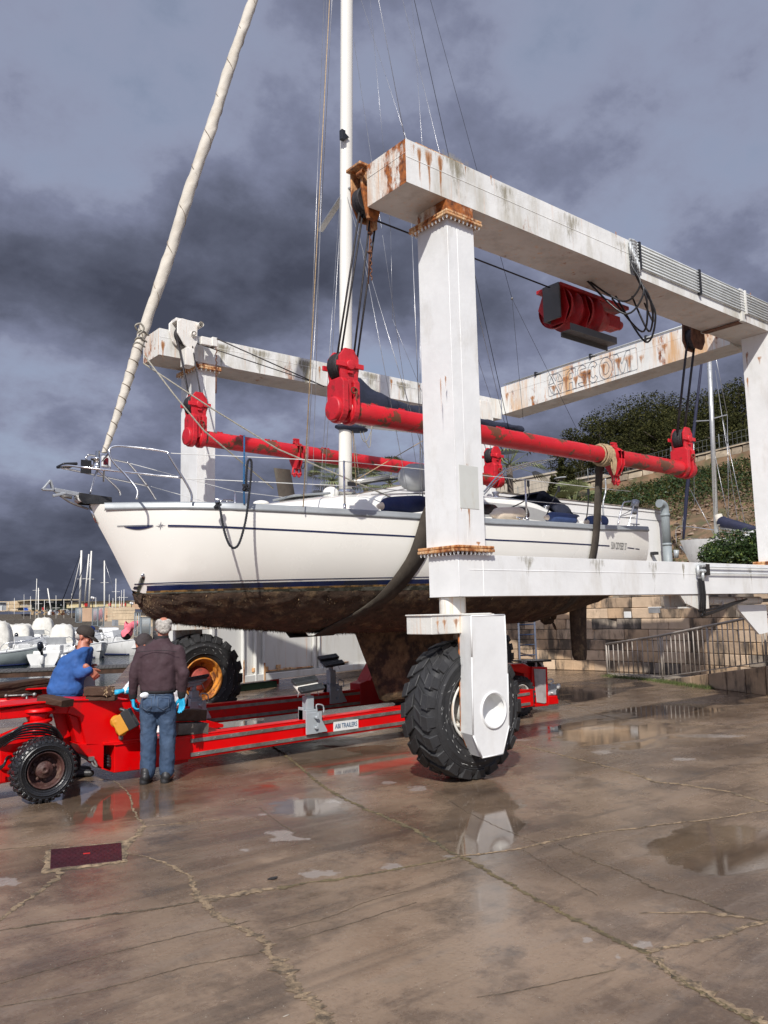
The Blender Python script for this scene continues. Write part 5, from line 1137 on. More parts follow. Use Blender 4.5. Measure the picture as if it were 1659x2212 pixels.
    wheel(root,(wc.x,8.62,.312),.312,.27,.172,30,tm='tyre wet',rm='rim brown',hm='rim brown',lug=.022,style='truck',hubr=.5)
    c=Vector((wc.x+.08,9.1,0)); m=MB()
    m.lathe([(.17,.83),(.17,.86),(.10,.87),(.10,.82),(.13,.80),(.10,.74),(.09,.5),(.11,.42),(.001,.42)],c,'z',24)
    pts=[];
    for i in range(4*20+1):
        a=i/20*2*math.pi; pts.append((c.x+.125*math.cos(a),c.y+.125*math.sin(a),.44+.075*i/20))
    m.tube(pts,.024,8); m.build('suspension_spring','trailer red',root)
    m=MB(); m.prism([(c.x-.45,.62),(c.x-.42,.32),(c.x+.2,.18),(c.x+.3,.35),(c.x+.05,.5),(c.x-.2,.7)],8.85,9.05); m.beam((c.x-.9,9.0,.22),(c.x+.1,9.0,.28),.2,.16); m.build('axle_arm','trailer red',root,bevel=.02)
    m=MB(); m.beam((c.x+.22,9.2,.86),(c.x+.32,9.2,.5),.03,.12); m.beam((c.x+.33,9.3,.42),(c.x+.46,9.3,.78),.05,.14); m.build('bracket','trailer red',root,bevel=.01)
    for k in range(6):
        y=8.66+.03*k; m=MB(); dz=.022*k
        m.tube(catmull([ZT(-60,1040+34*k,y+.1),ZT(150,930+22*k,y),ZT(330,835+34*k,y),ZT(560,815+36*k,y),ZT(740,880+30*k,y+.02),ZT(830,1010+14*k,y+.05)],8),.011 if k<4 else .008,7); m.build('hydraulic_hose','hose black',root)
    for k in range(3):
        m=MB(); m.tube(catmull([ZT(-30,1440-20*k,8.8),ZT(50,1370-10*k,8.72),ZT(90,1290-14*k,8.75),ZT(160,1250-10*k,8.9)],7),.010,7); m.build('hydraulic_hose','hose black',root)
    # far gooseneck girder with hydraulic cylinder
    def pr2(pts,y0,y1,name,mt='trailer red'):
        m=MB(); m.prism([(Z1(*q,y0).x,Z1(*q,y0).z) for q in pts],y0,y1); return m.build(name,mt,root,bevel=.006,seg=1)
    pr2([(-140,925),(310,900),(860,915),(900,990),(310,1010),(-140,1015)],10.3,10.45,'gooseneck_beam'); pr2([(-140,912),(310,892),(310,903),(-140,925)],10.22,10.5,'top_plate')
    pr2([(840,960),(930,1000),(1450,1130),(1450,1150),(930,1220),(860,1050)],10.5,10.66,'gusset_panel')
    m=MB(); m.tube([Z1(-60,990,10.0),Z1(245,975,10.0)],.042,16); m.tube([Z1(85,970,10.0),Z1(88,985,10.0)],.046,16); m.tube([Z1(235,976,10.0),Z1(310,972,10.0)],.022,12); m.build('hydraulic_cylinder','trailer red',root)
    m=MB(); m.tube([Z1(38,945,9.95),Z1(225,938,9.95)],.009,8); m.sph(Z1(40,946,9.95),.022,8); m.sph(Z1(160,942,9.95),(.05,.02,.02),8); m.sph(Z1(223,938,9.95),.025,8); m.tube([Z1(172,945,9.95),Z1(175,990,9.95)],.012,8); m.build('steel_pipe','worn steel',root)
    m=MB(); m.box((2.0,8.95,.72),(2.2,10.4,.86)); m.box((4.9,9.14,.2),(5.05,10.72,.34)); m.build('cross_member','trailer red',root,bevel=.01)
    # control box standing behind the front arm
    a=P(172,1430,y=9.98); b=P(207,1488,y=9.98)
    m=MB(); m.prism([(a.x+.03,b.z),(b.x-.01,b.z),(b.x-.035,a.z-.03),(b.x-.07,a.z),(a.x+.01,a.z)],9.95,9.99); m.build('control_panel','support grey',root,bevel=.01)
    m=MB(); m.prism([(a.x-.02,b.z),(a.x+.03,b.z),(a.x+.012,a.z-.12),(a.x-.02,a.z-.12)],9.93,10.1); m.build('panel_side','trailer red',root)
    # pad supports
    def support(x,y,z0,zt,tilt,big=1,mirror=1):
        m=MB(); m.box((x-.09,y-.09,z0),(x+.09,y+.09,z0+.13)); m.box((x-.055,y-.055,z0+.13),(x+.055,y+.055,zt-.13)); m.box((x-.09,y-.012,z0-.14),(x-.075,y+.1,z0+.16)); m.box((x+.075,y-.012,z0-.14),(x+.09,y+.1,z0+.16))
        m.box((x-.11,y-.125,z0-.17),(x+.13,y-.10,z0+.10)); m.prism([(x+.06,z0+.10),(x+.20,z0-.14),(x+.20,z0-.16),(x+.05,z0-.16)],y-.14,y-.125)
        m.tube([(x+.02,y-.13,z0+.04),(x+.02,y-.19,z0+.04)],.022,10); m.tube([(x+.02,y-.13,z0-.09),(x+.02,y-.17,z0-.09)],.02,10)
        m.tube(catmull([(x+.06,y-.12,z0+.10),(x+.05,y-.12,z0+.19),(x+.15,y-.12,z0+.17),(x+.16,y-.12,z0+.08)],5),.010,7)
        P_=m.build('support_post','support grey',root,bevel=.008,seg=1)
        m=MB(); m.tube([(x,y,zt-.15),(x,y,zt-.05)],.035,14); R=Matrix.Rotation(tilt,3,'X')@Matrix.Rotation(-.10,3,'Y'); m.rbox((x,y,zt-.02),(.34,.16,.02),R=R); m.rbox(Vector((x,y,zt-.02))+R@Vector((0,0,-.02)),(.20,.05,.05),R=R)
        m.build('pad_bracket','rim white' if mirror>0 else 'support grey',root)
        for q in(-.09,.09):
            m=MB(); m.rbox(Vector((x,y,zt))+R@Vector((0,q,.02)),(.36,.11,.045),R=R); m.build('pad','pad rubber',root,bevel=.012)
        for q in(-.14,-.05,.12): m=MB(); m.tube([Vector((x+q,y,zt-.03)),Vector((x+q*1.25,y-.03,zt-.13))],.005,6); m.build('stay_wire','galvanised',root)
    support(5.98,8.97,.42,.85,.55); support(5.27,10.80,.50,.86,-.35,mirror=-1); support(7.66,10.82,.52,1.0,.55,mirror=-1)
    # rear: tail gusset, engine box, wheels
    gq=[(810,1430),(775,1480),(758,1480),(752,1522),(860,1500),(860,1440),(830,1418)]
    m=MB(); 
    m.prism([(8.15,.28),(8.15,.62),(8.30,.66),(8.55,1.0),(9.3,1.02),(9.6,.95),(9.6,.28)],10.70,10.98); m.prism([(8.55,1.0),(8.85,.98),(8.55,.64),(8.30,.66)],10.62,10.70); m.build('tail_gusset','tail red',root,bevel=.006,seg=1)
    TQ=lambda x,y,yy=9.35:P((2000+x*.18083)/1.8517,(2600+y*.18083)/1.8517,y=yy)
    def pt(pts,y0,y1,name,mt='trailer red',bev=.008):
        m=MB(); m.prism([(TQ(*q,y0).x,TQ(*q,y0).z) for q in pts],y0,y1); return m.build(name,mt,root,bevel=bev,seg=1)
    pt([(60,330),(560,315),(720,400),(740,1265),(600,1260),(540,880),(530,530),(300,470),(60,470)],9.35,10.4,'tail_body')
    pt([(-200,340),(540,300),(540,330),(-200,365)],9.28,10.5,'tail_cover')
    pt([(720,370),(1050,375),(1080,1235),(690,1270)],9.30,9.36,'engine_door'); pt([(755,415),(1015,425),(1030,1170),(990,1190),(820,1165),(790,870)],9.285,9.30,'door_panel','door grey')
    pt([(1075,740),(1270,760),(1290,1020),(1075,1025)],9.40,9.9,'engine_block','support grey',.03); pt([(1075,1020),(1295,1010),(1298,1190),(1075,1215)],9.38,10.0,'rear_bumper'); pt([(1280,890),(1325,900),(1330,1090),(1290,1080)],9.36,9.5,'tail_lamp','black plastic')
    m=MB(); m.tube(catmull([TQ(1070,650,9.4),TQ(1150,655,9.4),TQ(1175,700,9.4),TQ(1100,760,9.4)],6),.014,8); m.lathe([(.045,0),(.05,-.04),(.001,-.04)],TQ(1265,800,9.42),'y',14); m.lathe([(.012,0),(.012,-.04),(.001,-.04)],TQ(1130,945,9.4),'y',12); m.build('exhaust_pipe','boat white',root)
    m=MB(); a=TQ(500,260,9.9); b=TQ(880,370,9.9); m.box((a.x,9.8,b.z),(b.x-.02,10.1,a.z-.02)); m.build('cab_window','dark window',root); m=MB(); 
    for q0,q1 in(((490,265),(860,235)),((490,265),(600,360)),((780,250),(800,365)),((860,240),(960,370))): m.beam(TQ(*q0,9.79),TQ(*q1,9.79),.03,.03)
    m.build('window_frame','boat white',root); m=MB(); m.beam(TQ(480,250,9.9),TQ(900,225,9.9),.5,.03); m.build('cab_roof','black plastic',root)
    wheel(root,(10.38,9.32,.335),.335,.26,.185,26,tm='tyre',rm='rim white',hm='rim brown',lug=.02,style='truck')
    wheel(root,(9.0,10.4,.30),.30,.3,.16,26,tm='tyre',rm='rim brown',hm='rim brown',lug=.02,style='truck')
    # deck plates between the rails
    m=MB(); m.box((5.4,9.16,.16),(7.0,10.7,.18)); m.build('deck_plate','deck plate wet',root)
    return root
TR=trailer()
# ---------------------------------------------------------------- timber
def timber(a,b,w,h,label,mt='timber dark',end='timber end',grp='timber blocks on the red trailer',cracks=True,rot=None):
    a=Vector(a);b=Vector(b); t=MB(); d=(b-a); L=d.length; d.normalize(); u=Vector((0,0,1)); r=d.cross(u).normalized(); u=r.cross(d)
    n=6; sec=[(-w/2,-h/2),(0,-h/2),(w/2,-h/2),(w/2,0),(w/2,h/2),(0,h/2),(-w/2,h/2),(-w/2,0)]; rows=[]
    R_=random.Random(label)
    for i in range(n+1):
        p=a+d*L*i/n; rows.append([tuple(p+r*(s[0]+R_.uniform(-.004,.004))+u*(s[1]+R_.uniform(-.004,.004))) for s in sec])
    t.grid(rows,close=True,smooth=False); t.add(rows[0],[tuple(range(8))],1); t.add(rows[-1],[tuple(range(8))],1)
    o=t.build('timber_block',[mt,end],None,loc=a,bevel=.008,seg=1); return tag(o,label,'timber',grp)
g='timber blocks on the red trailer'
timber(P(376,1574,y=9.0),P(441,1572,y=9.0),.22,.125,'grey split oak block, lower of the two stacked beside the man in plum jacket','timber grey','timber grey')
timber(P(372,1544,y=9.05),P(437,1544,y=9.05),.22,.13,'dark brown block, upper of the two stacked beside the man in plum jacket','timber dark','timber dark')
timber(P(186,1493,y=9.05),P(243,1493,y=8.88),.16,.095,'brown block with a bright frayed end, upper of the pair on the red arm')
timber(P(189,1507,y=9.05),P(251,1507,y=8.88),.15,.055,'thin dark board under the frayed block on the red arm','timber dark','timber dark')
timber(P(93,1508,y=9.12),P(146,1519,y=8.80),.16,.07,'long brown plank lying alone at the middle of the red arm','timber dark','timber dark')
for k,(x0,y0,x1,y1,l) in enumerate(((-20,1484,95,1470,'topmost weathered plank of the heap on the far arm at the left edge'),(-30,1494,93,1482,'middle plank of the heap on the far arm at the left edge'),(-30,1503,92,1492,'lowest plank of the heap, resting on the far red arm at the left edge'))):
    timber(P(x0,y0,y=10.2),P(x1,y1,y=10.45),.25,.06,l,'timber dark','timber dark')
m=MB(); R_=random.Random(3); c_=P(232,1492,y=8.85)
for i in range(40):
    p=c_+Vector((R_.gauss(0,.03),R_.uniform(-.012,.0),R_.gauss(0,.022))); a=R_.uniform(0,6.28); l=R_.uniform(.01,.03); m.beam(p,p+Vector((l*math.cos(a),-.006,l*math.sin(a))),.005,.004)
tag(m.build('wood_splinters','timber end',None,loc=c_),'pale frayed splinters on the end of the brown block on the red arm','splinters')
# ---------------------------------------------------------------- people
def blob(name,mt,parent,prims,voxel=.012,smooth=4,wr=0,ws=.12,loc=None):
    m=MB()
    for p in prims:
        if p[0]=='c':
            a,b,ra,rb=Vector(p[1]),Vector(p[2]),p[3],p[4]; d=(b-a).normalized(); n=5
            pts=[a-d*ra*math.cos(t) for t in [i*math.pi/2/n for i in range(n)]]+[a,b]+[b+d*rb*math.sin(t) for t in [i*math.pi/2/n for i in range(1,n+1)]]
            rs=[max(.0015,ra*math.sin(t)) for t in [i*math.pi/2/n for i in range(n)]]+[ra,rb]+[max(.0015,rb*math.cos(t)) for t in [i*math.pi/2/n for i in range(1,n+1)]]
            m.tube(pts,rs,14,flat=p[5] if len(p)>5 else 1)
        elif p[0]=='e': m.sph(p[1],p[2],16,M=p[3] if len(p)>3 else None)
        elif p[0]=='l':   # loft: list of (centre, rx, ry), right vector, fwd vector
            rows=[]
            for c,rx,ry in p[1]:
                rows.append([tuple(Vector(c)+p[2]*rx*math.cos(t)*(1 if abs(math.cos(t))<.8 else .97)+p[3]*ry*math.sin(t)) for t in [2*math.pi*i/24 for i in range(24)]])
            o=len(m.v); m.grid(rows,close=True); m.add(rows[0],[tuple(range(24))]); m.add(rows[-1],[tuple(range(24))])
        elif p[0]=='b': m.rbox(p[1],p[2],R=p[3])
    ob=m.build(name,mt,parent,loc=loc)
    if voxel:
        r=ob.modifiers.new('remesh','REMESH'); r.mode='VOXEL'; r.voxel_size=voxel; r.use_smooth_shade=True
        s=ob.modifiers.new('smooth','SMOOTH'); s.iterations=smooth; s.factor=.6
        if wr:
            tx=bpy.data.textures.new(name+'_folds','CLOUDS'); tx.noise_scale=ws; tx.noise_depth=3
            d=ob.modifiers.new('folds','DISPLACE'); d.texture=tx; d.strength=wr; d.mid_level=.5; d.texture_coords='LOCAL'
            s=ob.modifiers.new('smooth2','SMOOTH'); s.iterations=1
    return ob
def hand(name,mt,parent,w,d,n,side,curl=.35,s=1.,spread=.12,vox=.0045):
    # w wrist point, d direction to the fingertips, n palm normal, side = thumb direction sign
    w=Vector(w); d=Vector(d).normalized(); n=Vector(n); n=(n-d*n.dot(d)).normalized(); t=d.cross(n)*side; pr=[]
    pc=w+d*.05*s; pr.append(('c',w-d*.055,w+d*.01,.033*s,.029*s)); 
    for k in(-.028,-.009,.010,.028): pr.append(('c',w+d*.015*s+t*k*.6*s,w+d*.085*s+t*k*s,.016*s,.013*s))
    for k,(o,L) in enumerate(((.030,.070),(.010,.080),(-.010,.074),(-.029,.058))):
        p=w+d*.085*s+t*o*s; a=0; sp=(1.5-k)*spread*.5
        for seg,f in enumerate((.42,.32,.26)):
            a+=curl*(.7+.25*k*.3+rnd.uniform(-.08,.08)); dd=(d*math.cos(a)+n*math.sin(a)+t*sp*.6).normalized(); q=p+dd*L*f*s; pr.append(('c',p,q,(.0105-.001*seg)*s,(.0098-.001*seg)*s)); p=q
    p=w+d*.02*s+t*.026*s
    for a,f in((.75,.036),(.55,.034),(.35,.028)):
        dd=(d*math.cos(a)+t*math.sin(a)+n*.35*curl*2).normalized(); q=p+dd*f*s; pr.append(('c',p,q,.0135*s,.0115*s)); p=q
    return blob(name,mt,parent,pr,vox,2)
def head(parent,c,fwd,upv,s=1.,skin='skin',hair=None,glasses=True,nm='head'):
    f=Vector(fwd).normalized(); u=Vector(upv); u=(u-f*u.dot(f)).normalized(); r=f.cross(u); c=Vector(c); M=Matrix((r,f,u)).transposed()
    X=lambda a,b,d:c+(r*a+f*b+u*d)*s
    pr=[('e',X(0,-.012,.03),(.078*s,.098*s,.095*s),M),('e',X(0,.025,-.045),(.055*s,.062*s,.075*s),M),('e',X(0,.055,-.092),(.028*s,.024*s,.022*s),M),
        ('c',X(0,.090,.005),X(0,.108,-.035),.010*s,.016*s),('e',X(.016,.095,-.04),(.010*s,.01*s,.008*s),M),('e',X(-.016,.095,-.04),(.010*s,.01*s,.008*s),M),
        ('c',X(-.035,.082,.020),X(.035,.082,.020),.013*s,.013*s),('c',X(-.022,.085,-.066),X(.022,.085,-.066),.007*s,.007*s),('c',X(-.020,.083,-.078),X(.020,.083,-.078),.008*s,.008*s),
        ('e',X(.045,.06,-.03),(.024*s,.024*s,.024*s),M),('e',X(-.045,.06,-.03),(.024*s,.024*s,.024*s),M),
        ('e',X(.080,-.012,-.01),(.009*s,.022*s,.033*s),M),('e',X(-.080,-.012,-.01),(.009*s,.022*s,.033*s),M)]
    return pr,X,M
def eyes(parent,X,M,s=1):
    for q in(-.030,.030):
        m=MB(); m.sph(X(q,.083,.003),(.011*s,.007*s,.006*s),10,M=M); m.build('eye','eye white',parent); m=MB(); m.sph(X(q,.0885,.003),(.005*s,.003*s,.005*s),8,M=M); m.build('iris','dark window',parent)
# --- man in plum jacket, seen from behind
o0=Vector((3.80,8.66,0)); f=Vector((.60,.80,0)).normalized(); r=Vector((f.y,-f.x,0)); K=lambda a,b,c:o0+r*a+f*b+Vector((0,0,c))
man=thing('person','grey-haired man in plum jacket and jeans seen from behind, wearing cyan gloves','person',o0)
pr,X,M=head(man,K(.045,.03,1.655),f*1.0-r*.25+Vector((0,0,-.18)),(0,0,1),.98)
body=pr+[('c',K(.035,.0,1.46),K(.045,.02,1.60),.062,.058),('l',[(K(0,0,.86),.16,.12),(K(0,0,1.0),.165,.12),(K(0,.01,1.2),.19,.125),(K(.01,.01,1.38),.18,.11),(K(.02,.0,1.45),.12,.08),(K(.03,0,1.50),.07,.06)],r,f),
 ('c',K(-.095,0,.9),K(-.095,.01,.5),.095,.065),('c',K(-.095,.01,.5),K(-.10,-.02,.10),.062,.042),('c',K(.085,0,.9),K(.10,.02,.5),.095,.065),('c',K(.10,.02,.5),K(.095,0,.10),.062,.042),
 ('c',K(-.155,0,1.37),K(-.250,-.03,1.16),.045,.042),('c',K(-.245,-.02,1.16),K(-.278,.02,.95),.042,.028),('c',K(.18,0,1.37),K(.268,-.03,1.16),.045,.042),('c',K(.255,-.02,1.16),K(.248,.03,.95),.042,.028),
 ('c',K(-.11,-.04,.06),K(-.13,.12,.045),.04,.035),('c',K(.095,-.02,.06),K(.12,.13,.045),.04,.035)]
B1=blob('body','skin',man,body,.011,3); eyes(man,X,M)
# hair: cap of strands around a thin crown
blob('hair','hair grey',man,[('e',X(0,-.038,.012),(.087,.088,.083),M),('e',X(.045,-.035,.055),(.048,.075,.045),M),('e',X(-.045,-.035,.055),(.048,.075,.045),M),('e',X(0,.060,.070),(.07,.03,.028),M),('e',X(0,-.085,-.03),(.062,.028,.045),M)],.007,1,.012,.012)
blob('jacket','jacket plum',man,[('l',[(K(0,0,.965),.190,.140),(K(0,0,1.0),.203,.148),(K(0,.0,1.15),.212,.150),(K(.01,0,1.3),.228,.148),(K(.015,0,1.40),.225,.135),(K(.02,0,1.47),.168,.108),(K(.025,0,1.515),.105,.085),(K(.03,.0,1.55),.082,.075)],r,f),
 ('c',K(-.178,0,1.40),K(-.256,-.035,1.17),.078,.060),('c',K(-.256,-.035,1.17),K(-.280,.02,.955),.060,.048),('c',K(.208,0,1.40),K(.274,-.03,1.17),.078,.060),('c',K(.280,-.03,1.17),K(.252,.03,.955),.066,.050)],.010,6,.022,.09)
blob('collar','jacket cuff',man,[('l',[(K(.028,0,1.53),.085,.080),(K(.03,.005,1.575),.080,.078)],r,f)],.007,2)
blob('hem_band','jacket cuff',man,[('l',[(K(0,0,.952),.19,.145),(K(0,0,.985),.206,.154)],r,f)],.009,2)
for s_,x0 in((-1,-.283),(1,.250)): blob('cuff','jacket cuff',man,[('c',K(x0,.024,.955),K(x0,.03,.915),.048,.044)],.006,2)
blob('jeans','denim',man,[('l',[(K(0,0,.965),.172,.130),(K(0,-.01,.90),.185,.145),(K(0,-.015,.83),.190,.150),(K(0,-.005,.76),.182,.13)],r,f),('e',K(-.085,-.055,.86),(.09,.09,.10)),('e',K(.085,-.055,.86),(.09,.09,.10)),
 ('c',K(-.098,0,.80),K(-.10,.012,.5),.103,.088),('c',K(-.10,.012,.5),K(-.105,-.01,.11),.088,.080),('c',K(.092,0,.80),K(.104,.018,.5),.103,.088),('c',K(.104,.018,.5),K(.10,.0,.115),.088,.080)],.010,2,.026,.07)
def onback(a,c,off=.0): # point on the back surface of the jeans
    return K(a,-.158-off+.06*(abs(a)/.19)**2,c)
for s_ in(-1,1):
    m=MB(); pts=[(.035,.925),(.145,.915),(.145,.815),(.09,.785),(.035,.82),(.035,.925)]
    pp=[onback(s_*q[0],q[1],.008) for q in pts]; m.tube(pp,.0028,5); m.build('pocket_seam','denim seam',man)
m=MB(); m.tube([onback(0,.955),onback(0,.90,.002),onback(0,.83,-.0)],.003,5); m.tube([onback(-.15,.945,-.01),onback(-.07,.945,-.004),onback(.07,.945,-.004),onback(.15,.945,-.01)],.003,5); m.build('seam','denim seam',man)
m=MB(); m.sph(onback(-.11,.945,.012),(.055,.018,.032),12); m.build('paper_tissue','coverall white',man)
m=MB(); m.tube(catmull([K(-.20,-.155,1.405),K(-.1,-.158,1.415),K(.1,-.158,1.418),K(.23,-.150,1.40)],5),.003,5); m.build('yoke_seam','jacket cuff',man)
hand('glove','glove cyan',man,K(-.285,.03,.905),(r*.10+Vector((0,0,-1))),f*.3+r*.8,-1,.55,1.12)
hand('glove','glove cyan',man,K(.248,.035,.905),(r*.08-f*.05+Vector((0,0,-1))),-f*.8-r*.5,1,.30,1.12)
for a,b in((-.115,-.02),(.10,.01)):
    e=blob('shoe','shoe black',man,[('c',K(a-.01,b-.05,.055),K(a-.025,b+.17,.045),.05,.042),('e',K(a,b-.06,.07),(.048,.055,.05)),('c',K(a-.01,b-.06,.02),K(a-.025,b+.18,.02),.048,.046,),('c',K(a,b-.05,.06),K(a,b-.03,.13),.05,.055)],.008,2)
    m=MB(); m.tube(catmull([K(a-.06,b-.06,.06),K(a-.068,b+.0,.045),K(a-.07,b+.05,.07),K(a-.06,b+.1,.05)],4),.003,5); m.tube(catmull([K(a-.055,b-.02,.1),K(a-.068,b+.03,.06),K(a-.07,b+.12,.04)],4),.003,5); m.build('shoe_trim','shoe trim',man)
    m=MB(); q0=K(a-.012,b+.055,.013); m.rbox(q0,(.09,.25,.026),rotz=math.atan2(f.y,f.x)-math.pi/2); m.build('shoe_sole','black plastic',man,bevel=.01)
# yellow and black battery tool in his left hand
tl=thing('power_tool','yellow and black cordless polisher hanging from the left cyan glove','tool',K(-.33,-.05,.80))
c=K(-.345,-.06,.655); ax=(r*.80+Vector((0,0,.45))).normalized(); ux=(Vector((0,0,1))-ax*ax.z).normalized(); wx=ax.cross(ux); R=Matrix((ax,wx,ux)).transposed()
blob('housing','tool yellow',tl,[('b',c-ax*.045,(.12,.11,.20),R),('e',c-ax*.07+ux*.05,(.07,.06,.07),R),('e',c-ax*.07-ux*.05,(.06,.055,.07),R)],.006,3)
blob('battery','black plastic',tl,[('b',c+ax*.065,(.10,.12,.215),R),('c',c+ax*.10+ux*.06,c+ax*.03+ux*.14,.022,.022)],.005,2)
m=MB(); m.rbox(c-ax*.045-wx*.062+ux*.03,(.07,.006,.05),R=R); m.rbox(c-ax*.05-wx*.062-ux*.05,(.05,.006,.035),R=R); m.build('sticker','boat grey',tl)
m=MB(); m.rbox(c+ax*.012-wx*.066,(.010,.008,.21),R=R); m.build('white_seam','sticker white',tl)
# --- man in blue sweater bending over the trailer
yb=9.72; Q=lambda x,y,yy=yb:P(x,y,y=yy)
hp=Q(141,1508); sh=Q(169,1409); ft=Vector((3.20,9.80,0)); im=Vector((rt.x,rt.y,0)).normalized(); dp=Vector((fw.x,fw.y,0)).normalized()
m2=thing('person','bending man in blue sweater and black cap with glasses, working behind the red trailer arm','person',ft)
hc=Q(183,1375,9.70); hf=(im*.90+dp*.05+Vector((0,0,-.35))); pr,X,M=head(m2,hc,hf,(im*.35+Vector((0,0,1))),.98,'skin')
shf,shn=sh+dp*.17,sh-dp*.17
def tors(o,sc,lift_=0):   # torso loft along the spine, leaning towards the picture's right
    c=[hp+Vector((0,0,-.03+lift_)),hp+im*.0+Vector((0,0,.08+lift_*.6)),hp.lerp(sh,.35)-im*.035,hp.lerp(sh,.65)-im*.035,hp.lerp(sh,.88)-im*.0,sh+im*.06+Vector((0,0,.03)),sh+im*.095+Vector((0,0,.06))]
    k_=min(1,sc+.05) if sc<1 else 1; rr=[(.205,.165),(.212,.175),(.200,.185),(.190,.19),(.165,.20),(.105,.145),(.066,.08)]
    return ('l',[(a,q[0]*sc,q[1]*sc) for a,q in zip(c,rr)],im,dp)
blob('body','skin',m2,pr+[tors(0,.70),('c',sh+im*.05+Vector((0,0,.04)),hc+Vector((0,0,-.05))-im*.01,.066,.06),('c',hp+dp*.08-Vector((0,0,.12)),ft+dp*.1+Vector((0,0,.5)),.075,.06),('c',ft+dp*.1+Vector((0,0,.5)),ft+dp*.1+Vector((0,0,.1)),.06,.045),('c',hp-dp*.08-Vector((0,0,.12)),ft-dp*.1+im*.14+Vector((0,0,.5)),.075,.06),('c',ft-dp*.1+im*.14+Vector((0,0,.5)),ft-dp*.1+im*.1+Vector((0,0,.1)),.06,.045),
  ('c',sh-dp*.11+im*.04-Vector((0,0,.05)),Q(175,1452,9.53),.038,.038),('c',Q(176,1452,9.52),Q(194,1446,9.44),.042,.03),('c',sh+dp*.10+im*.04-Vector((0,0,.05)),Q(186,1444,9.86),.038,.036)],.011,3); eyes(m2,X,M)
blob('sweater','sweater blue',m2,[tors(0,1.0,.07),('c',sh-dp*.12+im*.02-Vector((0,0,.05)),Q(172,1454,9.54),.085,.074),('c',Q(172,1455,9.54),Q(190,1450,9.45),.078,.052),('c',sh+dp*.12+im*.05-Vector((0,0,.04)),Q(186,1446,9.88),.08,.06)],.011,9,.050,.12)
blob('waistband','sweater rib',m2,[('l',[(hp+Vector((0,0,.02)),.200,.160),(hp+Vector((0,0,.055)),.207,.166)],im,dp)],.009,2)
blob('trousers','work trousers',m2,[('l',[(hp+Vector((0,0,.05)),.192,.15),(hp+Vector((0,0,-.01)),.200,.158),(hp+Vector((0,0,-.1)),.215,.17),(hp+Vector((0,0,-.2)),.20,.16)],im,dp),('c',hp+dp*.08+Vector((0,0,-.1)),ft+dp*.12+Vector((0,0,.5)),.12,.088),('c',ft+dp*.12+Vector((0,0,.5)),ft+dp*.12+Vector((0,0,.1)),.088,.075),('c',hp-dp*.08+Vector((0,0,-.1)),ft-dp*.12+im*.14+Vector((0,0,.5)),.12,.088),('c',ft-dp*.12+im*.14+Vector((0,0,.5)),ft-dp*.12+im*.12+Vector((0,0,.1)),.088,.075)],.011,3,.03,.08)
for q in(.12,-.12): blob('shoe','shoe black',m2,[('c',ft+dp*q+im*(.0 if q>0 else .12)+Vector((0,0,.05)),ft+dp*q+im*(.2 if q>0 else .32)+Vector((0,0,.04)),.05,.04)],.009,2)
hand('hand','skin',m2,Q(193,1447,9.45),(im*.5+Vector((0,0,-.6))+dp*.3),dp*.6-im*.5,1,.5,1.05); hand('hand','skin',m2,Q(192,1442,9.86),(im*.8+Vector((0,0,-.4))-dp*.3),-dp,-1,.5,1.05)
s=.98; blob('cap','cap brown',m2,[('e',X(0,-.008,.052),(.092,.110,.082),M),('l',[(X(0,-.01,.028),.092,.112),(X(0,-.01,.045),.093,.113)],M@Vector((1,0,0)),M@Vector((0,1,0)))],.007,2)
m=MB(); rows=[]
for i in range(7):
    a=-1.1+2.2*i/6; p0=X(.086*math.sin(a),.085*math.cos(a)*1.05,.035); p1=X(.078*math.sin(a),.085+.095*math.cos(a*.75),.005-.01*math.cos(a)); rows.append([tuple(p0),tuple(p0.lerp(p1,.5)+Vector((0,0,.008))),tuple(p1)])
m.grid(rows); bo=m.build('cap_peak','cap brown',m2); sd=bo.modifiers.new('t','SOLIDIFY'); sd.thickness=.008
m=MB(); 
for q in(-.032,.032): m.tube([X(q+.021*math.cos(t),.100,.000+.017*math.sin(t)) for t in [2*math.pi*k/14 for k in range(15)]],.0022,5,cap=False)
for q in(-1,1): m.tube([X(q*.053,.098,.005),X(q*.082,.0,.008),X(q*.082,-.03,-.01)],.0022,5)
m.tube([X(-.011,.103,.004),X(.011,.103,.004)],.0022,5); m.build('glasses','black plastic',m2)
blob('hair','hair grey',m2,[('e',X(0,-.055,-.02),(.078,.048,.05),M)],.006,1,.008,.012)
# --- hooded worker behind
y3=10.25; Q3=lambda x,y,yy=y3:P(x,y,y=yy)
m3=thing('person','crouching worker in brown hood, glasses and white coverall behind the man in plum','person',Vector((4.72,10.3,0)))
hc=Q3(309,1393,10.2); pr,X,M=head(m3,hc,(-im*.80-dp*.25+Vector((0,0,-.55))),(-im*.35+Vector((0,0,1))),.98)
h3=Q3(372,1512,10.25); s3=Q3(328,1425,10.2); t3=lambda k:('l',[(h3+Vector((0,0,-.06)),.19*k,.17*k),(h3+Vector((0,0,.05)),.2*k,.17*k),(h3.lerp(s3,.5),.2*k,.18*k),(h3.lerp(s3,.85),.17*k,.2*k),(s3+Vector((0,0,.06))-im*.03,.10*k,.13*k)],im,dp)
el=Q3(287,1478,10.0); wr_=Q3(272,1492,9.9)
g3=Vector((4.72,10.3,0))
legs=lambda a,b:[('c',h3-dp*.1,g3-dp*.15-im*.25+Vector((0,0,.42)),a,b),('c',g3-dp*.15-im*.25+Vector((0,0,.42)),g3-dp*.15+Vector((0,0,.1)),b,b*.85),('c',h3+dp*.1,g3+dp*.15-im*.25+Vector((0,0,.42)),a,b),('c',g3+dp*.15-im*.25+Vector((0,0,.42)),g3+dp*.15+Vector((0,0,.1)),b,b*.85)]
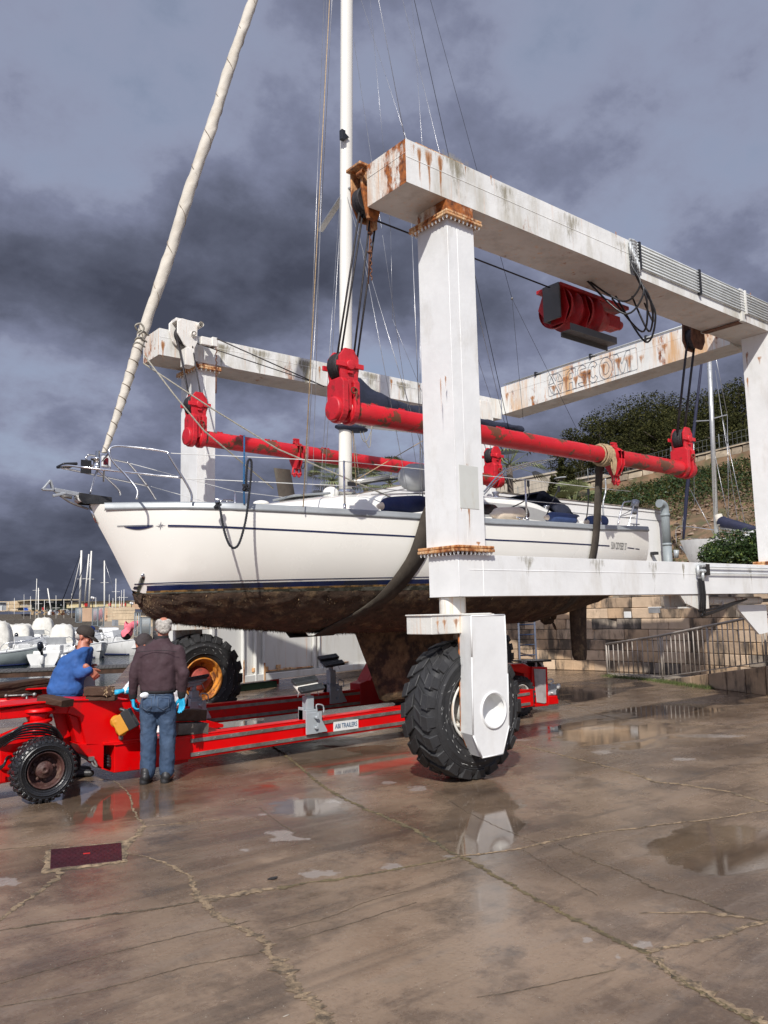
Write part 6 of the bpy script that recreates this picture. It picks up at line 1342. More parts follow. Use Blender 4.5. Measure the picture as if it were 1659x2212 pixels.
blob('body','skin',m3,pr+[t3(.82),('c',s3+Vector((0,0,.03)),hc+Vector((0,0,-.04)),.06,.058),('c',s3-dp*.15,el,.045,.038),('c',el,wr_,.036,.028),('c',s3+dp*.15,Q3(290,1480,10.5),.045,.035)]+legs(.085,.06),.011,3); eyes(m3,X,M)
blob('coverall','coverall white',m3,[t3(1.0),('c',s3-dp*.15,el,.078,.066),('c',el,wr_,.066,.048),('c',s3+dp*.15,Q3(290,1480,10.5),.075,.05)]+legs(.115,.08),.011,3,.03,.08)
hand('glove','glove cyan',m3,wr_,(-im*1.0+Vector((0,0,-.05))-dp*.1),Vector((0,0,-1)),1,.30,1.5,.5)
blob('hood','hood brown',m3,[('e',X(0,-.035,.035),(.102,.112,.105),M),('e',X(0,-.06,-.06),(.095,.09,.10),M),('l',[(X(0,.028,.05),.1,.1),(X(0,.055,.058),.092,.085)],M@Vector((1,0,0)),M@Vector((0,.0,1)))],.009,3,.012,.05)
m=MB(); 
for q in(-.032,.032): m.tube([X(q+.021*math.cos(t),.104,.000+.017*math.sin(t)) for t in [2*math.pi*k/14 for k in range(15)]],.0028,5,cap=False)
for q in(-1,1): m.tube([X(q*.053,.102,.005),X(q*.082,.0,.008)],.0028,5)
m.tube([X(-.011,.107,.004),X(.011,.107,.004)],.0028,5); m.build('glasses','black plastic',m3)

# ================================================================ SETTING
WZ=-1.1
QE=[(-60,13.5),(-6,14.3),(3.9,16.2),(6.0,18.6),(8.4,22),(12,30),(22,52),(70,110)]   # quay edge
def quay_y(x):
    for (a,b),(c,d) in zip(QE,QE[1:]):
        if x<=c: return b+(d-b)*(x-a)/(c-a)
    return 999
def ground_mat():
    m=bpy.data.materials.new('wet concrete'); m.use_nodes=True; nt=m.node_tree; L=nt.links.new; nt.nodes.clear()
    out=N(nt,'ShaderNodeOutputMaterial'); p=N(nt,'ShaderNodeBsdfPrincipled'); L(p.outputs[0],out.inputs[0]); tc=N(nt,'ShaderNodeTexCoord')
    def noise(sc,det=6,loc=(0,0,0),ro=.6,scl=None,dist=0):
        mp=N(nt,'ShaderNodeMapping'); L(tc.outputs['Object'],mp.inputs[0]); mp.inputs['Location'].default_value=loc
        if scl: mp.inputs['Scale'].default_value=scl; mp.inputs['Rotation'].default_value=(0,0,.45)
        n=N(nt,'ShaderNodeTexNoise'); L(mp.outputs[0],n.inputs['Vector']); n.inputs['Scale'].default_value=sc; n.inputs['Detail'].default_value=det; n.inputs['Roughness'].default_value=ro; n.inputs['Distortion'].default_value=dist; return n.outputs[0]
    def mr(v,a,b,c=0.,d=1.):
        r=N(nt,'ShaderNodeMapRange',interpolation_type='SMOOTHSTEP'); L(v,r.inputs[0])
        for i,q in zip((1,2,3,4),(a,b,c,d)): r.inputs[i].default_value=q
        return r.outputs[0]
    def mix(f,a,b):
        x=N(nt,'ShaderNodeMix',data_type='RGBA')
        if isinstance(f,float): x.inputs['Factor'].default_value=f
        else: L(f,x.inputs['Factor'])
        for k,v in(('A',a),('B',b)):
            if isinstance(v,tuple): x.inputs[k].default_value=(*v,1)
            else: L(v,x.inputs[k])
        return x.outputs['Result']
    def math_(op,a,b):
        x=N(nt,'ShaderNodeMath',operation=op)
        for i,v in enumerate((a,b)):
            if isinstance(v,(int,float)): x.inputs[i].default_value=v
            else: L(v,x.inputs[i])
        return x.outputs[0]
    at=N(nt,'ShaderNodeAttribute'); at.attribute_name='wet'; ap=N(nt,'ShaderNodeAttribute'); ap.attribute_name='pale'
    big=noise(.35,5,(3,1,0)); mid=noise(1.6,8,(7,2,0),.68); fine=noise(38,6,(1,1,0),.7); strk=noise(1.3,9,(2,5,0),.72,(.35,3.2,1),.4)
    c=mix(mr(big,.36,.64),(.115,.077,.049),(.250,.176,.118)); c=mix(mr(mid,.46,.62,0,.7),c,(.075,.050,.034)); c=mix(mr(mid,.44,.32,0,.5),c,(.30,.215,.145)); c=mix(mr(strk,.50,.72,0,.55),c,(.205,.160,.125)); c=mix(mr(strk,.46,.30,0,.55),c,(.052,.036,.027))
    c=mix(mr(noise(2.2,8,(9,9,4),.7),.56,.70,0,.6),c,(.055,.050,.046))
    c=mix(mr(noise(.9,7,(21,4,1),.6),.58,.68,0,.45),c,(.18,.115,.07)); c=mix(mr(fine,.50,.72,0,.35),c,(.24,.20,.16)); c=mix(mr(fine,.46,.30,0,.45),c,(.05,.036,.028))
    c=mix(mr(noise(150,2,(4,4,4)),.72,.80,0,.7),c,(.45,.40,.33)); c=mix(mr(noise(70,3,(8,1,4)),.30,.24,0,.8),c,(.02,.015,.012)); c=mix(mr(noise(.55,4,(31,4,1),.5,(.25,2.6,1),1.2),.60,.66,0,.35),c,(.035,.028,.024))
    pf=mr(math_('ADD',ap.outputs['Fac'],math_('MULTIPLY',math_('SUBTRACT',noise(7,8,(3,8,2),.7),.5),2.6)),.50,.72,0,.7); c=mix(pf,c,(.30,.265,.235))
    wm=math_('ADD',at.outputs['Fac'],math_('MULTIPLY',math_('SUBTRACT',noise(1.7,7,(5,5,1),.62,(.6,1.5,1),.5),.5),1.1)); wet=mr(wm,.44,.64)
    c=mix(math_('MULTIPLY',wet,.34),c,(.055,.040,.028))
    L(c,p.inputs['Base Color'])
    dry=mr(mid,.3,.7,.30,.13); dry=math_('ADD',dry,mr(wm,.15,.48,.10,-.05))
    r=N(nt,'ShaderNodeMix',data_type='FLOAT'); L(wet,r.inputs['Factor']); L(dry,r.inputs['A']); r.inputs['B'].default_value=.035; L(r.outputs[0],p.inputs['Roughness'])
    p.inputs['Specular IOR Level'].default_value=.42
    b1=N(nt,'ShaderNodeBump'); hh=math_('ADD',math_('MULTIPLY',fine,.5),math_('MULTIPLY',noise(7,6,(2,2,2),.7),.9)); L(hh,b1.inputs['Height']); b1.inputs['Distance'].default_value=.010
    L(math_('SUBTRACT',.50,math_('MULTIPLY',wet,.475)),b1.inputs['Strength']); L(b1.outputs[0],p.inputs['Normal'])
    MATS['ground']=m
ground_mat()
def G0(px,py): return P(px,py,z=0)
def fields(x,y,px,py):
    wet=np.full_like(x,.30)
    # low spots that hold water: (px,py,rx,ry,amount) turned into plan positions
    for (cx,cy,rx,ry,a) in ((1045,1775,95,105,.70),(1065,1960,60,90,.40),(1565,1838,165,60,.85),(760,1640,170,38,.65),(230,1745,190,55,.55),(680,1745,130,45,.45),(1340,1585,190,38,.55),(1440,1540,140,20,.6),(560,1700,90,35,.30),(160,1900,130,40,.26),(850,2110,110,30,.34),(1250,1500,120,25,.5),(640,1570,260,30,.6),(330,1800,80,60,.22)):
        d=np.sqrt(((px-cx)/rx)**2+((py-cy)/ry)**2); wet=np.maximum(wet,.2+a*np.clip(1.35-d,0,1))
    pale=np.zeros_like(x)
    for (cx,cy,rx,ry) in ((605,1800,34,8),(625,1811,46,6),(690,1887,42,11),(852,1872,28,7),(968,1852,22,6),(905,1703,26,6),(838,1690,18,4),(720,1732,20,4),(1388,2040,26,8),(1262,2030,24,5),(1330,2068,14,5),(1120,1598,40,3),(1285,1573,70,4),(1480,1640,30,4),(1300,1625,25,4),(570,1760,18,3),(15,1905,35,9),(530,1835,14,5),(1535,1590,90,4)):
        d=np.sqrt(((px-cx)/rx)**2+((py-cy)/ry)**2); pale=np.maximum(pale,np.clip(1.3-d*.8,0,1))
    return wet,pale
def ground():
    # fine sheet near the camera
    x=np.arange(-2,19.01,.06); y=np.arange(1.2,24.01,.06); X,Y=np.meshgrid(x,y,indexing='ij'); R_,U_,F3=[np.array(v) for v in(rt,up,fw)]
    def pix(X,Y):
        D=np.stack([X,Y,np.full_like(X,-H)],-1); k=D@F3; k=np.where(k<.3,.3,k); return 829.5+F_*(D@R_)/k,1106-F_*(D@U_)/k
    px,py=pix(X,Y); wet,pale=fields(X,Y,px,py)
    n0,n1=X.shape; idx=np.arange(n0*n1).reshape(n0,n1)
    f=np.stack([idx[:-1,:-1],idx[1:,:-1],idx[1:,1:],idx[:-1,1:]],-1).reshape(-1,4)
    cx=(X[:-1,:-1]+.03).ravel(); cy=(Y[:-1,:-1]+.03).ravel(); qy=np.interp(cx,[q[0] for q in QE],[q[1] for q in QE]); f=f[cy<qy-.03]
    Z=np.zeros_like(X)
    me=bpy.data.meshes.new('ground'); v=np.stack([X,Y,Z],-1).reshape(-1,3); me.vertices.add(len(v)); me.vertices.foreach_set('co',v.ravel()); me.loops.add(len(f)*4); me.loops.foreach_set('vertex_index',f.ravel()); me.polygons.add(len(f)); me.polygons.foreach_set('loop_start',np.arange(0,len(f)*4,4)); me.polygons.foreach_set('loop_total',np.full(len(f),4)); me.update(); me.validate()
    for nm,a in(('wet',wet),('pale',pale)): t=me.attributes.new(nm,'FLOAT','POINT'); t.data.foreach_set('value',a.ravel().astype(np.float32))
    me.materials.append(MATS['ground']); o=bpy.data.objects.new('ground',me); COL.objects.link(o); struct(o)
    # the rest of the quay, a step lower than the fine sheet by a few millimetres, with the quay wall
    m=MB(); top=[(a,b,-.006) for a,b in QE]; m.add(top+[(120,110,-.006),(120,-80,-.006),(-60,-80,-.006)],[tuple(range(len(QE)+3))])
    b=struct(m.build('quay_paving','ground')); 
    m=MB(); 
    for (a,b_),(c,d) in zip(QE,QE[1:]):
        L_=math.hypot(c-a,d-b_); k=max(1,int(L_/1.4)) if L_<40 else 4
        for i in range(k):
            for j in range(3):
                u0,u1=i/k+.003,(i+1)/k-.003; z0=-.02-.5*j; m.add([(a+(c-a)*u0,b_+(d-b_)*u0+.02,z0),(a+(c-a)*u1,b_+(d-b_)*u1+.02,z0),(a+(c-a)*u1,b_+(d-b_)*u1+.02,z0-.48),(a+(c-a)*u0,b_+(d-b_)*u0+.02,z0-.48)],[(0,1,2,3)])
        m.add([(a,b_,-.006),(c,d,-.006),(c,d,-3),(a,b_,-3)],[(0,1,2,3)])
    struct(m.build('quay_wall','quay stone'))
    return o
GR=ground()
# cracks filled with crumbling mortar and moss
def crack(pts,w0,w1,mt,sand=1.,seed=1,jit=.02):
    R_=random.Random(seed); base=[G0(*p) for p in pts]; poly=catmull(base,8); out=[]; L_=0
    fine=[]
    for a,b in zip(poly,poly[1:]):
        k=max(1,int((b-a).length/.014)); fine+=[a.lerp(b,i/k) for i in range(k)]
    fine.append(poly[-1]); m=MB(); rows=[]; n=len(fine)
    for i,p in enumerate(fine):
        t=(fine[min(i+1,n-1)]-fine[max(i-1,0)]).normalized(); s=Vector((-t.y,t.x,0)); u=i/n; q=p.x*1.7+p.y*2.3
        w=(w0+(w1-w0)*u)*(.80+1.5*abs(fbm(q*2.2,seed,0))+.9*fbm(q*5,seed+2,0)+.5*fbm(q*21,seed+3,0)); w=max(w,.0015); off=jit*(fbm(q*1.8,seed+9,0)+.5*fbm(q*9,seed+5,0)+.25*fbm(q*33,seed+5,0))
        wl=w*(.5+.35*fbm(q*30,seed+11,0)); wr=w*(.5+.35*fbm(q*30,seed+17,0)); c=p+s*off
        hh=.004+.006*max(0,fbm(q*40,seed,2))*sand*min(1,w/.02)
        rows.append([tuple(c+s*wl+Vector((0,0,.0022))),tuple(c+s*wl*.4+Vector((0,0,hh))),tuple(c+Vector((0,0,.003))),tuple(c-s*wr*.5+Vector((0,0,hh*.8))),tuple(c-s*wr+Vector((0,0,.0022)))])
    m.grid(rows,smooth=False)
    o=m.build('crack_filler',mt,GR,fix=False); return o
crack([(570,1603),(600,1620),(640,1650),(700,1700),(785,1745),(880,1785),(965,1835)],.028,.03,'crack moss',seed=2)
crack([(965,1835),(1050,1880),(1145,1935),(1290,2010),(1400,2062)],.028,.030,'crack moss',seed=3)
crack([(1400,2062),(1480,2120),(1560,2165),(1670,2220)],.055,.05,'crack sand',seed=4); crack([(1402,2068),(1482,2128),(1570,2175),(1670,2228)],.018,.02,'crack moss',seed=14)
crack([(265,1838),(350,1862),(400,1888),(418,1912),(430,1945)],.005,.035,'crack sand',seed=5)
crack([(425,1930),(440,1950),(480,1985),(540,2012),(580,2052),(612,2092),(640,2130),(682,2180),(715,2225)],.042,.060,'crack sand',1.5,seed=6,jit=.03)
crack([(-10,2013),(130,1992),(280,1970),(430,1947)],.010,.024,'crack dark',seed=7); crack([(430,1947),(560,1925),(620,1916)],.085,.05,'crack sand',seed=8); crack([(600,1919),(700,1903),(850,1880),(990,1850)],.034,.02,'crack moss',seed=9)
crack([(985,1851),(1110,1835),(1250,1805),(1400,1785),(1550,1768),(1670,1748)],.018,.028,'crack sand',seed=10)
crack([(1060,1595),(1168,1620),(1347,1666),(1414,1689)],.02,.035,'crack sand',seed=11); crack([(1414,1689),(1480,1696),(1577,1712),(1670,1740)],.05,.03,'crack sand',seed=12)
crack([(1209,1825),(1260,1850),(1337,1881),(1424,1922),(1531,1953),(1608,1983),(1670,1990)],.006,.016,'crack dark',seed=13)
crack([(1400,2058),(1465,2042),(1547,2024),(1629,1996),(1670,1988)],.03,.035,'crack sand',seed=15)
crack([(1380,1972),(1450,1973),(1530,1972),(1608,1983)],.006,.05,'crack sand',seed=16)
crack([(213,1685),(247,1688),(280,1718),(287,1748),(303,1772),(312,1785)],.006,.018,'crack sand',seed=17); crack([(312,1783),(298,1800),(275,1822)],.04,.05,'crack sand',seed=18); crack([(110,1880),(132,1890),(105,1910),(60,1945),(20,1970),(-10,1998)],.04,.02,'crack sand',1.3,seed=19)
crack([(0,1836),(60,1830),(110,1825)],.006,.01,'crack sand',seed=20); crack([(315,1786),(420,1775),(500,1768)],.006,.004,'crack sand',seed=21); crack([(1185,1500),(1300,1545),(1420,1560),(1670,1575)],.012,.01,'crack sand',seed=22)
for i,pp in enumerate(([(610,2010),(700,1985),(790,1950),(880,1925)],[(0,2125),(180,2075),(340,2035),(540,1990)],[(640,2030),(760,1995),(900,1950)],[(0,2175),(230,2135),(420,2085),(560,2060)],[(930,1700),(1020,1760),(1180,1830)],[(1120,1830),(1230,1900),(1290,1935)],[(1030,2155),(1150,2135),(1330,2095)],[(560,1745),(600,1775),(640,1800)])):
    crack(pp,.003,.004,'crack dark',.4,seed=30+i,jit=.012)
# drain cover in a broken mortar surround
a,b,c,d=G0(110,1838),G0(262,1823),G0(264,1861),G0(108,1880)
m=MB(); ring=[];out_=[]; R_=random.Random(4); cen=(a+b+c+d)/4
per=[]
for p,q in((a,b),(b,c),(c,d),(d,a)): per+=[p.lerp(q,i/14) for i in range(14)]
rows=[]
for i,p in enumerate(per):
    dr=(p-cen).normalized(); g=.03+.05*abs(fbm(i*.35,3,0))*1.5+.10*max(0,1-((p-b).length)/.18)+.05*max(0,1-((p-d).length)/.15); rows.append([tuple(p-dr*.01+Vector((0,0,.008))),tuple(p+dr*g*.5+Vector((0,0,.011+.008*fbm(i*1.3,1,0)))),tuple(p+dr*g+Vector((0,0,.0022)))])
rows.append(rows[0]); m.grid(rows,smooth=False); m.build('mortar_surround','crack sand',GR,fix=False)
dc=thing('drain_cover','dark red checker-plate drain cover set in the wet concrete','drain cover',cen)
ex=((b-a)+(c-d)).normalized(); ey=((d-a)+(c-b)).normalized()
def gp(u,v,z=0): return a.lerp(b,u).lerp(d.lerp(c,u),v)+Vector((0,0,z))
m=MB(); m.add([gp(0,0,.012),gp(1,0,.012),gp(1,1,.012),gp(0,1,.012),gp(0,0,-.01),gp(1,0,-.01),gp(1,1,-.01),gp(0,1,-.01)],[(0,1,2,3),(4,5,6,7),(0,4,5,1),(1,5,6,2),(2,6,7,3),(3,7,4,0)]); m.build('cover_plate','drain cover',dc,bevel=.003,seg=1)
m=MB()
for i in range(22):
    for j in range(9):
        u=(i+.5)/22; v=(j+.5)/9; p=gp(u,v,.012); s=1 if (i+j)%2 else -1; dx=ex*.009+ey*.009*s; nx=(ex*-s*.0035+ey*.0035)
        m.add([p-dx,p+nx,p+dx,p-nx,p+Vector((0,0,.004))],[(0,1,4),(1,2,4),(2,3,4),(3,0,4)])
m.build('tread_pattern','drain cover',dc,fix=False)['kind']='stuff'
m=MB(); m.rbox(gp(.5,.45,.014),(.05,.012,.006),rotz=math.atan2(ex.y,ex.x)); m.build('lifting_slot','red',dc)
# pebbles and crumbs
m=MB(); R_=random.Random(8)
for i in range(420):
    p=G0(R_.uniform(0,1659),R_.uniform(1560,2212)); 
    if p.y>14: continue
    r=R_.uniform(.001,.0035); m.add([p+Vector((r*math.cos(t),r*math.sin(t),.001)) for t in(0,1.6,3.1,4.7)]+[p+Vector((0,0,r))],[(0,1,4),(1,2,4),(2,3,4),(3,0,4)])
struct(m.build('pebbles','pebble',None,fix=False),'stuff')
m=MB(); p=G0(618,2195); m.sph(p+Vector((0,0,.002)),(.020,.004,.002),8); tag(m.build('fish_scrap','pebble',None,loc=p),'small pale sliver of shell near the bottom edge of the wet concrete','shell')
m=MB(); p=G0(590,1899); pts=[(p.x+.035*math.cos(t)*(1+.3*math.sin(3*t)),p.y+.02*math.sin(t)) for t in [2*math.pi*i/12 for i in range(12)]]; m.prism(pts,.003,.009,'z'); tag(m.build('tar_blob','black plastic',None,loc=(p.x,p.y,0)),'flat black scrap of rubber beside the mossy joint','rubber scrap')
# ---------------------------------------------------------------- water
def water():
    m=bpy.data.materials.new('harbour water'); m.use_nodes=True; nt=m.node_tree; p=nt.nodes['Principled BSDF']; L=nt.links.new
    p.inputs['Base Color'].default_value=(.010,.018,.020,1); p.inputs['Roughness'].default_value=.04; p.inputs['IOR'].default_value=1.33
    tc=N(nt,'ShaderNodeTexCoord'); mp=N(nt,'ShaderNodeMapping'); mp.inputs['Scale'].default_value=(1.0,2.2,1); mp.inputs['Rotation'].default_value=(0,0,-.7); L(tc.outputs['Object'],mp.inputs[0])
    n=N(nt,'ShaderNodeTexNoise'); n.inputs['Scale'].default_value=2.2; n.inputs['Detail'].default_value=6; L(mp.outputs[0],n.inputs['Vector']); b=N(nt,'ShaderNodeBump'); b.inputs['Strength'].default_value=.75; b.inputs['Distance'].default_value=.06; L(n.outputs[0],b.inputs['Height']); L(b.outputs[0],p.inputs['Normal'])
    MATS['water']=m
    q=MB(); q.add([(-1500,-50,WZ),(2500,-50,WZ),(2500,3500,WZ),(-1500,3500,WZ)],[(0,1,2,3)]); struct(q.build('water','water'))
water()
# ---------------------------------------------------------------- pontoons
def pontoon(a,b,w,label,plank=.14,z=-.55,lim=150,dirt=False):
    a=Vector(a);b=Vector(b);d=(b-a);L_=d.length;d.normalize();s=Vector((-d.y,d.x,0)); t=thing('pontoon',label,'pontoon',(a.x,a.y,z),'wooden pontoons of the harbour')
    m=MB(); 
    for q in(-1,1): m.beam(a+s*q*w*.46+Vector((0,0,-.14)),b+s*q*w*.46+Vector((0,0,-.14)),.10,.22)
    m.build('side_beam','timber dark',t)
    me=MB(); me.rbox((0,0,0),(plank*.9,w,.05)); P0=me.build('plank','deck wood',t,loc=(0,0,0)); ang=math.atan2(d.y,d.x); k=int(L_/plank); 
    if k>lim: k=lim; st=L_/k; P0.scale=(st/plank,1,1)
    else: st=plank
    for i in range(k):
        o=P0 if i==0 else P0.copy()
        if i: COL.objects.link(o); o.parent=t
        p=a+d*(i+.5)*st; o.location=(p.x-t.location.x,p.y-t.location.y,rnd.uniform(-.006,.006)); o.rotation_euler.z=ang+rnd.uniform(-.004,.004)
    m=MB()
    for i in range(max(2,int(L_/5))):
        p=a+d*(i+.5)*5
        for q in(-1,1): m.tube([p+s*q*w*.42+Vector((0,0,z-.15)),p+s*q*w*.42+Vector((0,0,-2.5))],.09,8)
    m.build('pile','timber grey',t); m=MB(); m.beam(a+Vector((0,0,z-.34)),b+Vector((0,0,z-.34)),w*.8,.18); m.build('float','timber grey',t)
    return t
e0=P(-60,1449,z=-.5); e1=P(420,1430,z=-.5); e0=Vector((e0.x,e0.y,-.5));e1=Vector((e1.x,e1.y,-.5))
dd=(e1-e0).normalized(); s_=Vector((-dd.y,dd.x,0)); e0+=s_*-1.0; e1+=s_*-1.0
pontoon(e0,e1,2.2,'nearest dark plank pontoon across the water behind the bending man',.16,-.5,260)
f0=P(205,1378,z=-.5); f1=P(420,1377,z=-.5); pontoon((f0.x,f0.y,-.5),(f1.x,f1.y,-.5),2.0,'second pontoon on spindly piles left of the hooded worker',.35,-.5,80)
f0=P(-40,1407,z=-.6); f1=P(80,1400,z=-.6); pontoon((f0.x,f0.y,-.5),(f1.x,f1.y,-.5),2.0,'short middle pontoon behind the small boats at the left edge',.35,-.5,60)
# ---------------------------------------------------------------- harbour boats
def small_boat(px,py,L_,W_,head_,kind,label,nm='motor_boat',cat='boat',grp='small boats moored in the harbour',hcol='boat white',ob=None,cov=(1.6,1.3),fend=0,hb=.75,wz=None):
    p=P(px,py,z=WZ); t=thing(nm,label,cat,(p.x,p.y,WZ),grp,rz=0)
    # heading in the picture frame: 0 = bow away from camera, pi/2 = bow to the right
    rz=math.atan2(p.y,p.x)-head_
    Rm=Matrix.Translation((p.x,p.y,WZ))@Matrix.Rotation(rz,4,'Z')
    def B(m,name,mt,bevel=0,**k):
        m.v=[tuple(Rm@Vector(v)) for v in m.v]; return m.build(name,mt,t,bevel=bevel,**k)
    def hw(u): return W_/2*lerp(u,[(0,.92),(.3,1),(.6,.95),(.82,.66),(.94,.3),(1,.02)])
    m=MB(); rows=[]
    for i in range(15):
        u=i/14; x=u*L_; w=hw(u); sh=hb+.35*u**2.2
        r=[(x-.25*0,-w,sh),(x,-w*1.02,sh*.85),(x-.15*u,-w*.92,sh*.45),(x-.45*u,-w*.75,.0),(x-.6*u,-w*.3,-.25),(x-.6*u,w*.3,-.25),(x-.45*u,w*.75,0),(x-.15*u,w*.92,sh*.45),(x,w*1.02,sh*.85),(x,w,sh)]
        rows.append(r)
    m.grid(rows); m.add(rows[0],[tuple(range(10))]); B(m,'hull',hcol)
    m=MB(); m.grid([[(i/14*L_,-hw(i/14)*.99,hb+.35*(i/14)**2.2-.02),(i/14*L_,hw(i/14)*.99,hb+.35*(i/14)**2.2-.02)] for i in range(15)],smooth=False) if kind!='open' else m.grid([[(i/14*L_,-hw(i/14)*.99,hb+.35*(i/14)**2.2-.02),(i/14*L_,-hw(i/14)*.8,hb+.35*(i/14)**2.2-.02),(i/14*L_,-hw(i/14)*.7,.30+.5*max(0,i/14-.5)),(i/14*L_,hw(i/14)*.7,.30+.5*max(0,i/14-.5)),(i/14*L_,hw(i/14)*.8,hb+.35*(i/14)**2.2-.02),(i/14*L_,hw(i/14)*.99,hb+.35*(i/14)**2.2-.02)] for i in range(15)],smooth=False)
    B(m,'deck',hcol if hcol!='hull grey green' else 'boat white')
    m=MB(); rows=[]
    for s in(-1,1):
        m.tube([(i/14*L_,s*hw(i/14)*1.01,hb+.35*(i/14)**2.2-.06) for i in range(15)],.035,6)
    B(m,'rubbing_strake','boat grey')
    for s in(-1,1): m=MB(); m.tube([(i/14*L_-.4*i/14,s*hw(i/14)*.80,.07) for i in range(14)],.06,5); B(m,'boot_stripe','navy stripe')
    if kind in('cover','covertall'):
        ch,cl=cov; m=MB(); rows=[]; x0=L_*.08; x1=x0+cl*L_*.45 if kind=='covertall' else L_*.78
        R_=random.Random(label)
        for i in range(14):
            u=i/13; x=x0+(x1-x0)*u; hh=ch*(min(1,u*7+.1)*min(1,(1-u)*(5 if kind=='covertall' else 2.4)+.15))**.5; w=hw(min(1,x/L_))*(1.0 if kind=='cover' else .85)
            r=[]
            for k in range(13):
                a=math.pi*k/12; q=1+.05*math.sin(k*2.6+i*1.1)+R_.uniform(-.03,.03); r.append((x+R_.uniform(-.03,.03),-w*math.copysign(abs(math.cos(a))**.45,math.cos(a))*(1-.12*math.sin(a)),hb-.05+hh*math.sin(a)**.6*q))
            rows.append(r)
        m.grid(rows); m.add(rows[0],[tuple(range(13))]); m.add(rows[-1],[tuple(range(13))]); B(m,'cover','boat cover')
    if kind in('open','cabin'):
        m=MB(); m.box((L_*.35,-W_*.22,.3),(L_*.5,W_*.22,hb+.45)); m.box((L_*.12,-W_*.4,.3),(L_*.24,W_*.4,hb+.15)); B(m,'console','boat white',bevel=.06)
        m=MB(); m.rbox((L_*.47,0,hb+.72),(.03,W_*.6,.5),R=Matrix.Rotation(-.4,3,'Y')); B(m,'windscreen','boat grey',bevel=.01)
        m=MB(); 
        for s in(-1,1): m.tube(catmull([(L_*.6,s*hw(.6),hb+.1),(L_*.65,s*hw(.65)*.97,hb+.55),(L_*.85,s*hw(.85)*.95,hb+.7),(L_*.99,0,hb+.9)],4),.02,6)
        B(m,'bow_rail','stainless')
    if kind=='cabin':
        m=MB(); m.prism([(L_*.35,hb-.02),(L_*.82,hb-.02),(L_*.66,hb+.55),(L_*.6,hb+1.05),(L_*.38,hb+1.1)],-W_*.38,W_*.38); B(m,'cabin','boat white',bevel=.08)
        for s in(-1,1): m=MB(); m.prism([(L_*.40,hb+.6),(L_*.62,hb+.6),(L_*.58,hb+.92),(L_*.41,hb+.95)],s*W_*.39,s*W_*.385); B(m,'window','dark window')
        m=MB(); m.prism([(-W_*.30,hb+.6),(W_*.30,hb+.6),(W_*.27,hb+.95),(-W_*.27,hb+.95)],L_*.345,L_*.352,'x'); B(m,'window','dark window')
    if kind=='rib':
        for s in(-1,1):
            m=MB(); m.tube(catmull([(-.2,s*W_*.42,hb*.8),(L_*.4,s*W_*.46,hb*.85),(L_*.8,s*W_*.34,hb*.95),(L_*1.0,0,hb*1.2)],5),.27,12); B(m,'tube','rib grey')
        m=MB(); m.sph((L_*.35,0,hb+.4),(.6,.45,.45),12); B(m,'cover','blue tarp')
    if ob:
        tilt=.5 if ob!='up' else .1
        m=MB(); R2=Matrix.Rotation(-tilt,4,'Y'); T=Matrix.Translation((-.25,0,hb+.15))
        m.sph((0,0,0),(.24,.19,.34),14,M=(T@R2@Matrix.Translation((0,0,.32)))) if False else None
        def pt(v): return T@R2@Vector(v)
        m.tube([pt((-.02,0,.05)),pt((-.02,0,.12)),pt((-.03,0,.35)),pt((-.02,0,.62)),pt((0,0,.70))],[.12,.19,.23,.19,.06],14,flat=.8); C_=B(m,'outboard_cowl','outboard black' if ob!='silver' else 'boat white')
        m=MB(); m.tube([pt((0,0,.1)),pt((.02,0,-.35)),pt((0,0,-.75))],[.10,.07,.05],8); m.sph(pt((-.02,0,-.72)),(.18,.07,.08),8); B(m,'outboard_leg','outboard black')
    for k in range(fend):
        s=-1 if k%2 else 1; x=L_*(.05+.12*(k//2)); m=MB(); y=s*(hw(.1)+.12) if k>0 else 0; x=-.15 if k==0 else x; m.tube([(x,y,.05),(x,y,.12),(x,y,.55),(x,y,.62)],[.06,.11,.11,.05],10); B(m,'fender','boat white')
    return t
SB=small_boat
SB(-125,1446,5.5,2.3,1.45,'open','white and grey-green skiff with blue stripe at the left edge, nearest the dark pontoon',hcol='hull grey green',ob=1,hb=.8,fend=2)
SB(-18,1432,6.5,2.6,.1,'covertall','tall white-covered boat cut by the left edge with black outboard behind',ob=1,cov=(2.0,1.3))
SB(66,1424,4.6,2.0,2.9,'open','small open white boat with blue-grey fender and empty cream seat',hb=.65,fend=3)
SB(92,1437,4.8,2.1,.35,'open','white boat with raised black outboard, bow rail and grey windscreen beside the blue sweater',ob=1,fend=4,hb=.7)
SB(88,1392,6.0,2.9,.1,'covertall','boat hidden under a tall creased white tarpaulin in the middle of the left marina',cov=(2.2,1.3),ob='up')
SB(50,1386,6.0,3.0,-.1,'cover','covered white boat with large navy outboard on its stern',cov=(1.5,1),ob='up')
SB(126,1385,5.0,2.2,.1,'open','white boat with two glossy black outboards right of the tall tarpaulin',ob='up')
SB(143,1376,4.5,2.2,.0,'cover','squat white-covered boat with small outboard just left of the black cap',cov=(.9,1))
SB(225,1413,4.6,2.0,2.6,'open','white boat with brown wooden transom and silver outboard right of the black cap',ob='silver',hb=.9,fend=1)
SB(187,1418,4.0,1.8,2.9,'open','boat stern with white fenders low against the pontoon beneath the glasses of the bending man',hcol='boat white',hb=.8,fend=4)
m=MB(); p=P(195,1400,z=-.4); m.beam(p+Vector((-.9,.6,0)),p+Vector((.9,-.5,0)),.05,.45); tag(m.build('transom_board','boat wood',None,loc=p),'varnished brown board across the stern behind the silver outboard','board')
SB(236,1385,5.5,1.9,1.6,'open','cream wooden dinghy by the second pontoon',hcol='cream fender',hb=.7)
SB(173,1374,5.5,2.2,.2,'rib','grey inflatable boat with blue tarp directly behind the black cap')
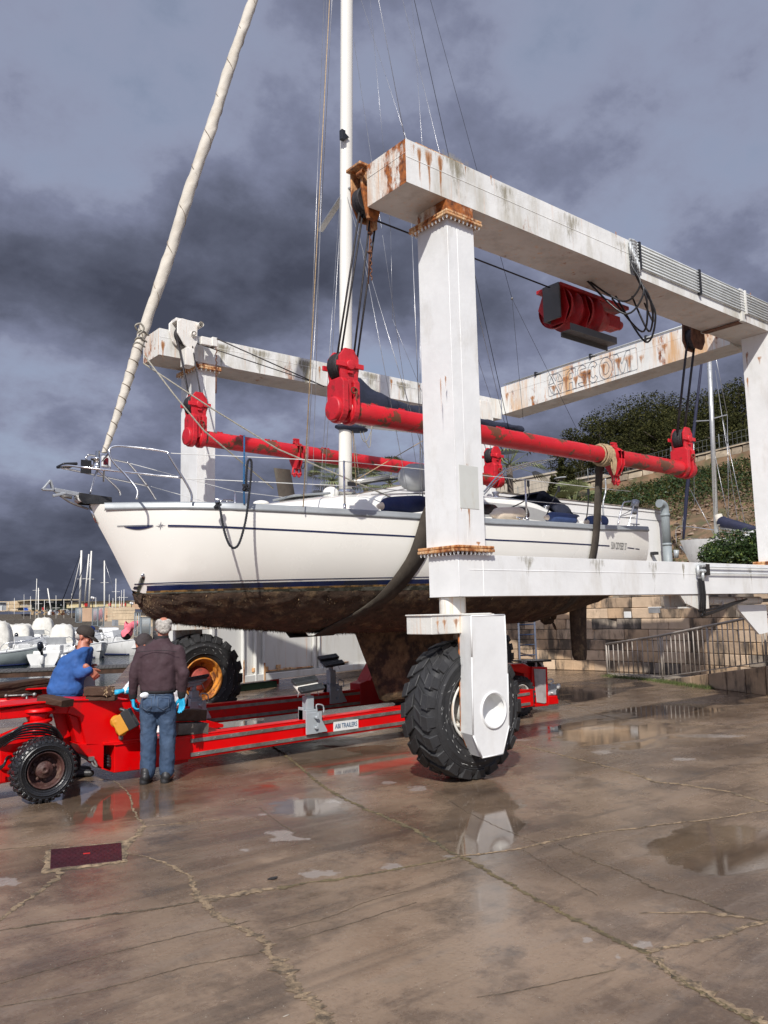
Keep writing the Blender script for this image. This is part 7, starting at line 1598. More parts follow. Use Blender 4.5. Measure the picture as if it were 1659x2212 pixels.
SB(208,1376,6.0,2.4,-.3,'rib','grey ribbed inflatable boat with folded cover right of the black cap')
SB(20,1378,5.5,2.4,.3,'cover','low white-covered boat second from the left edge in the rear row',cov=(.9,1))
SB(6,1368,7.0,2.8,-1.2,'cabin','white cabin cruiser with dark windows near the left edge under the grey hut')
SB(72,1366,5.5,2.6,.0,'covertall','boat with small domed white cover behind the tall tarpaulin',cov=(1.9,1))
SB(40,1366,5.5,2.6,.4,'cover','cream-covered boat with steel arch left of the domed cover',cov=(1.4,1))
SB(118,1362,5.5,2.4,.2,'cabin','tiny white cabin boat left of the sailing masts')
SB(100,1362,4.5,2.2,-.2,'cover','tiny covered boat beneath the slanting mast',cov=(.9,1))
SB(148,1360,6.5,2.4,.3,'cabin','white cabin boat below the thick twin masts')
SB(164,1358,5.5,2.4,-.2,'cover','white-covered boat beside the first grey gate',cov=(1.1,1))
SB(186,1358,6.0,2.6,.1,'cover','two-tone white-covered boat between the grey gates',cov=(1.2,1))
SB(30,1357,6.5,2.6,1.4,'cabin','farthest red-trimmed boat at the left before the sandy wall',hcol='red')
SB(135,1352,6.0,2.5,1.2,'open','farthest small white boat beside the brown clutter of the fuel quay')
def yacht_mast(px,pt,pb,px2,r,label,stay=None,boom=None,mt='mast paint',spr=.5):
    p=P(px2,1366,z=WZ); dp_=(p-Vector((0,0,H))).dot(fw); d0=Vector((p.x,p.y,0)).normalized()
    def at(x,y): 
        v=fw+(x-829.5)/F_*rt-(y-1106)/F_*up; return Vector((0,0,H))+v*dp_
    t=thing('moored_yacht',label,'sailing boat',(p.x,p.y,WZ),'sailing boats moored beyond the pontoons'); rz=math.atan2(p.y,p.x)+.3; Rm=Matrix.Translation((p.x,p.y,WZ))@Matrix.Rotation(rz,4,'Z'); m=MB(); rows=[]
    for i in range(13):
        u=i/12; x=-3+u*8; w=1.35*lerp(u,[(0,.7),(.4,1),(.8,.6),(1,.03)]); rows.append([(x,-w,1.0+.25*u),(x,-w*.9,.2),(x,0,-.2),(x,w*.9,.2),(x,w,1.0+.25*u)])
    m.grid(rows); m.grid([[r[0],r[4]] for r in rows]); m.add(rows[0],[(0,1,2,3,4)]); m.prism([(-1.5,1.05),(3,1.15),(2.2,1.5),(-1.4,1.55)],-.75,.75); m.v=[tuple(Rm@Vector(v)) for v in m.v]; m.build('hull','boat white',t)
    b_=at(px2,pb); tp=at(px,pt); m=MB(); m.tube([Vector((b_.x,b_.y,WZ+1.2)) if abs(px-px2)<3 else b_,tp],[r,r*.7],8); m.build('mast',mt,t)
    m=MB(); c=b_.lerp(tp,spr); m.beam(c-Vector(d0.cross(Vector((0,0,1))))*.7,c+Vector(d0.cross(Vector((0,0,1))))*.7,.05,.05); m.build('spreader',mt,t)
    if stay:
        for (x0,y0,x1,y1,rr,mm) in stay: m=MB(); m.tube([at(x0,y0),at(x1,y1)],rr,6); m.build('stay',mm,t)
    return t
YM=yacht_mast
YM(176,1189,1312,172.5,.24,'yacht with the thickest white mast and dark blue furled sail left of the grey gates',[(173,1196,132,1305,.10,'navy canvas'),(175,1200,150,1310,.05,'mast paint')])
YM(192,1197,1302,183,.17,'yacht with slightly slanting mast carrying a small radar dome',[(186,1210,150,1308,.09,'navy canvas')])
YM(197.5,1190,1312,192,.20,'yacht with tall cream mast, right of the slanting one',[(197,1194,180,1310,.03,'rigging wire')])
YM(225.5,1211,1306,226.5,.16,'yacht with tall white mast with wind instruments above the second gate',[(226,1213,254,1300,.04,'rigging wire')])
YM(250.5,1250,1306,250,.10,'yacht with thin grey mast above the yellow house'); YM(268,1273,1308,267.5,.07,'yacht with a short thin mast between two longer ones right of the yellow house'); YM(262.5,1275,1306,262,.05,'yacht with the shortest faint mast above the stone steps')
YM(79.5,1250,1300,77.5,.08,'yacht with thin far mast at the left end of the glass building'); YM(83,1270,1338,83.5,.13,'yacht with upright white mast left of the tall tarpaulin'); YM(103,1271,1330,112,.15,'yacht with white pole mast leaning to the left in front of the glass building')
MORE=[(14,1428,'open',2.7,'small white open boat with black outboard just right of the left edge',1),(36,1404,'cover',.2,'squat covered boat behind the small open boat, left of the navy outboard','up'),(66,1398,'open',.3,'white open boat with dark seats between the two tall covers',1),(110,1402,'open',2.9,'white bow pointing at the quay left of the blue sweater',None),(130,1408,'cover',.1,'low covered boat hidden partly by the blue shoulder',None),(28,1394,'open',.5,'narrow white skiff in the middle row, second from the left','up'),(100,1376,'cabin',.1,'little white cabin boat right of the domed cover',None),(158,1388,'open',.2,'white open boat in line with the black cap peak','up'),(215,1396,'cabin',2.8,'white cabin boat showing its bow right of the silver outboard',None),(82,1360,'open',.4,'far open boat left of the leaning pole mast','up'),(132,1368,'open',-.2,'open boat under the blue furled sails','up'),(8,1398,'cover',.3,'covered boat behind the tall one at the left edge',None),(148,1366,'open',.3,'open boat right below the thick mast','up'),(112,1346,'cabin',.4,'very distant cabin boat below the leaning mast',None),(30,1345,'cabin',-.4,'very distant cabin boat below the waste bins',None),(140,1345,'cover',.4,'very distant covered boat left of the first gate',None)]
for i_,(px_,py_,k_,l_) in enumerate(((12,1352,'cover','farthest covered boat below the grey hut'),(58,1353,'cabin','farthest cabin boat below the sandy wall'),(88,1352,'open','farthest open boat below the glass building, left'),(112,1354,'cover','farthest covered boat below the glass building, centre'),(153,1353,'cabin','farthest cabin boat left of the first gate'),(180,1352,'open','farthest open boat seen between the two gates'),(196,1354,'cover','farthest covered boat left of the second gate'))): SB(px_,py_,5.5,2.4,.3*(-1)**i_,k_,l_)
for i_,(px_,py_,k_,h_,l_,o_) in enumerate(MORE): SB(px_,py_,5.0,2.1,h_,k_,l_,ob=o_)
for i_,(a_,b_) in enumerate(((18,1300),(31,1292),(66,1288),(96,1296),(121,1286),(138,1294),(155,1282),(207,1290),(236,1284),(244,1292),(258,1288))): YM(a_,b_,1340,a_+.3,.05,'distant moored yacht with a bare thin mast, '+['just right of the grey hut','in front of the sandy wall','at the corner of the glass building','right of the upright white mast','near the middle of the glass building','between the two dark furled sails','just left of the thickest mast','above the gap between the gates','left of the faint short masts','right of the second gate','left of the shortest mast'][i_])
YM(52,1284,1330,52,.04,'yacht with hair-thin pole mast before the sandy wall')
# ---------------------------------------------------------------- breakwater, buildings beyond the water
def fbox(px0,px1,pyt,pyb,Yd,depth,name,mt,root,**k):
    a=P(px0,pyb,y=Yd);b=P(px1,pyt,y=Yd); m=MB(); m.box((a.x,Yd,a.z),(b.x,Yd+depth,b.z)); return m.build(name,mt,root,**k)
m=MB(); 
for (x0,x1,yt,yb,Yd) in ((-300,420,1329,1345,150),(-300,420,1319,1332,185)):
    a=P(x0,yb,y=Yd);b=P(x1,yt,y=Yd); m.box((a.x,Yd,-3),(b.x,Yd+60,b.z))
struct(m.build('breakwater','timber grey'))
sw=thing('sea_wall','long sunlit sandy stone wall of the breakwater left of the glass building','wall',P(14,1320,y=196))
for k in range(3):
    for j in range(14):
        x0=-150+ (66+150)*j/14+ (k%2)*7; fbox(x0,x0+15.2,1299+7.3*k,1299+7.3*(k+1)-.25,196+.1*((j*7+k)%3),3,'stone_block','wall sand',sw)
sw2=thing('sea_wall','long low orange sea wall running right behind the moored masts','wall',P(170,1312,y=215)); fbox(168,420,1299,1318,215,3,'wall','wall orange stone',sw2); fbox(168,420,1297.5,1299,214.8,3.4,'coping','roof band',sw2)
hb_=thing('harbour_building','low glass-fronted harbour building with flat pale roof across the water','building',P(66,1320,y=188))
fbox(67,170,1298,1320,188,14,'wall','roof band',hb_); fbox(64,171,1294.2,1297.6,186.5,17,'roof','roof band',hb_)
for i in range(9):
    x0=68.5+i*11.2; fbox(x0,x0+10.4,1298.6,1318,187.8,.15,'window','glass green',hb_)
for i in range(9): fbox(68+i*11.2,68.5+i*11.2,1298.4,1318,187.6,.2,'mullion','boat grey',hb_)
fbox(95,96,1299,1318,187.4,.2,'post','boat white',hb_); fbox(130,134,1305,1308,187.4,.1,'sign_board','boat white',hb_); fbox(92,95,1312,1318,186.9,.4,'door','red',hb_)
hu=thing('hut','small grey hut with white window at the left end of the sea wall','hut',P(0,1320,y=186)); fbox(-20,14,1302,1319,186,6,'wall','boat grey',hu); fbox(-3,5,1308,1319,185.8,.2,'window','boat white',hu); fbox(-21,15,1300.6,1302,185.5,7,'roof','support grey',hu)
for x0,c,l in((41,'black plastic','two black waste bins against the sandy wall'),(52,'blue tarp','blue recycling bin against the sandy wall')):
    bn=thing('waste_bin',l,'bin',P(x0,1320,y=184)); fbox(x0,x0+9,1313,1319,184,1,'body',c,bn); fbox(x0-.3,x0+9.3,1312.2,1313,183.9,1.3,'lid',c,bn)
yh=thing('house','low yellow house with red shutters above the orange stone steps','house',P(228,1310,y=172)); fbox(228,284,1298.5,1311,172,10,'wall','yellow house',yh); fbox(226,285,1297,1298.5,171.5,11,'roof','bark',yh)
for x0,x1 in((182.5,189),(235,239),(262,264),(270,272)): fbox(x0,x1,1302,1309,171.8,.2,'shutter','red',yh) if x0>200 else None
yh2=thing('house','yellow house with a dark red door between the masts','house',P(180,1312,y=172)); fbox(178,226,1300,1312,172,10,'wall','yellow house',yh2); fbox(183,189,1302,1310,171.8,.2,'door','red',yh2); fbox(176,227,1298.6,1300,171.5,11,'roof','bark',yh2)
st_=thing('stone_steps','wide flight of orange stone steps down to the water','steps',P(230,1340,y=110))
for k in range(8):
    for j in range(3):
        x0=230+ (k%2)*2+j*12.2; fbox(x0,x0+12.0,1315+3.2*k,1318+3.2*k,118-1.0*k,2,'stone','wall orange stone',st_)
for x0,x1 in((224,230),(267,272)): fbox(x0,x1,1313,1342,112,10,'side_wall','wall orange stone',st_)
for x0,x1,yt,yb,yy in((270,292,1312,1345,100),(292,330,1330,1370,90)):
    w_=thing('quay_block','pale '+('orange stone quay block right of the steps' if x0==270 else 'low quay block behind the third gate'),'wall',P(x0,yb,y=yy))
    for k in range(5):
        h=(yb-yt)/5
        for j in range(2): fbox(x0+(x1-x0)/2*j,x0+(x1-x0)/2*(j+1)-.3,yt+h*k,yt+h*(k+1)-.3,yy,6,'stone','wall sand',w_)
m=MB(); a=P(222,1342,y=104);b=P(330,1342,y=104);c=P(330,1366,y=78);d=P(214,1362,y=84); m.add([a,b,c,d,a+Vector((0,0,-4)),b+Vector((0,0,-4)),c+Vector((0,0,-4)),d+Vector((0,0,-4))],[(0,1,2,3),(3,2,6,7),(0,3,7,4)]); struct(m.build('pier','quay stone'))
def gate(x0,x1,yt,yb,Yd,label,n=7):
    t=thing('gate',label,'gate',P(x0,yb,y=Yd),'grey steel gates of the pontoons'); a=P(x0,yb,y=Yd);b=P(x1,yt,y=Yd)
    m=MB(); w=(b.x-a.x)*.07
    m.box((a.x,Yd,a.z),(a.x+w,Yd+.1,b.z)); m.box((b.x-w,Yd,a.z),(b.x,Yd+.1,b.z)); m.box((a.x,Yd,b.z-w),(b.x,Yd+.1,b.z)); m.box((a.x,Yd,a.z),(b.x,Yd+.1,a.z+w)); m.build('frame','gate grey',t)
    for i in range(n): 
        m=MB(); x=a.x+w+(b.x-a.x-2*w)*(i+.5)/n; m.tube([(x,Yd+.05,a.z),(x,Yd+.05,b.z)],.028,6); m.build('bar','gate grey',t)
    return t
gate(163,178,1312,1345,78,'first grey barred gate left of the inflatable boats'); gate(199,212,1312,1352,70,'open left leaf of the second grey gate above the inflatables',6); gate(211,226,1310,1354,69,'second tall grey gate leaf with red life jackets showing behind it',5)
for x0,yy,ll in((214,1330,'middle red life jacket hanging behind the second gate'),(219,1326,'rightmost and highest red life jacket behind the second gate'),(206,1330,'leftmost red life jacket behind the first leaf of the second gate')):
    m=MB(); p=P(x0,yy,y=72); m.sph(p,(.16,.1,.5),8); tag(m.build('life_jacket','red',None,loc=p),ll,'life jacket','red life jackets behind the gate')
gate(291,304,1322,1374,44,'third grey gate post panel just left of the grey-haired head',2)
gate(304,326,1332,1372,46,'barred harbour fence running behind the grey-haired head',8)
pk=thing('pink_sheet','crumpled pink sheet draped over a black wheel on the pontoon','cloth',P(280,1372,y=48)); m=MB(); rows=[]
for i in range(12):
    u=i/11; c0=P(286-14*u,1345+27*u,y=48); w=.34-.12*u+.05*math.sin(u*9); rows.append([(c0.x+w*math.cos(t)*1.2,48+.25*math.sin(t),c0.z+.12*math.sin(t*3+u*6)) for t in [2*math.pi*k/14 for k in range(14)]])
m.grid(rows,close=True); m.build('cloth','pink cloth',pk); m=MB(); m.lathe([(.05,-.12),(.3,-.12),(.33,0),(.3,.12),(.05,.12)],P(273,1371,y=48.5),'y',20); m.build('wheel','black plastic',pk)
bn=thing('pier_bin','grey slatted bin on the pier left of the pink sheet','bin',P(251,1352,y=62)); 
for i in range(6): fbox(247+i*1.5,248.2+i*1.5,1339,1352,62,.5,'slat','boat grey',bn)
# lamp posts and quay clutter
for px,yt,yb,l in((200,1288,1320,'harbour lamp post with two white globes above the gates'),(284,1300,1320,'dark lamp post by the yacht bow')):
    t=thing('lamp_post',l,'lamp post',P(px,yb,y=120)); m=MB(); m.tube([P(px,yb,y=120),P(px,yt,y=120)],.06,6); m.build('post','black plastic',t); m=MB(); m.sph(P(px-1.5,yt+3,y=120),.2,8); m.sph(P(px+2,yt+4,y=120),.2,8); m.build('lamp','boat white',t)
R_=random.Random(12)
PXS=sorted(R_.uniform(70,165) for _ in range(12)); ORD=['leftmost','second from the left','third from the left','fourth from the left','fifth from the left','sixth from the left','sixth from the right','fifth from the right','fourth from the right','third from the right','second from the right','rightmost']
for i in range(12):
    px=PXS[i]; Yd=R_.uniform(150,170); c_=R_.choice(['boat wood','boat grey','black plastic','rope tan','boat white','boat wood','timber grey']); w=R_.uniform(1.5,4); t=thing('fishing_gear','heap of '+{'boat wood':'brown','boat grey':'grey','black plastic':'black','rope tan':'tan','boat white':'white','blue tarp':'blue','red':'red','timber grey':'dusty brown'}[c_]+' fishing gear on the far quay, '+ORD[i],'fishing gear',P(px,1329,y=Yd),'fishing gear on the far quay')
    m=MB(); a=P(px,1330,y=Yd); 
    for k in range(3): m.rbox(a+Vector((R_.uniform(-.4,.4),R_.uniform(-.3,.3),.3+.3*k)),(w*.08*R_.uniform(.6,1.3),.5,.35),rotz=R_.uniform(0,2))
    m.build('pile',c_,t,bevel=.03,seg=1)
# ---------------------------------------------------------------- white container behind the yacht
A=P(520,1476,z=.2); B=P(762,1448,z=.2); dcn=(B-A).normalized(); nn=Vector((dcn.y,-dcn.x,0)); A0=A-dcn*1.9; LL=11.0
ct=thing('steel_enclosure','long white rust-streaked steel panel enclosure standing behind the trailer','enclosure',A0)
Mc=Matrix(((dcn.x,-nn.x,0,A0.x),(dcn.y,-nn.y,0,A0.y),(0,0,1,0),(0,0,0,1)))
def cb(a,b,name,mt,bev=.01,pts=None):
    m=MB(); m.box(a,b); m.v=[tuple(Mc@Vector(v)) for v in m.v]; return m.build(name,mt,ct,bevel=bev,seg=1)
cb((0,.06,.24),(LL,.34,2.05),'body','white container')
cb((0,-.02,.20),(LL,.06,.36),'bottom_rail','white container'); cb((0,-.02,1.85),(LL,.06,2.05),'top_rail','white container')
for x,w in((0,.14),(1.0,.09),(1.95,.05),(2.35,.05),(2.62,.05),(4.42,.09),(4.62,.04),(6.8,.09),(8.9,.09),(10.85,.14)): cb((x,-.03,.20),(x+w,.058,2.05),'corner_post' if x in(0,10.85) else 'rib','rusty end paint' if x==0 else 'white container')
for x in(2.66,): cb((x,-.01,.40),(x+1.75,.055,.43),'door_sill','rusty flange'); cb((2.62,-.034,.2),(2.67,-.03,.62),'rust_streak','rusty flange',0); cb((1.95,-.034,.2),(1.99,-.03,.72),'rust_streak','rusty flange',0)
for x,w,h in((2.64,.16,.10),(3.1,.12,.12),(3.35,.30,.03),(2.3,.10,.10),(5.6,.25,.03)): cb((x,-.012,.42),(x+w,.052,.42+h),'rust_patch','rusty flange',.01)
cb((4.7,-.02,1.7),(6.7,.055,1.76),'handle_bar','white container')
cb((1.9,.1,.0),(3.2,.3,.15),'plinth','green plinth'); 
t=thing('red_canister','small red canister under the container beside the far tyre','canister',P(593,1472,z=0)); m=MB(); p=P(593,1477,z=0); m.lathe([(.001,0),(.12,0),(.12,.24),(.08,.28),(.03,.29),(.03,.33),(.001,.33)],p,'z',16); m.build('body','lamp red2',t)
# ---------------------------------------------------------------- stone retaining wall with individual blocks
WL=[(16.3,23.0),(17.9,17.2),(18.55,15.3),(18.95,13.7),(18.9,11.0),(18.4,8.0),(17.6,4.5),(16.5,0.0),(15,-5)]
def wl_pt(s):
    for (a,b),(c,d) in zip(WL,WL[1:]):
        l=math.hypot(c-a,d-b)
        if s<=l: return Vector((a+(c-a)*s/l,b+(d-b)*s/l,0)),Vector(((c-a)/l,(d-b)/l,0))
        s-=l
    return Vector((c,d,0)),Vector(((c-a)/l,(d-b)/l,0))
rw=thing('retaining_wall','tall weathered stone block retaining wall with dark drip stains behind the railing','wall',(18.9,13,0))
R_=random.Random(21); courses=8; ch=2.28/courses; stn=['stone warm','stone mid','stone grey','stone pale']
cnt=0
for j in range(courses):
    s=R_.uniform(0,.5)+1
    while s<27 and cnt<290:
        w=R_.uniform(.55,1.15); p,d=wl_pt(s+w/2); nrm=Vector((d.y,-d.x,0))*-1 if False else Vector((-abs(d.y),d.x if d.y<0 else -d.x,0)).normalized()
        lean=.05*j*ch; pr_=R_.uniform(0,.035); g=.012; m=MB(); zz0=j*ch+g/2; zz1=(j+1)*ch-g/2
        a0=-w/2+g/2; a1=w/2-g/2; sk=R_.uniform(-.02,.02)
        f=[];
        for (aa,zz) in((a0,zz0),(a1,zz0),(a1+sk,zz1),(a0+sk,zz1)): f.append(p+d*aa+nrm*(pr_-lean+R_.uniform(-.006,.006))+Vector((0,0,zz)))
        bk=[q-nrm*.25 for q in f]; m.add(f+bk,[(0,1,2,3),(4,7,6,5),(0,4,5,1),(1,5,6,2),(2,6,7,3),(3,7,4,0)]); m.build('stone_block',R_.choice(stn),rw,bevel=.012,seg=1); s+=w; cnt+=1
m=MB(); rows=[]
for i in range(60):
    p,d=wl_pt(i*.5); nrm=Vector((-abs(d.y),d.x if d.y<0 else -d.x,0)).normalized(); rows.append([tuple(p-nrm*.07),tuple(p-nrm*.17+Vector((0,0,2.28)))])
m.grid(rows); m.build('mortar_core','quay stone',rw)
m=MB(); rows=[]
for i in range(60):
    p,d=wl_pt(i*.5); nrm=Vector((-abs(d.y),d.x if d.y<0 else -d.x,0)).normalized(); q=p-nrm*.02; rows.append([tuple(q+nrm*.0+Vector((0,0,2.285))),tuple(q+nrm*.0+Vector((0,0,2.37))),tuple(q-nrm*.45+Vector((0,0,2.37)))])
m.grid(rows,smooth=False); m.build('coping','stone pale',rw)
# vent grille and small box on the wall
for px,py,l,nm,c_ in((1415,1318,'slatted white vent grille on the stone wall','vent_grille','render white'),(1356,1328,'small pale junction box on the stone wall left of the vent','junction_box','boat white')):
    d_=P(px,py,x=19.0 if px>1400 else 18.98); t=thing(nm,l,'vent' if nm=='vent_grille' else 'box',d_); m=MB(); w_=.2 if nm=='vent_grille' else .11; m.box((d_.x-.02,d_.y-w_,d_.z-.085),(d_.x+.2,d_.y+w_,d_.z+.085)); m.build('frame',c_,t,bevel=.01)
    if nm=='vent_grille':
        for k in range(6): m=MB(); m.rbox((d_.x-.03,d_.y,d_.z-.065+k*.026),(.02,.34,.012),R=Matrix.Rotation(.5,3,'Y')); m.build('slat','boat grey',t)
# ramp with outer wall and railing
RP_=[(17.713,12.849),(17.203,10.949),(15.727,7.729),(14.2,4.4),(12.5,0.9)]
RZ=[.0,.02,.56,1.1,1.66]
m=MB(); top=[];bot=[]
for (x,y),z in zip(RP_,RZ): top.append((x,y,z)); 
wallside=[(18.6,13.2),(18.75,11.0),(18.3,7.7),(17.3,4.2),(16.2,0.0)]
m.grid([[top[i],(wallside[i][0],wallside[i][1],RZ[i])] for i in range(5)],smooth=False); struct(m.build('ramp','quay stone'))
rwl=thing('ramp_wall','low wedge-shaped stone wall under the foot of the railing','wall',(16,9,0)); 
for i in range(4):
    (x0,y0),(x1,y1)=RP_[i],RP_[i+1]; k=[3,6,6,6][i]
    for j in range(k):
        u0,u1=j/k+.004,(j+1)/k-.004; z0a=RZ[i]+(RZ[i+1]-RZ[i])*u0; z1a=RZ[i]+(RZ[i+1]-RZ[i])*u1
        if z1a<.04: continue
        pa=Vector((x0+(x1-x0)*u0,y0+(y1-y0)*u0,0)); pb=Vector((x0+(x1-x0)*u1,y0+(y1-y0)*u1,0)); nr=Vector((pb-pa).normalized()).cross(Vector((0,0,1)));  nr=nr if nr.x<0 else -nr
        m=MB(); v=[pa+nr*.02,pb+nr*.02,pb+nr*.02+Vector((0,0,z1a)),pa+nr*.02+Vector((0,0,z0a))]; m.add(v+[q-nr*.2 for q in v],[(0,1,2,3),(4,7,6,5),(0,4,5,1),(1,5,6,2),(2,6,7,3),(3,7,4,0)]); m.build('stone_block','stone mid' if (i+j)%3 else 'stone warm',rwl,bevel=.008,seg=1)
rl=thing('railing','pale rusty steel railing climbing the ramp to the right','railing',(17.7,12.8,0)); hr=[]
for i in range(4):
    (x0,y0),(x1,y1)=RP_[i],RP_[i+1]; l=math.hypot(x1-x0,y1-y0)
    HT=[.80,1.03,.98,1.0,1.0]
    def rp(u,h,o=.06): 
        q=Vector((x0+(x1-x0)*u+o,y0+(y1-y0)*u,RZ[i]+(RZ[i+1]-RZ[i])*u)); return q+Vector((0,0,h*(HT[i]+(HT[i+1]-HT[i])*u)))
    hr+= [rp(0,1)]; k=max(2,int(l/.165))
    m=MB(); m.beam(rp(0,.08),rp(1,.08),.03,.02); m.build('bottom_rail','railing',rl)
    for j in range(k):
        m=MB(); m.tube([rp((j+.5)/k,.08),rp((j+.5)/k,.985)],.0125,6); m.build('baluster','railing',rl)
    for u in(0,.5) if l>2.5 else (0,): m=MB(); m.tube([rp(u,0),rp(u,1)],.024,8); m.build('post','railing',rl)
hr.append(Vector((RP_[-1][0]+.06,RP_[-1][1],RZ[-1]+1)))
m=MB(); m.tube(hr,.028,10); m.build('handrail','railing',rl)
m=MB(); R_=random.Random(31)
for i in range(2600):
    u=R_.random(); k=0 if u<.35 else 1; (x0,y0),(x1,y1)=RP_[k],RP_[k+1]; v=R_.random()*(1 if k==0 else .55); p=Vector((x0+(x1-x0)*v+R_.gauss(-.08,.10),y0+(y1-y0)*v+R_.gauss(0,.05),0.0)); h=R_.uniform(.02,.09); a=R_.uniform(0,6.3); w=.006
    m.add([p+Vector((w*math.cos(a),w*math.sin(a),0)),p-Vector((w*math.cos(a),w*math.sin(a),0)),p+Vector((R_.gauss(0,.03),R_.gauss(0,.03),h))],[(0,1,2)])
struct(m.build('grass','grass',None,fix=False),'stuff')
# blue ladder against the stone wall
la=P(1124,1440,z=0); t=thing('ladder','dark blue steel ladder leaning on the stone wall behind the trailer tail','ladder',la); b0=P(1124,1452,x=17.3);b1=P(1160,1450,x=17.35); t0=P(1119,1320,x=17.6); t1=P(1153,1318,x=17.6)
m=MB(); m.beam(b0,t0,.05,.07); m.beam(b1,t1,.05,.07); m.build('rail','blue steel',t)
for k in range(6): u=(k+.6)/6; m=MB(); m.tube([b0.lerp(t0,u),b1.lerp(t1,u)],.018,8); m.build('rung','blue steel',t)
# terrace above the wall
m=MB(); rows=[]
for i in range(60):
    p,d=wl_pt(i*.5); nrm=Vector((-abs(d.y),d.x if d.y<0 else -d.x,0)).normalized(); q=p-nrm*.3; rows.append([(q.x,q.y,2.34),(q.x+40,q.y+8,2.3)])
m.grid(rows,smooth=False); struct(m.build('terrace','dry scrub'))
# ---------------------------------------------------------------- white building with pipe
a=P(1236,1083,z=5.2);b=P(1441,1105.5,z=5.2); d_=(b-a).normalized(); n_=Vector((d_.y,-d_.x,0)); n_=n_ if n_.dot(Vector((a.x,a.y,0)))<0 else -n_
a=a-d_*7
wb=thing('white_building','plain white rendered building behind the yacht stern with a grey pipe in front','building',(a.x,a.y,2.3)); ML=(b-a).length; Mb=Matrix(((d_.x,-n_.x,0,a.x),(d_.y,-n_.y,0,a.y),(0,0,1,0),(0,0,0,1)))
def wbx(q0,q1,name,mt,bev=0):
    m=MB(); m.box(q0,q1); m.v=[tuple(Mb@Vector(v)) for v in m.v]; return m.build(name,mt,wb,bevel=bev)
wbx((0,0,2.2),(ML,6,5.12),'wall','render white'); wbx((-.02,-.03,5.12),(ML+.03,6.1,5.21),'parapet','render white'); wbx((-.02,-.05,5.21),(ML+.05,6.2,5.245),'coping','stone grey'); wbx((0,-.012,4.82),(ML,-.002,4.84),'joint_line','boat grey')
wbx((ML-1.35,-.25,3.55),(ML-1.15,-.02,3.66),'wall_lamp','black plastic',.02)
pp=P(1417,1100,z=5.25); t=thing('drain_pipe','grey vent pipe with bent top in front of the white building','pipe',(pp.x-.3,pp.y-.2,2.3)); q=Vector((pp.x,pp.y,0))+n_*.35
kz=[P(1425,1212,z=2.6)]
rr_=.16; k0=q
m=MB(); m.tube([k0+Vector((0,0,2.3)),k0+Vector((0,0,3.9))],rr_,16); m.build('pipe','pvc grey',t); m=MB(); m.tube([k0+Vector((0,0,3.9)),k0+Vector((0,0,5.0))]+catmull([k0+Vector((0,0,5.0)),k0+Vector((0,0,5.25)),k0+Vector((0,0,5.38))-d_*.12,k0+Vector((0,0,5.40))-d_*.34],5)[1:],rr_*.95,16); m.build('bend','pvc grey',t)
for z_ in(3.88,4.95): m=MB(); m.tube([k0+Vector((0,0,z_)),k0+Vector((0,0,z_+.09))],rr_*1.08,16); m.build('collar','pvc grey',t)
# ---------------------------------------------------------------- second yacht ashore on the right
y2=thing('yacht_ashore','white sailing yacht standing ashore behind the bush with navy furled sails','sailboat',(25,14,2.3))
Y2=lambda x,y,xx=25.:P(x,y,x=xx)
bow=Y2(1471,1178); 
m=MB(); rows=[]
for i in range(22):
    u=i/21; y=bow.y-7.5*u; w=1.5*lerp(u,[(0,.02),(.06,.35),(.15,.62),(.4,.9),(.7,1),(1,.8)]); zt=bow.z+.16-.18*math.sin(u*2.5); zb=zt-lerp(u,[(0,.05),(.05,.8),(.1,1.3),(.25,1.5),(.6,1.45),(1,1.0)])
    r=[]
    for k in range(17):
        a=math.pi*k/16; c_=math.cos(a); s_=math.sin(a); r.append((25+u*1.0-w*math.copysign(abs(c_)**.6,c_),y,zt-(zt-zb)*s_**1.2))
    rows.append(r)
m.grid(rows); m.grid([[r[0],r[-1]] for r in rows]); m.build('hull','boat white',y2)
m=MB(); m.prism([(bow.y-1.6,bow.z-.05),(bow.y-5.6,bow.z-.05),(bow.y-5.4,bow.z+.32),(bow.y-2.6,bow.z+.28)],24.8,26.2,'x'); m.build('coachroof','boat white',y2,bevel=.05); m=MB(); m.rbox(Y2(1577,1172),(.5,.9,.16)); m.build('dinghy_cover','blue tarp',y2,bevel=.05)
mb=Y2(1549,1178);mt_=Y2(1529,700); m=MB(); m.tube([mb,mt_],.075,12); m.build('mast','mast silver',y2)
m=MB(); m.beam(Y2(1537,908),Y2(1498,910),.04,.03); m.beam(Y2(1537,905),Y2(1571,896),.04,.03); m.build('spreader','mast silver',y2)
m=MB(); m.tube([Y2(1476,1165),Y2(1478,1140),Y2(1484,1060),Y2(1492,990),Y2(1521,735)],[.04,.05,.065,.06,.035],10); m.build('furled_genoa','navy sail',y2)
m=MB(); m.tube([Y2(1553,1120),Y2(1557,1126),Y2(1570,1130),Y2(1600,1137),Y2(1632,1143)],[.10,.19,.17,.14,.09],12); m.build('sail_cover','navy sail',y2); m=MB(); m.tube([Y2(1551,1112),Y2(1558,1135)],[.12,.16],10); m.build('sail_end','sailcloth',y2); m=MB(); m.tube([Y2(1556,1140),Y2(1635,1150)],.05,8); m.build('boom','mast silver',y2)
for q in(((1500,1090),(1498,910)),((1498,910),(1526,700)),((1575,1175),(1571,896)),((1571,896),(1532,700)),((1552,1172),(1527,640)),((1487,1050),(1555,1178)),((1470,1170),(1478,1100)),((1600,1170),(1545,800)),((1620,1180),(1560,900)),((1585,1178),(1538,950))):
    m=MB(); m.tube([Y2(*q[0]),Y2(*q[1])],.010,5); m.build('shroud','rigging wire',y2)
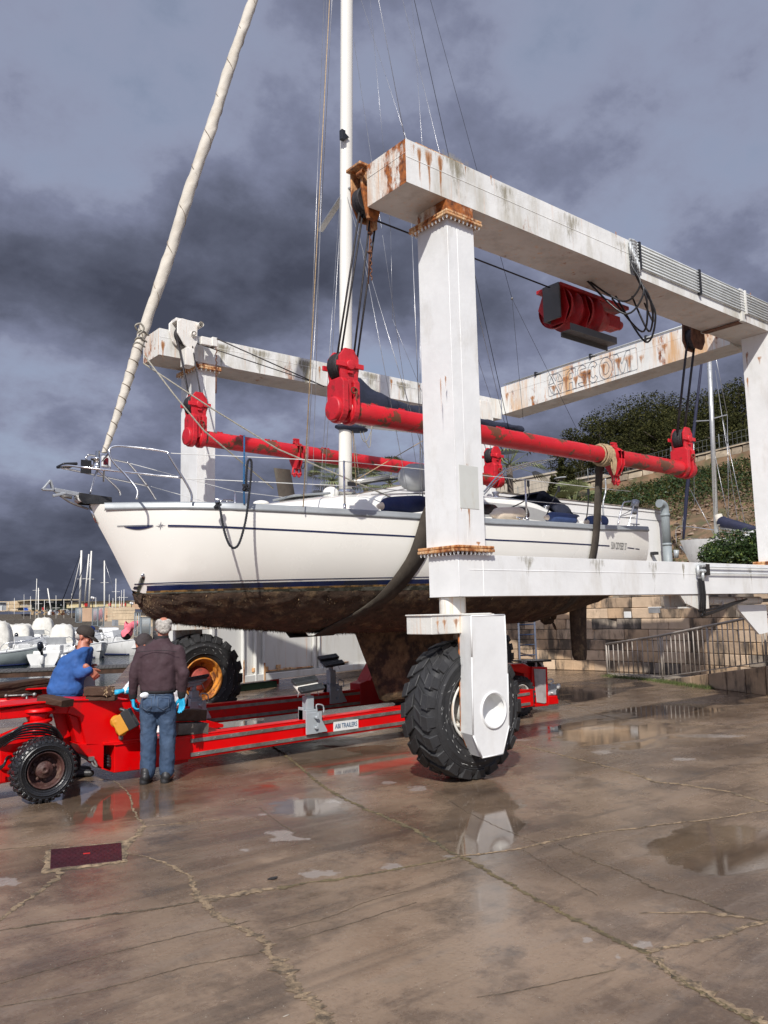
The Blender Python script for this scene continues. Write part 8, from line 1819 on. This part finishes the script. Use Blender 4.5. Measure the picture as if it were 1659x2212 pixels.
m=MB(); m.tube(catmull([Y2(1462,1175),Y2(1462,1140),Y2(1490,1138),Y2(1550,1146),Y2(1640,1160)],4),.013,6); m.tube([Y2(1478,1160),Y2(1550,1170),Y2(1640,1180)],.009,6); m.build('pulpit_rail','stainless',y2)
m=MB(); m.tube([Y2(1461,1188),Y2(1461,1205)],[.09,.07],12); m.build('outboard_motor','support grey',y2)
m=MB(); m.beam(Y2(1470,1180),Y2(1497,1213),.06,.04); m.build('stem_band','galvanised',y2)
for yy in(bow.y-2,bow.y-5): 
    m=MB(); m.tube([(25.2,yy,2.3),(25.4,yy,bow.z-1)],.06,8); m.tube([(26.6,yy,2.3),(26.2,yy,bow.z-1)],.06,8); m.build('prop','galvanised',y2)
# ---------------------------------------------------------------- vegetation
def leaves(m,c,r,n,sz,R_,mi=(0,1),flat=1.,hang=0,lightf=.3,el=1.):
    c=Vector(c)
    for i in range(n):
        a=R_.uniform(0,6.283); z=R_.uniform(-1,1); k=R_.random()**.33; q=math.sqrt(1-z*z); p=c+Vector((r[0]*q*math.cos(a)*k,r[1]*q*math.sin(a)*k,r[2]*z*k)); s=sz*R_.uniform(.6,1.4)
        u=Vector((R_.gauss(0,1),R_.gauss(0,1),R_.gauss(0,.7)+.4)).normalized(); v=u.orthogonal().normalized(); ang=R_.uniform(0,6.28); v=(v*math.cos(ang)+u.cross(v)*math.sin(ang))
        mi_=mi[1] if R_.random()<lightf else mi[0]
        m.add([p-v*s*.28,p+u*s*el,p+v*s*.28,p-u*s*.25],[(0,1,2,3)],mi_)
def pine(x,y,z,h,cw,label,seed,ml=('pine leaf','pine leaf light'),n=5200,dens=1.):
    R_=random.Random(seed); t=thing('pine_tree',label,'tree',(x,y,z),'pine trees on the hill above the harbour'); base=Vector((x,y,z)); top=base+Vector((R_.uniform(-.6,.6),R_.uniform(-.6,.6),h*.72))
    m=MB(); m.tube(catmull([base,base.lerp(top,.4)+Vector((R_.uniform(-.3,.3),R_.uniform(-.3,.3),0)),top],4),[.22*(1-.7*i/8) for i in range(9)],8); m.build('trunk','bark',t)
    cl=[]; 
    for i in range(15):
        a=R_.uniform(0,6.28); zz=R_.uniform(.30,1.0); w=cw*.5*math.sin(min(1,(1.16-zz)*1.5)*1.57)**.8*R_.uniform(.35,1.0); c=base+Vector((w*math.cos(a),w*math.sin(a),h*zz*.93)); cl.append((c,R_.uniform(.12,.23)*cw))
    m=MB()
    for c,r in cl[:14]: j=base.lerp(top,min(1,(c.z-z)/h*.95)); m.tube([j,j.lerp(c,.5)+Vector((0,0,.1)),c],[.07,.05,.02],6)
    m.build('limb','bark',t)
    m=MB()
    for c,r in cl: leaves(m,c,(r,r,r*.62),int(n*1.7/15),.125,R_,lightf=.28)
    m.build('crown',list(ml),t,fix=False); return t
# hill slope
def hz(x,y):
    # terrace edge at x=27, road wall at x about 40, upper ground beyond
    wx=40.; base=2.25; wall=8.0+(30-y)*.066
    if x<26: return base
    if x<wx: u=(x-26)/(wx-26); return base+(wall-base)*(u**.9)+.35*fbm(x*.35,y*.35,1)*min(1,(x-26)*.4)*min(1,(wx-x)*.5)
    return wall+.9+(x-wx)*.10+.25*fbm(x*.2,y*.2,3)
m=MB(); xs=list(np.arange(24,40.01,.5)); m.grid([[(float(x),float(y),hz(float(x),float(y))) for y in np.arange(-12,60,.5)] for x in xs]); struct(m.build('hillside','hill slope'))
m=MB(); m.grid([[(float(x),float(y),hz(float(x),float(y))) for y in np.arange(-12,80,2)] for x in list(np.arange(40.1,120,4))]); struct(m.build('hill_top','dry scrub'))
R_=random.Random(77); m=MB()
for i in range(2600):   # scrub, grass tufts and rocks
    x=R_.uniform(27,39.7); y=R_.uniform(6,36); z=hz(x,y); g=fbm(x*.25+9,y*.25,5)
    top_=(x-27)/12.7; gz=.35*(g+.5)+(.55 if top_>.62 else .02)+R_.uniform(-.2,.2)
    if gz>.45: leaves(m,(x,y,z+.2),(.7,.7,.38),60,.115,R_,(0,1),lightf=.35)
    elif gz>.22: leaves(m,(x,y,z+.08),(.7,.7,.16),36,.10,R_,(2,3),lightf=.4)
o=m.build('scrub',['bush leaf','pine leaf light','dry scrub','grass'],None,fix=False); struct(o,'stuff')
m=MB()
for i in range(2200):
    x=R_.uniform(27,39); y=R_.uniform(6,30); z=hz(x,y); r=R_.uniform(.04,.13); 
    if y>22 and R_.random()<.6: continue
    m.sph((x,y,z),(r*R_.uniform(.7,1.4),r*R_.uniform(.7,1.4),r*.8),5)
o=m.build('rocks','hill rock',None,fix=False); 
for p_ in o.data.polygons: p_.use_smooth=False
struct(o,'stuff')
# road wall on the hill, with separate stones, and its mesh fence
rdw=thing('hill_wall','long pale dry-stone wall holding the road across the hillside','wall',(40,22,8)); R_=random.Random(9); k=0
y=4.
for row in range(3):
    y=3.+row*.4
    while y<40 and k<285:
        w=R_.uniform(.45,.95); z0=hz(39.9,y)-.15+row*.42; mm=MB(); e=lambda s=.03:R_.uniform(-s,s)
        v=[(39.9+e(),y+e(),z0+e()),(39.9+e(),y+w-.03+e(),z0-w*.066*0+e()),(39.95+e(),y+w-.03+e(),z0+.40+e()),(39.95+e(),y+e(),z0+.40+e())]
        mm.add(v+[(q[0]+.4,q[1],q[2]) for q in v],[(0,1,2,3),(4,7,6,5),(0,4,5,1),(1,5,6,2),(2,6,7,3),(3,7,4,0)]); mm.build('stone',R_.choice(['road stone','road stone pale']),rdw,bevel=.03,seg=1); y+=w; k+=1
m=MB(); m.grid([[(40.2,float(y),hz(39.9,float(y))+1.13),(39.88,float(y),hz(39.9,float(y))+1.13),(39.88,float(y),hz(39.9,float(y))+1.2),(40.4,float(y),hz(39.9,float(y))+1.2)] for y in np.arange(2,42,1)],smooth=False); m.build('coping','road stone pale',rdw)
fe=thing('mesh_fence','low grey wire mesh fence standing on the hillside wall','fence',(40.3,20,9)); m=MB()
for i in range(150): 
    y=4+i*.24; z=hz(39.9,y)+1.2; m.tube([(40.2,y,z),(40.2,y,z+.75)],.006,4,cap=False)
for h in(.1,.4,.74): m.tube([(40.2,float(y),hz(39.9,float(y))+1.2+h) for y in np.arange(4,40,1)],.008,4)
m.build('wire_mesh','railing dark',fe)['kind']='stuff'
for i in range(13): y=4.5+i*2.8; z=hz(39.9,y)+1.2; m=MB(); m.tube([(40.2,y,z-.1),(40.2,y,z+.85)],.025,6); m.build('post','railing dark',fe)
# pines: (pixel x, top y, distance x)
PL=[(1290,900,48,6.5,'leftmost low pine spreading over the lamp and beige wall'),(1345,878,50,8,'rounded pine left of centre with sky between its branches'),(1392,858,52,8,'tallest rounded pine in the middle of the grove'),(1440,868,50,7,'dense pine right of the tallest rounded one'),(1475,880,47,6,'short dark pine directly above the red beam end'),(1500,850,54,7.5,'pine just left of the shore yacht mast'),(1545,838,52,8,'pine behind the mast of the yacht ashore'),(1590,830,50,8,'high pine right of the shore yacht mast'),(1640,835,49,8,'rightmost pine half hidden by the rear hoist leg'),(1250,925,46,4.5,'small pine at the left tip of the grove'),(1420,905,45,6,'low pine in front of the grove above the wall'),(1530,895,45,6.5,'low pine in front of the grove behind the shrouds'),(1610,900,45,6.5,'low pine in front of the grove near the hoist leg')]
for i,(px,py,xx,cw,l) in enumerate(PL):
    tp=P(px,py,x=xx); z=hz(xx,tp.y); pine(xx,tp.y,z-.2,(tp.z-z)*1.02,cw,l,100+i)
for i,(px,py,xx,h,l) in enumerate(((1212,1000,38,3.2,'slender dark conifer left of the lamp post'),(1195,1035,36,2.2,'small conifer at the left end of the beige wall'),(1232,1020,34,2.6,'young bright conifer in front of the beige wall'),(1218,1045,33,2.0,'little round conifer beside the rolled sprayhood'))):
    tp=P(px,py,x=xx); t=thing('conifer',l,'tree',(xx,tp.y,tp.z-h),'conifers by the beige wall'); R_=random.Random(i+50); m=MB(); m.tube([(xx,tp.y,tp.z-h-1),(xx,tp.y,tp.z-.2)],.06,6); m.build('trunk','bark',t); m=MB()
    for k in range(9): u=k/8; leaves(m,(xx,tp.y,tp.z-h*(.95*u)),(.15+.75*u,.15+.75*u,h*.09),150,.16,R_)
    m.build('crown',['pine leaf','pine leaf light'],t,fix=False)
bs=thing('bush','dense glossy green bush on the wall in front of the yacht ashore','bush',P(1577,1215,x=20.5)); m=MB(); R_=random.Random(6)
for (px,py,rx,rz) in((1552,1196,.55,.36),(1580,1184,.7,.5),(1610,1186,.8,.55),(1640,1192,.6,.5),(1568,1204,.75,.35),(1600,1204,1,.35),(1650,1182,.5,.5)):
    c=P(px,py,x=21.2); leaves(m,c,(rx,rx,rz),1500,.075,R_,lightf=.16,el=.9)
m.build('foliage',['bush leaf','bush leaf light'],bs,fix=False); m=MB(); 
for q in(-1,0,1): m.tube([P(1580+q*30,1215,x=21.2)-Vector((0,0,.4)),P(1580+q*34,1190,x=21.2)],.04,6)
m.build('stem','bark',bs)
def palm(px,py,xx,h,label,seed,fl=1.6,nf=34):
    c=P(px,py,x=xx); t=thing('palm_tree',label,'palm tree',(c.x,c.y,c.z-h),'fan palms beyond the yacht'); R_=random.Random(seed); m=MB(); m.tube([(c.x,c.y,c.z-h),(c.x+.05,c.y,c.z-h*.5),(c.x,c.y,c.z)],[.22,.18,.16],10); m.build('trunk','bark',t)
    for i in range(nf):
        a=R_.uniform(0,6.28); e=R_.uniform(-.5,1.35); d=Vector((math.cos(a)*math.cos(e),math.sin(a)*math.cos(e),math.sin(e))); b_=c+d*.55*fl; m=MB(); m.tube([c,c+d*.3*fl,b_],[.02,.016,.012],5); s=d.cross(Vector((0,0,1))).normalized(); u2=s.cross(d)
        for k in range(13):
            q=(k-6)/6*1.25; dd=(d*math.cos(q)+s*math.sin(q)); tip=b_+dd*fl*.55+Vector((0,0,-.16*fl*abs(math.cos(q))-.05)); mid=b_+dd*fl*.3; w=dd.cross(u2).normalized()*.022*fl
            m.add([b_,mid+w,tip,mid-w],[(0,1,2,3)])
        m.build('frond','palm leaf',t,fix=False)
palm(718,1040,30,5,'left fan palm showing below the far red beam beside the mast',1,1.9); palm(790,1048,33,5,'middle fan palm under the boom vang',2,1.9); palm(842,1045,31,5,'right fan palm beside the grey rope bag',3,1.9,26)
palm(1100,1005,32,6,'tall fan palm behind the far lifting block right of the near leg',4,2.2,22); palm(1238,1098,25,2.3,'small fan palm at the stern before the white building',5,1.3,26)
# beige walls and lamp on the terrace
for (px0,px1,yt,yb,xx,l) in ((1060,1206,1021,1100,44,'long pale beige wall beyond the palms'),(1206,1300,1028,1090,41,'beige wall with climbing creeper at the foot of the pines')):
    a=P(px0,yb,x=xx);b=P(px1,yt,x=xx); t=thing('beige_wall',l,'wall',(xx,a.y,a.z)); m=MB(); m.box((xx,a.y,a.z-2),(xx+1,b.y,b.z)); m.build('wall','render beige',t); m=MB(); m.box((xx-.1,a.y,b.z),(xx+1.1,b.y,b.z+.12)); m.build('coping','render beige',t)
    if xx==41:
        m=MB(); R_=random.Random(4)
        for i in range(500):
            p=Vector((xx-.05,R_.uniform(b.y,a.y),R_.uniform(a.z,b.z))); q=p+Vector((0,R_.uniform(-.4,.4),R_.uniform(-.4,.4))); m.tube([p,q],.012,3,cap=False)
        m.build('creeper','bark',t,fix=False)['kind']='stuff'
t=thing('street_lamp','grey street lamp with flat head in front of the beige wall','street lamp',P(1212,1075,x=36)); m=MB(); m.tube([P(1212,1085,x=36),P(1212,1035,x=36)],.05,8); m.build('post','galvanised',t); m=MB(); m.sph(P(1212,1033,x=36),(.3,.5,.07),12); m.build('lamp_head','boat grey',t)
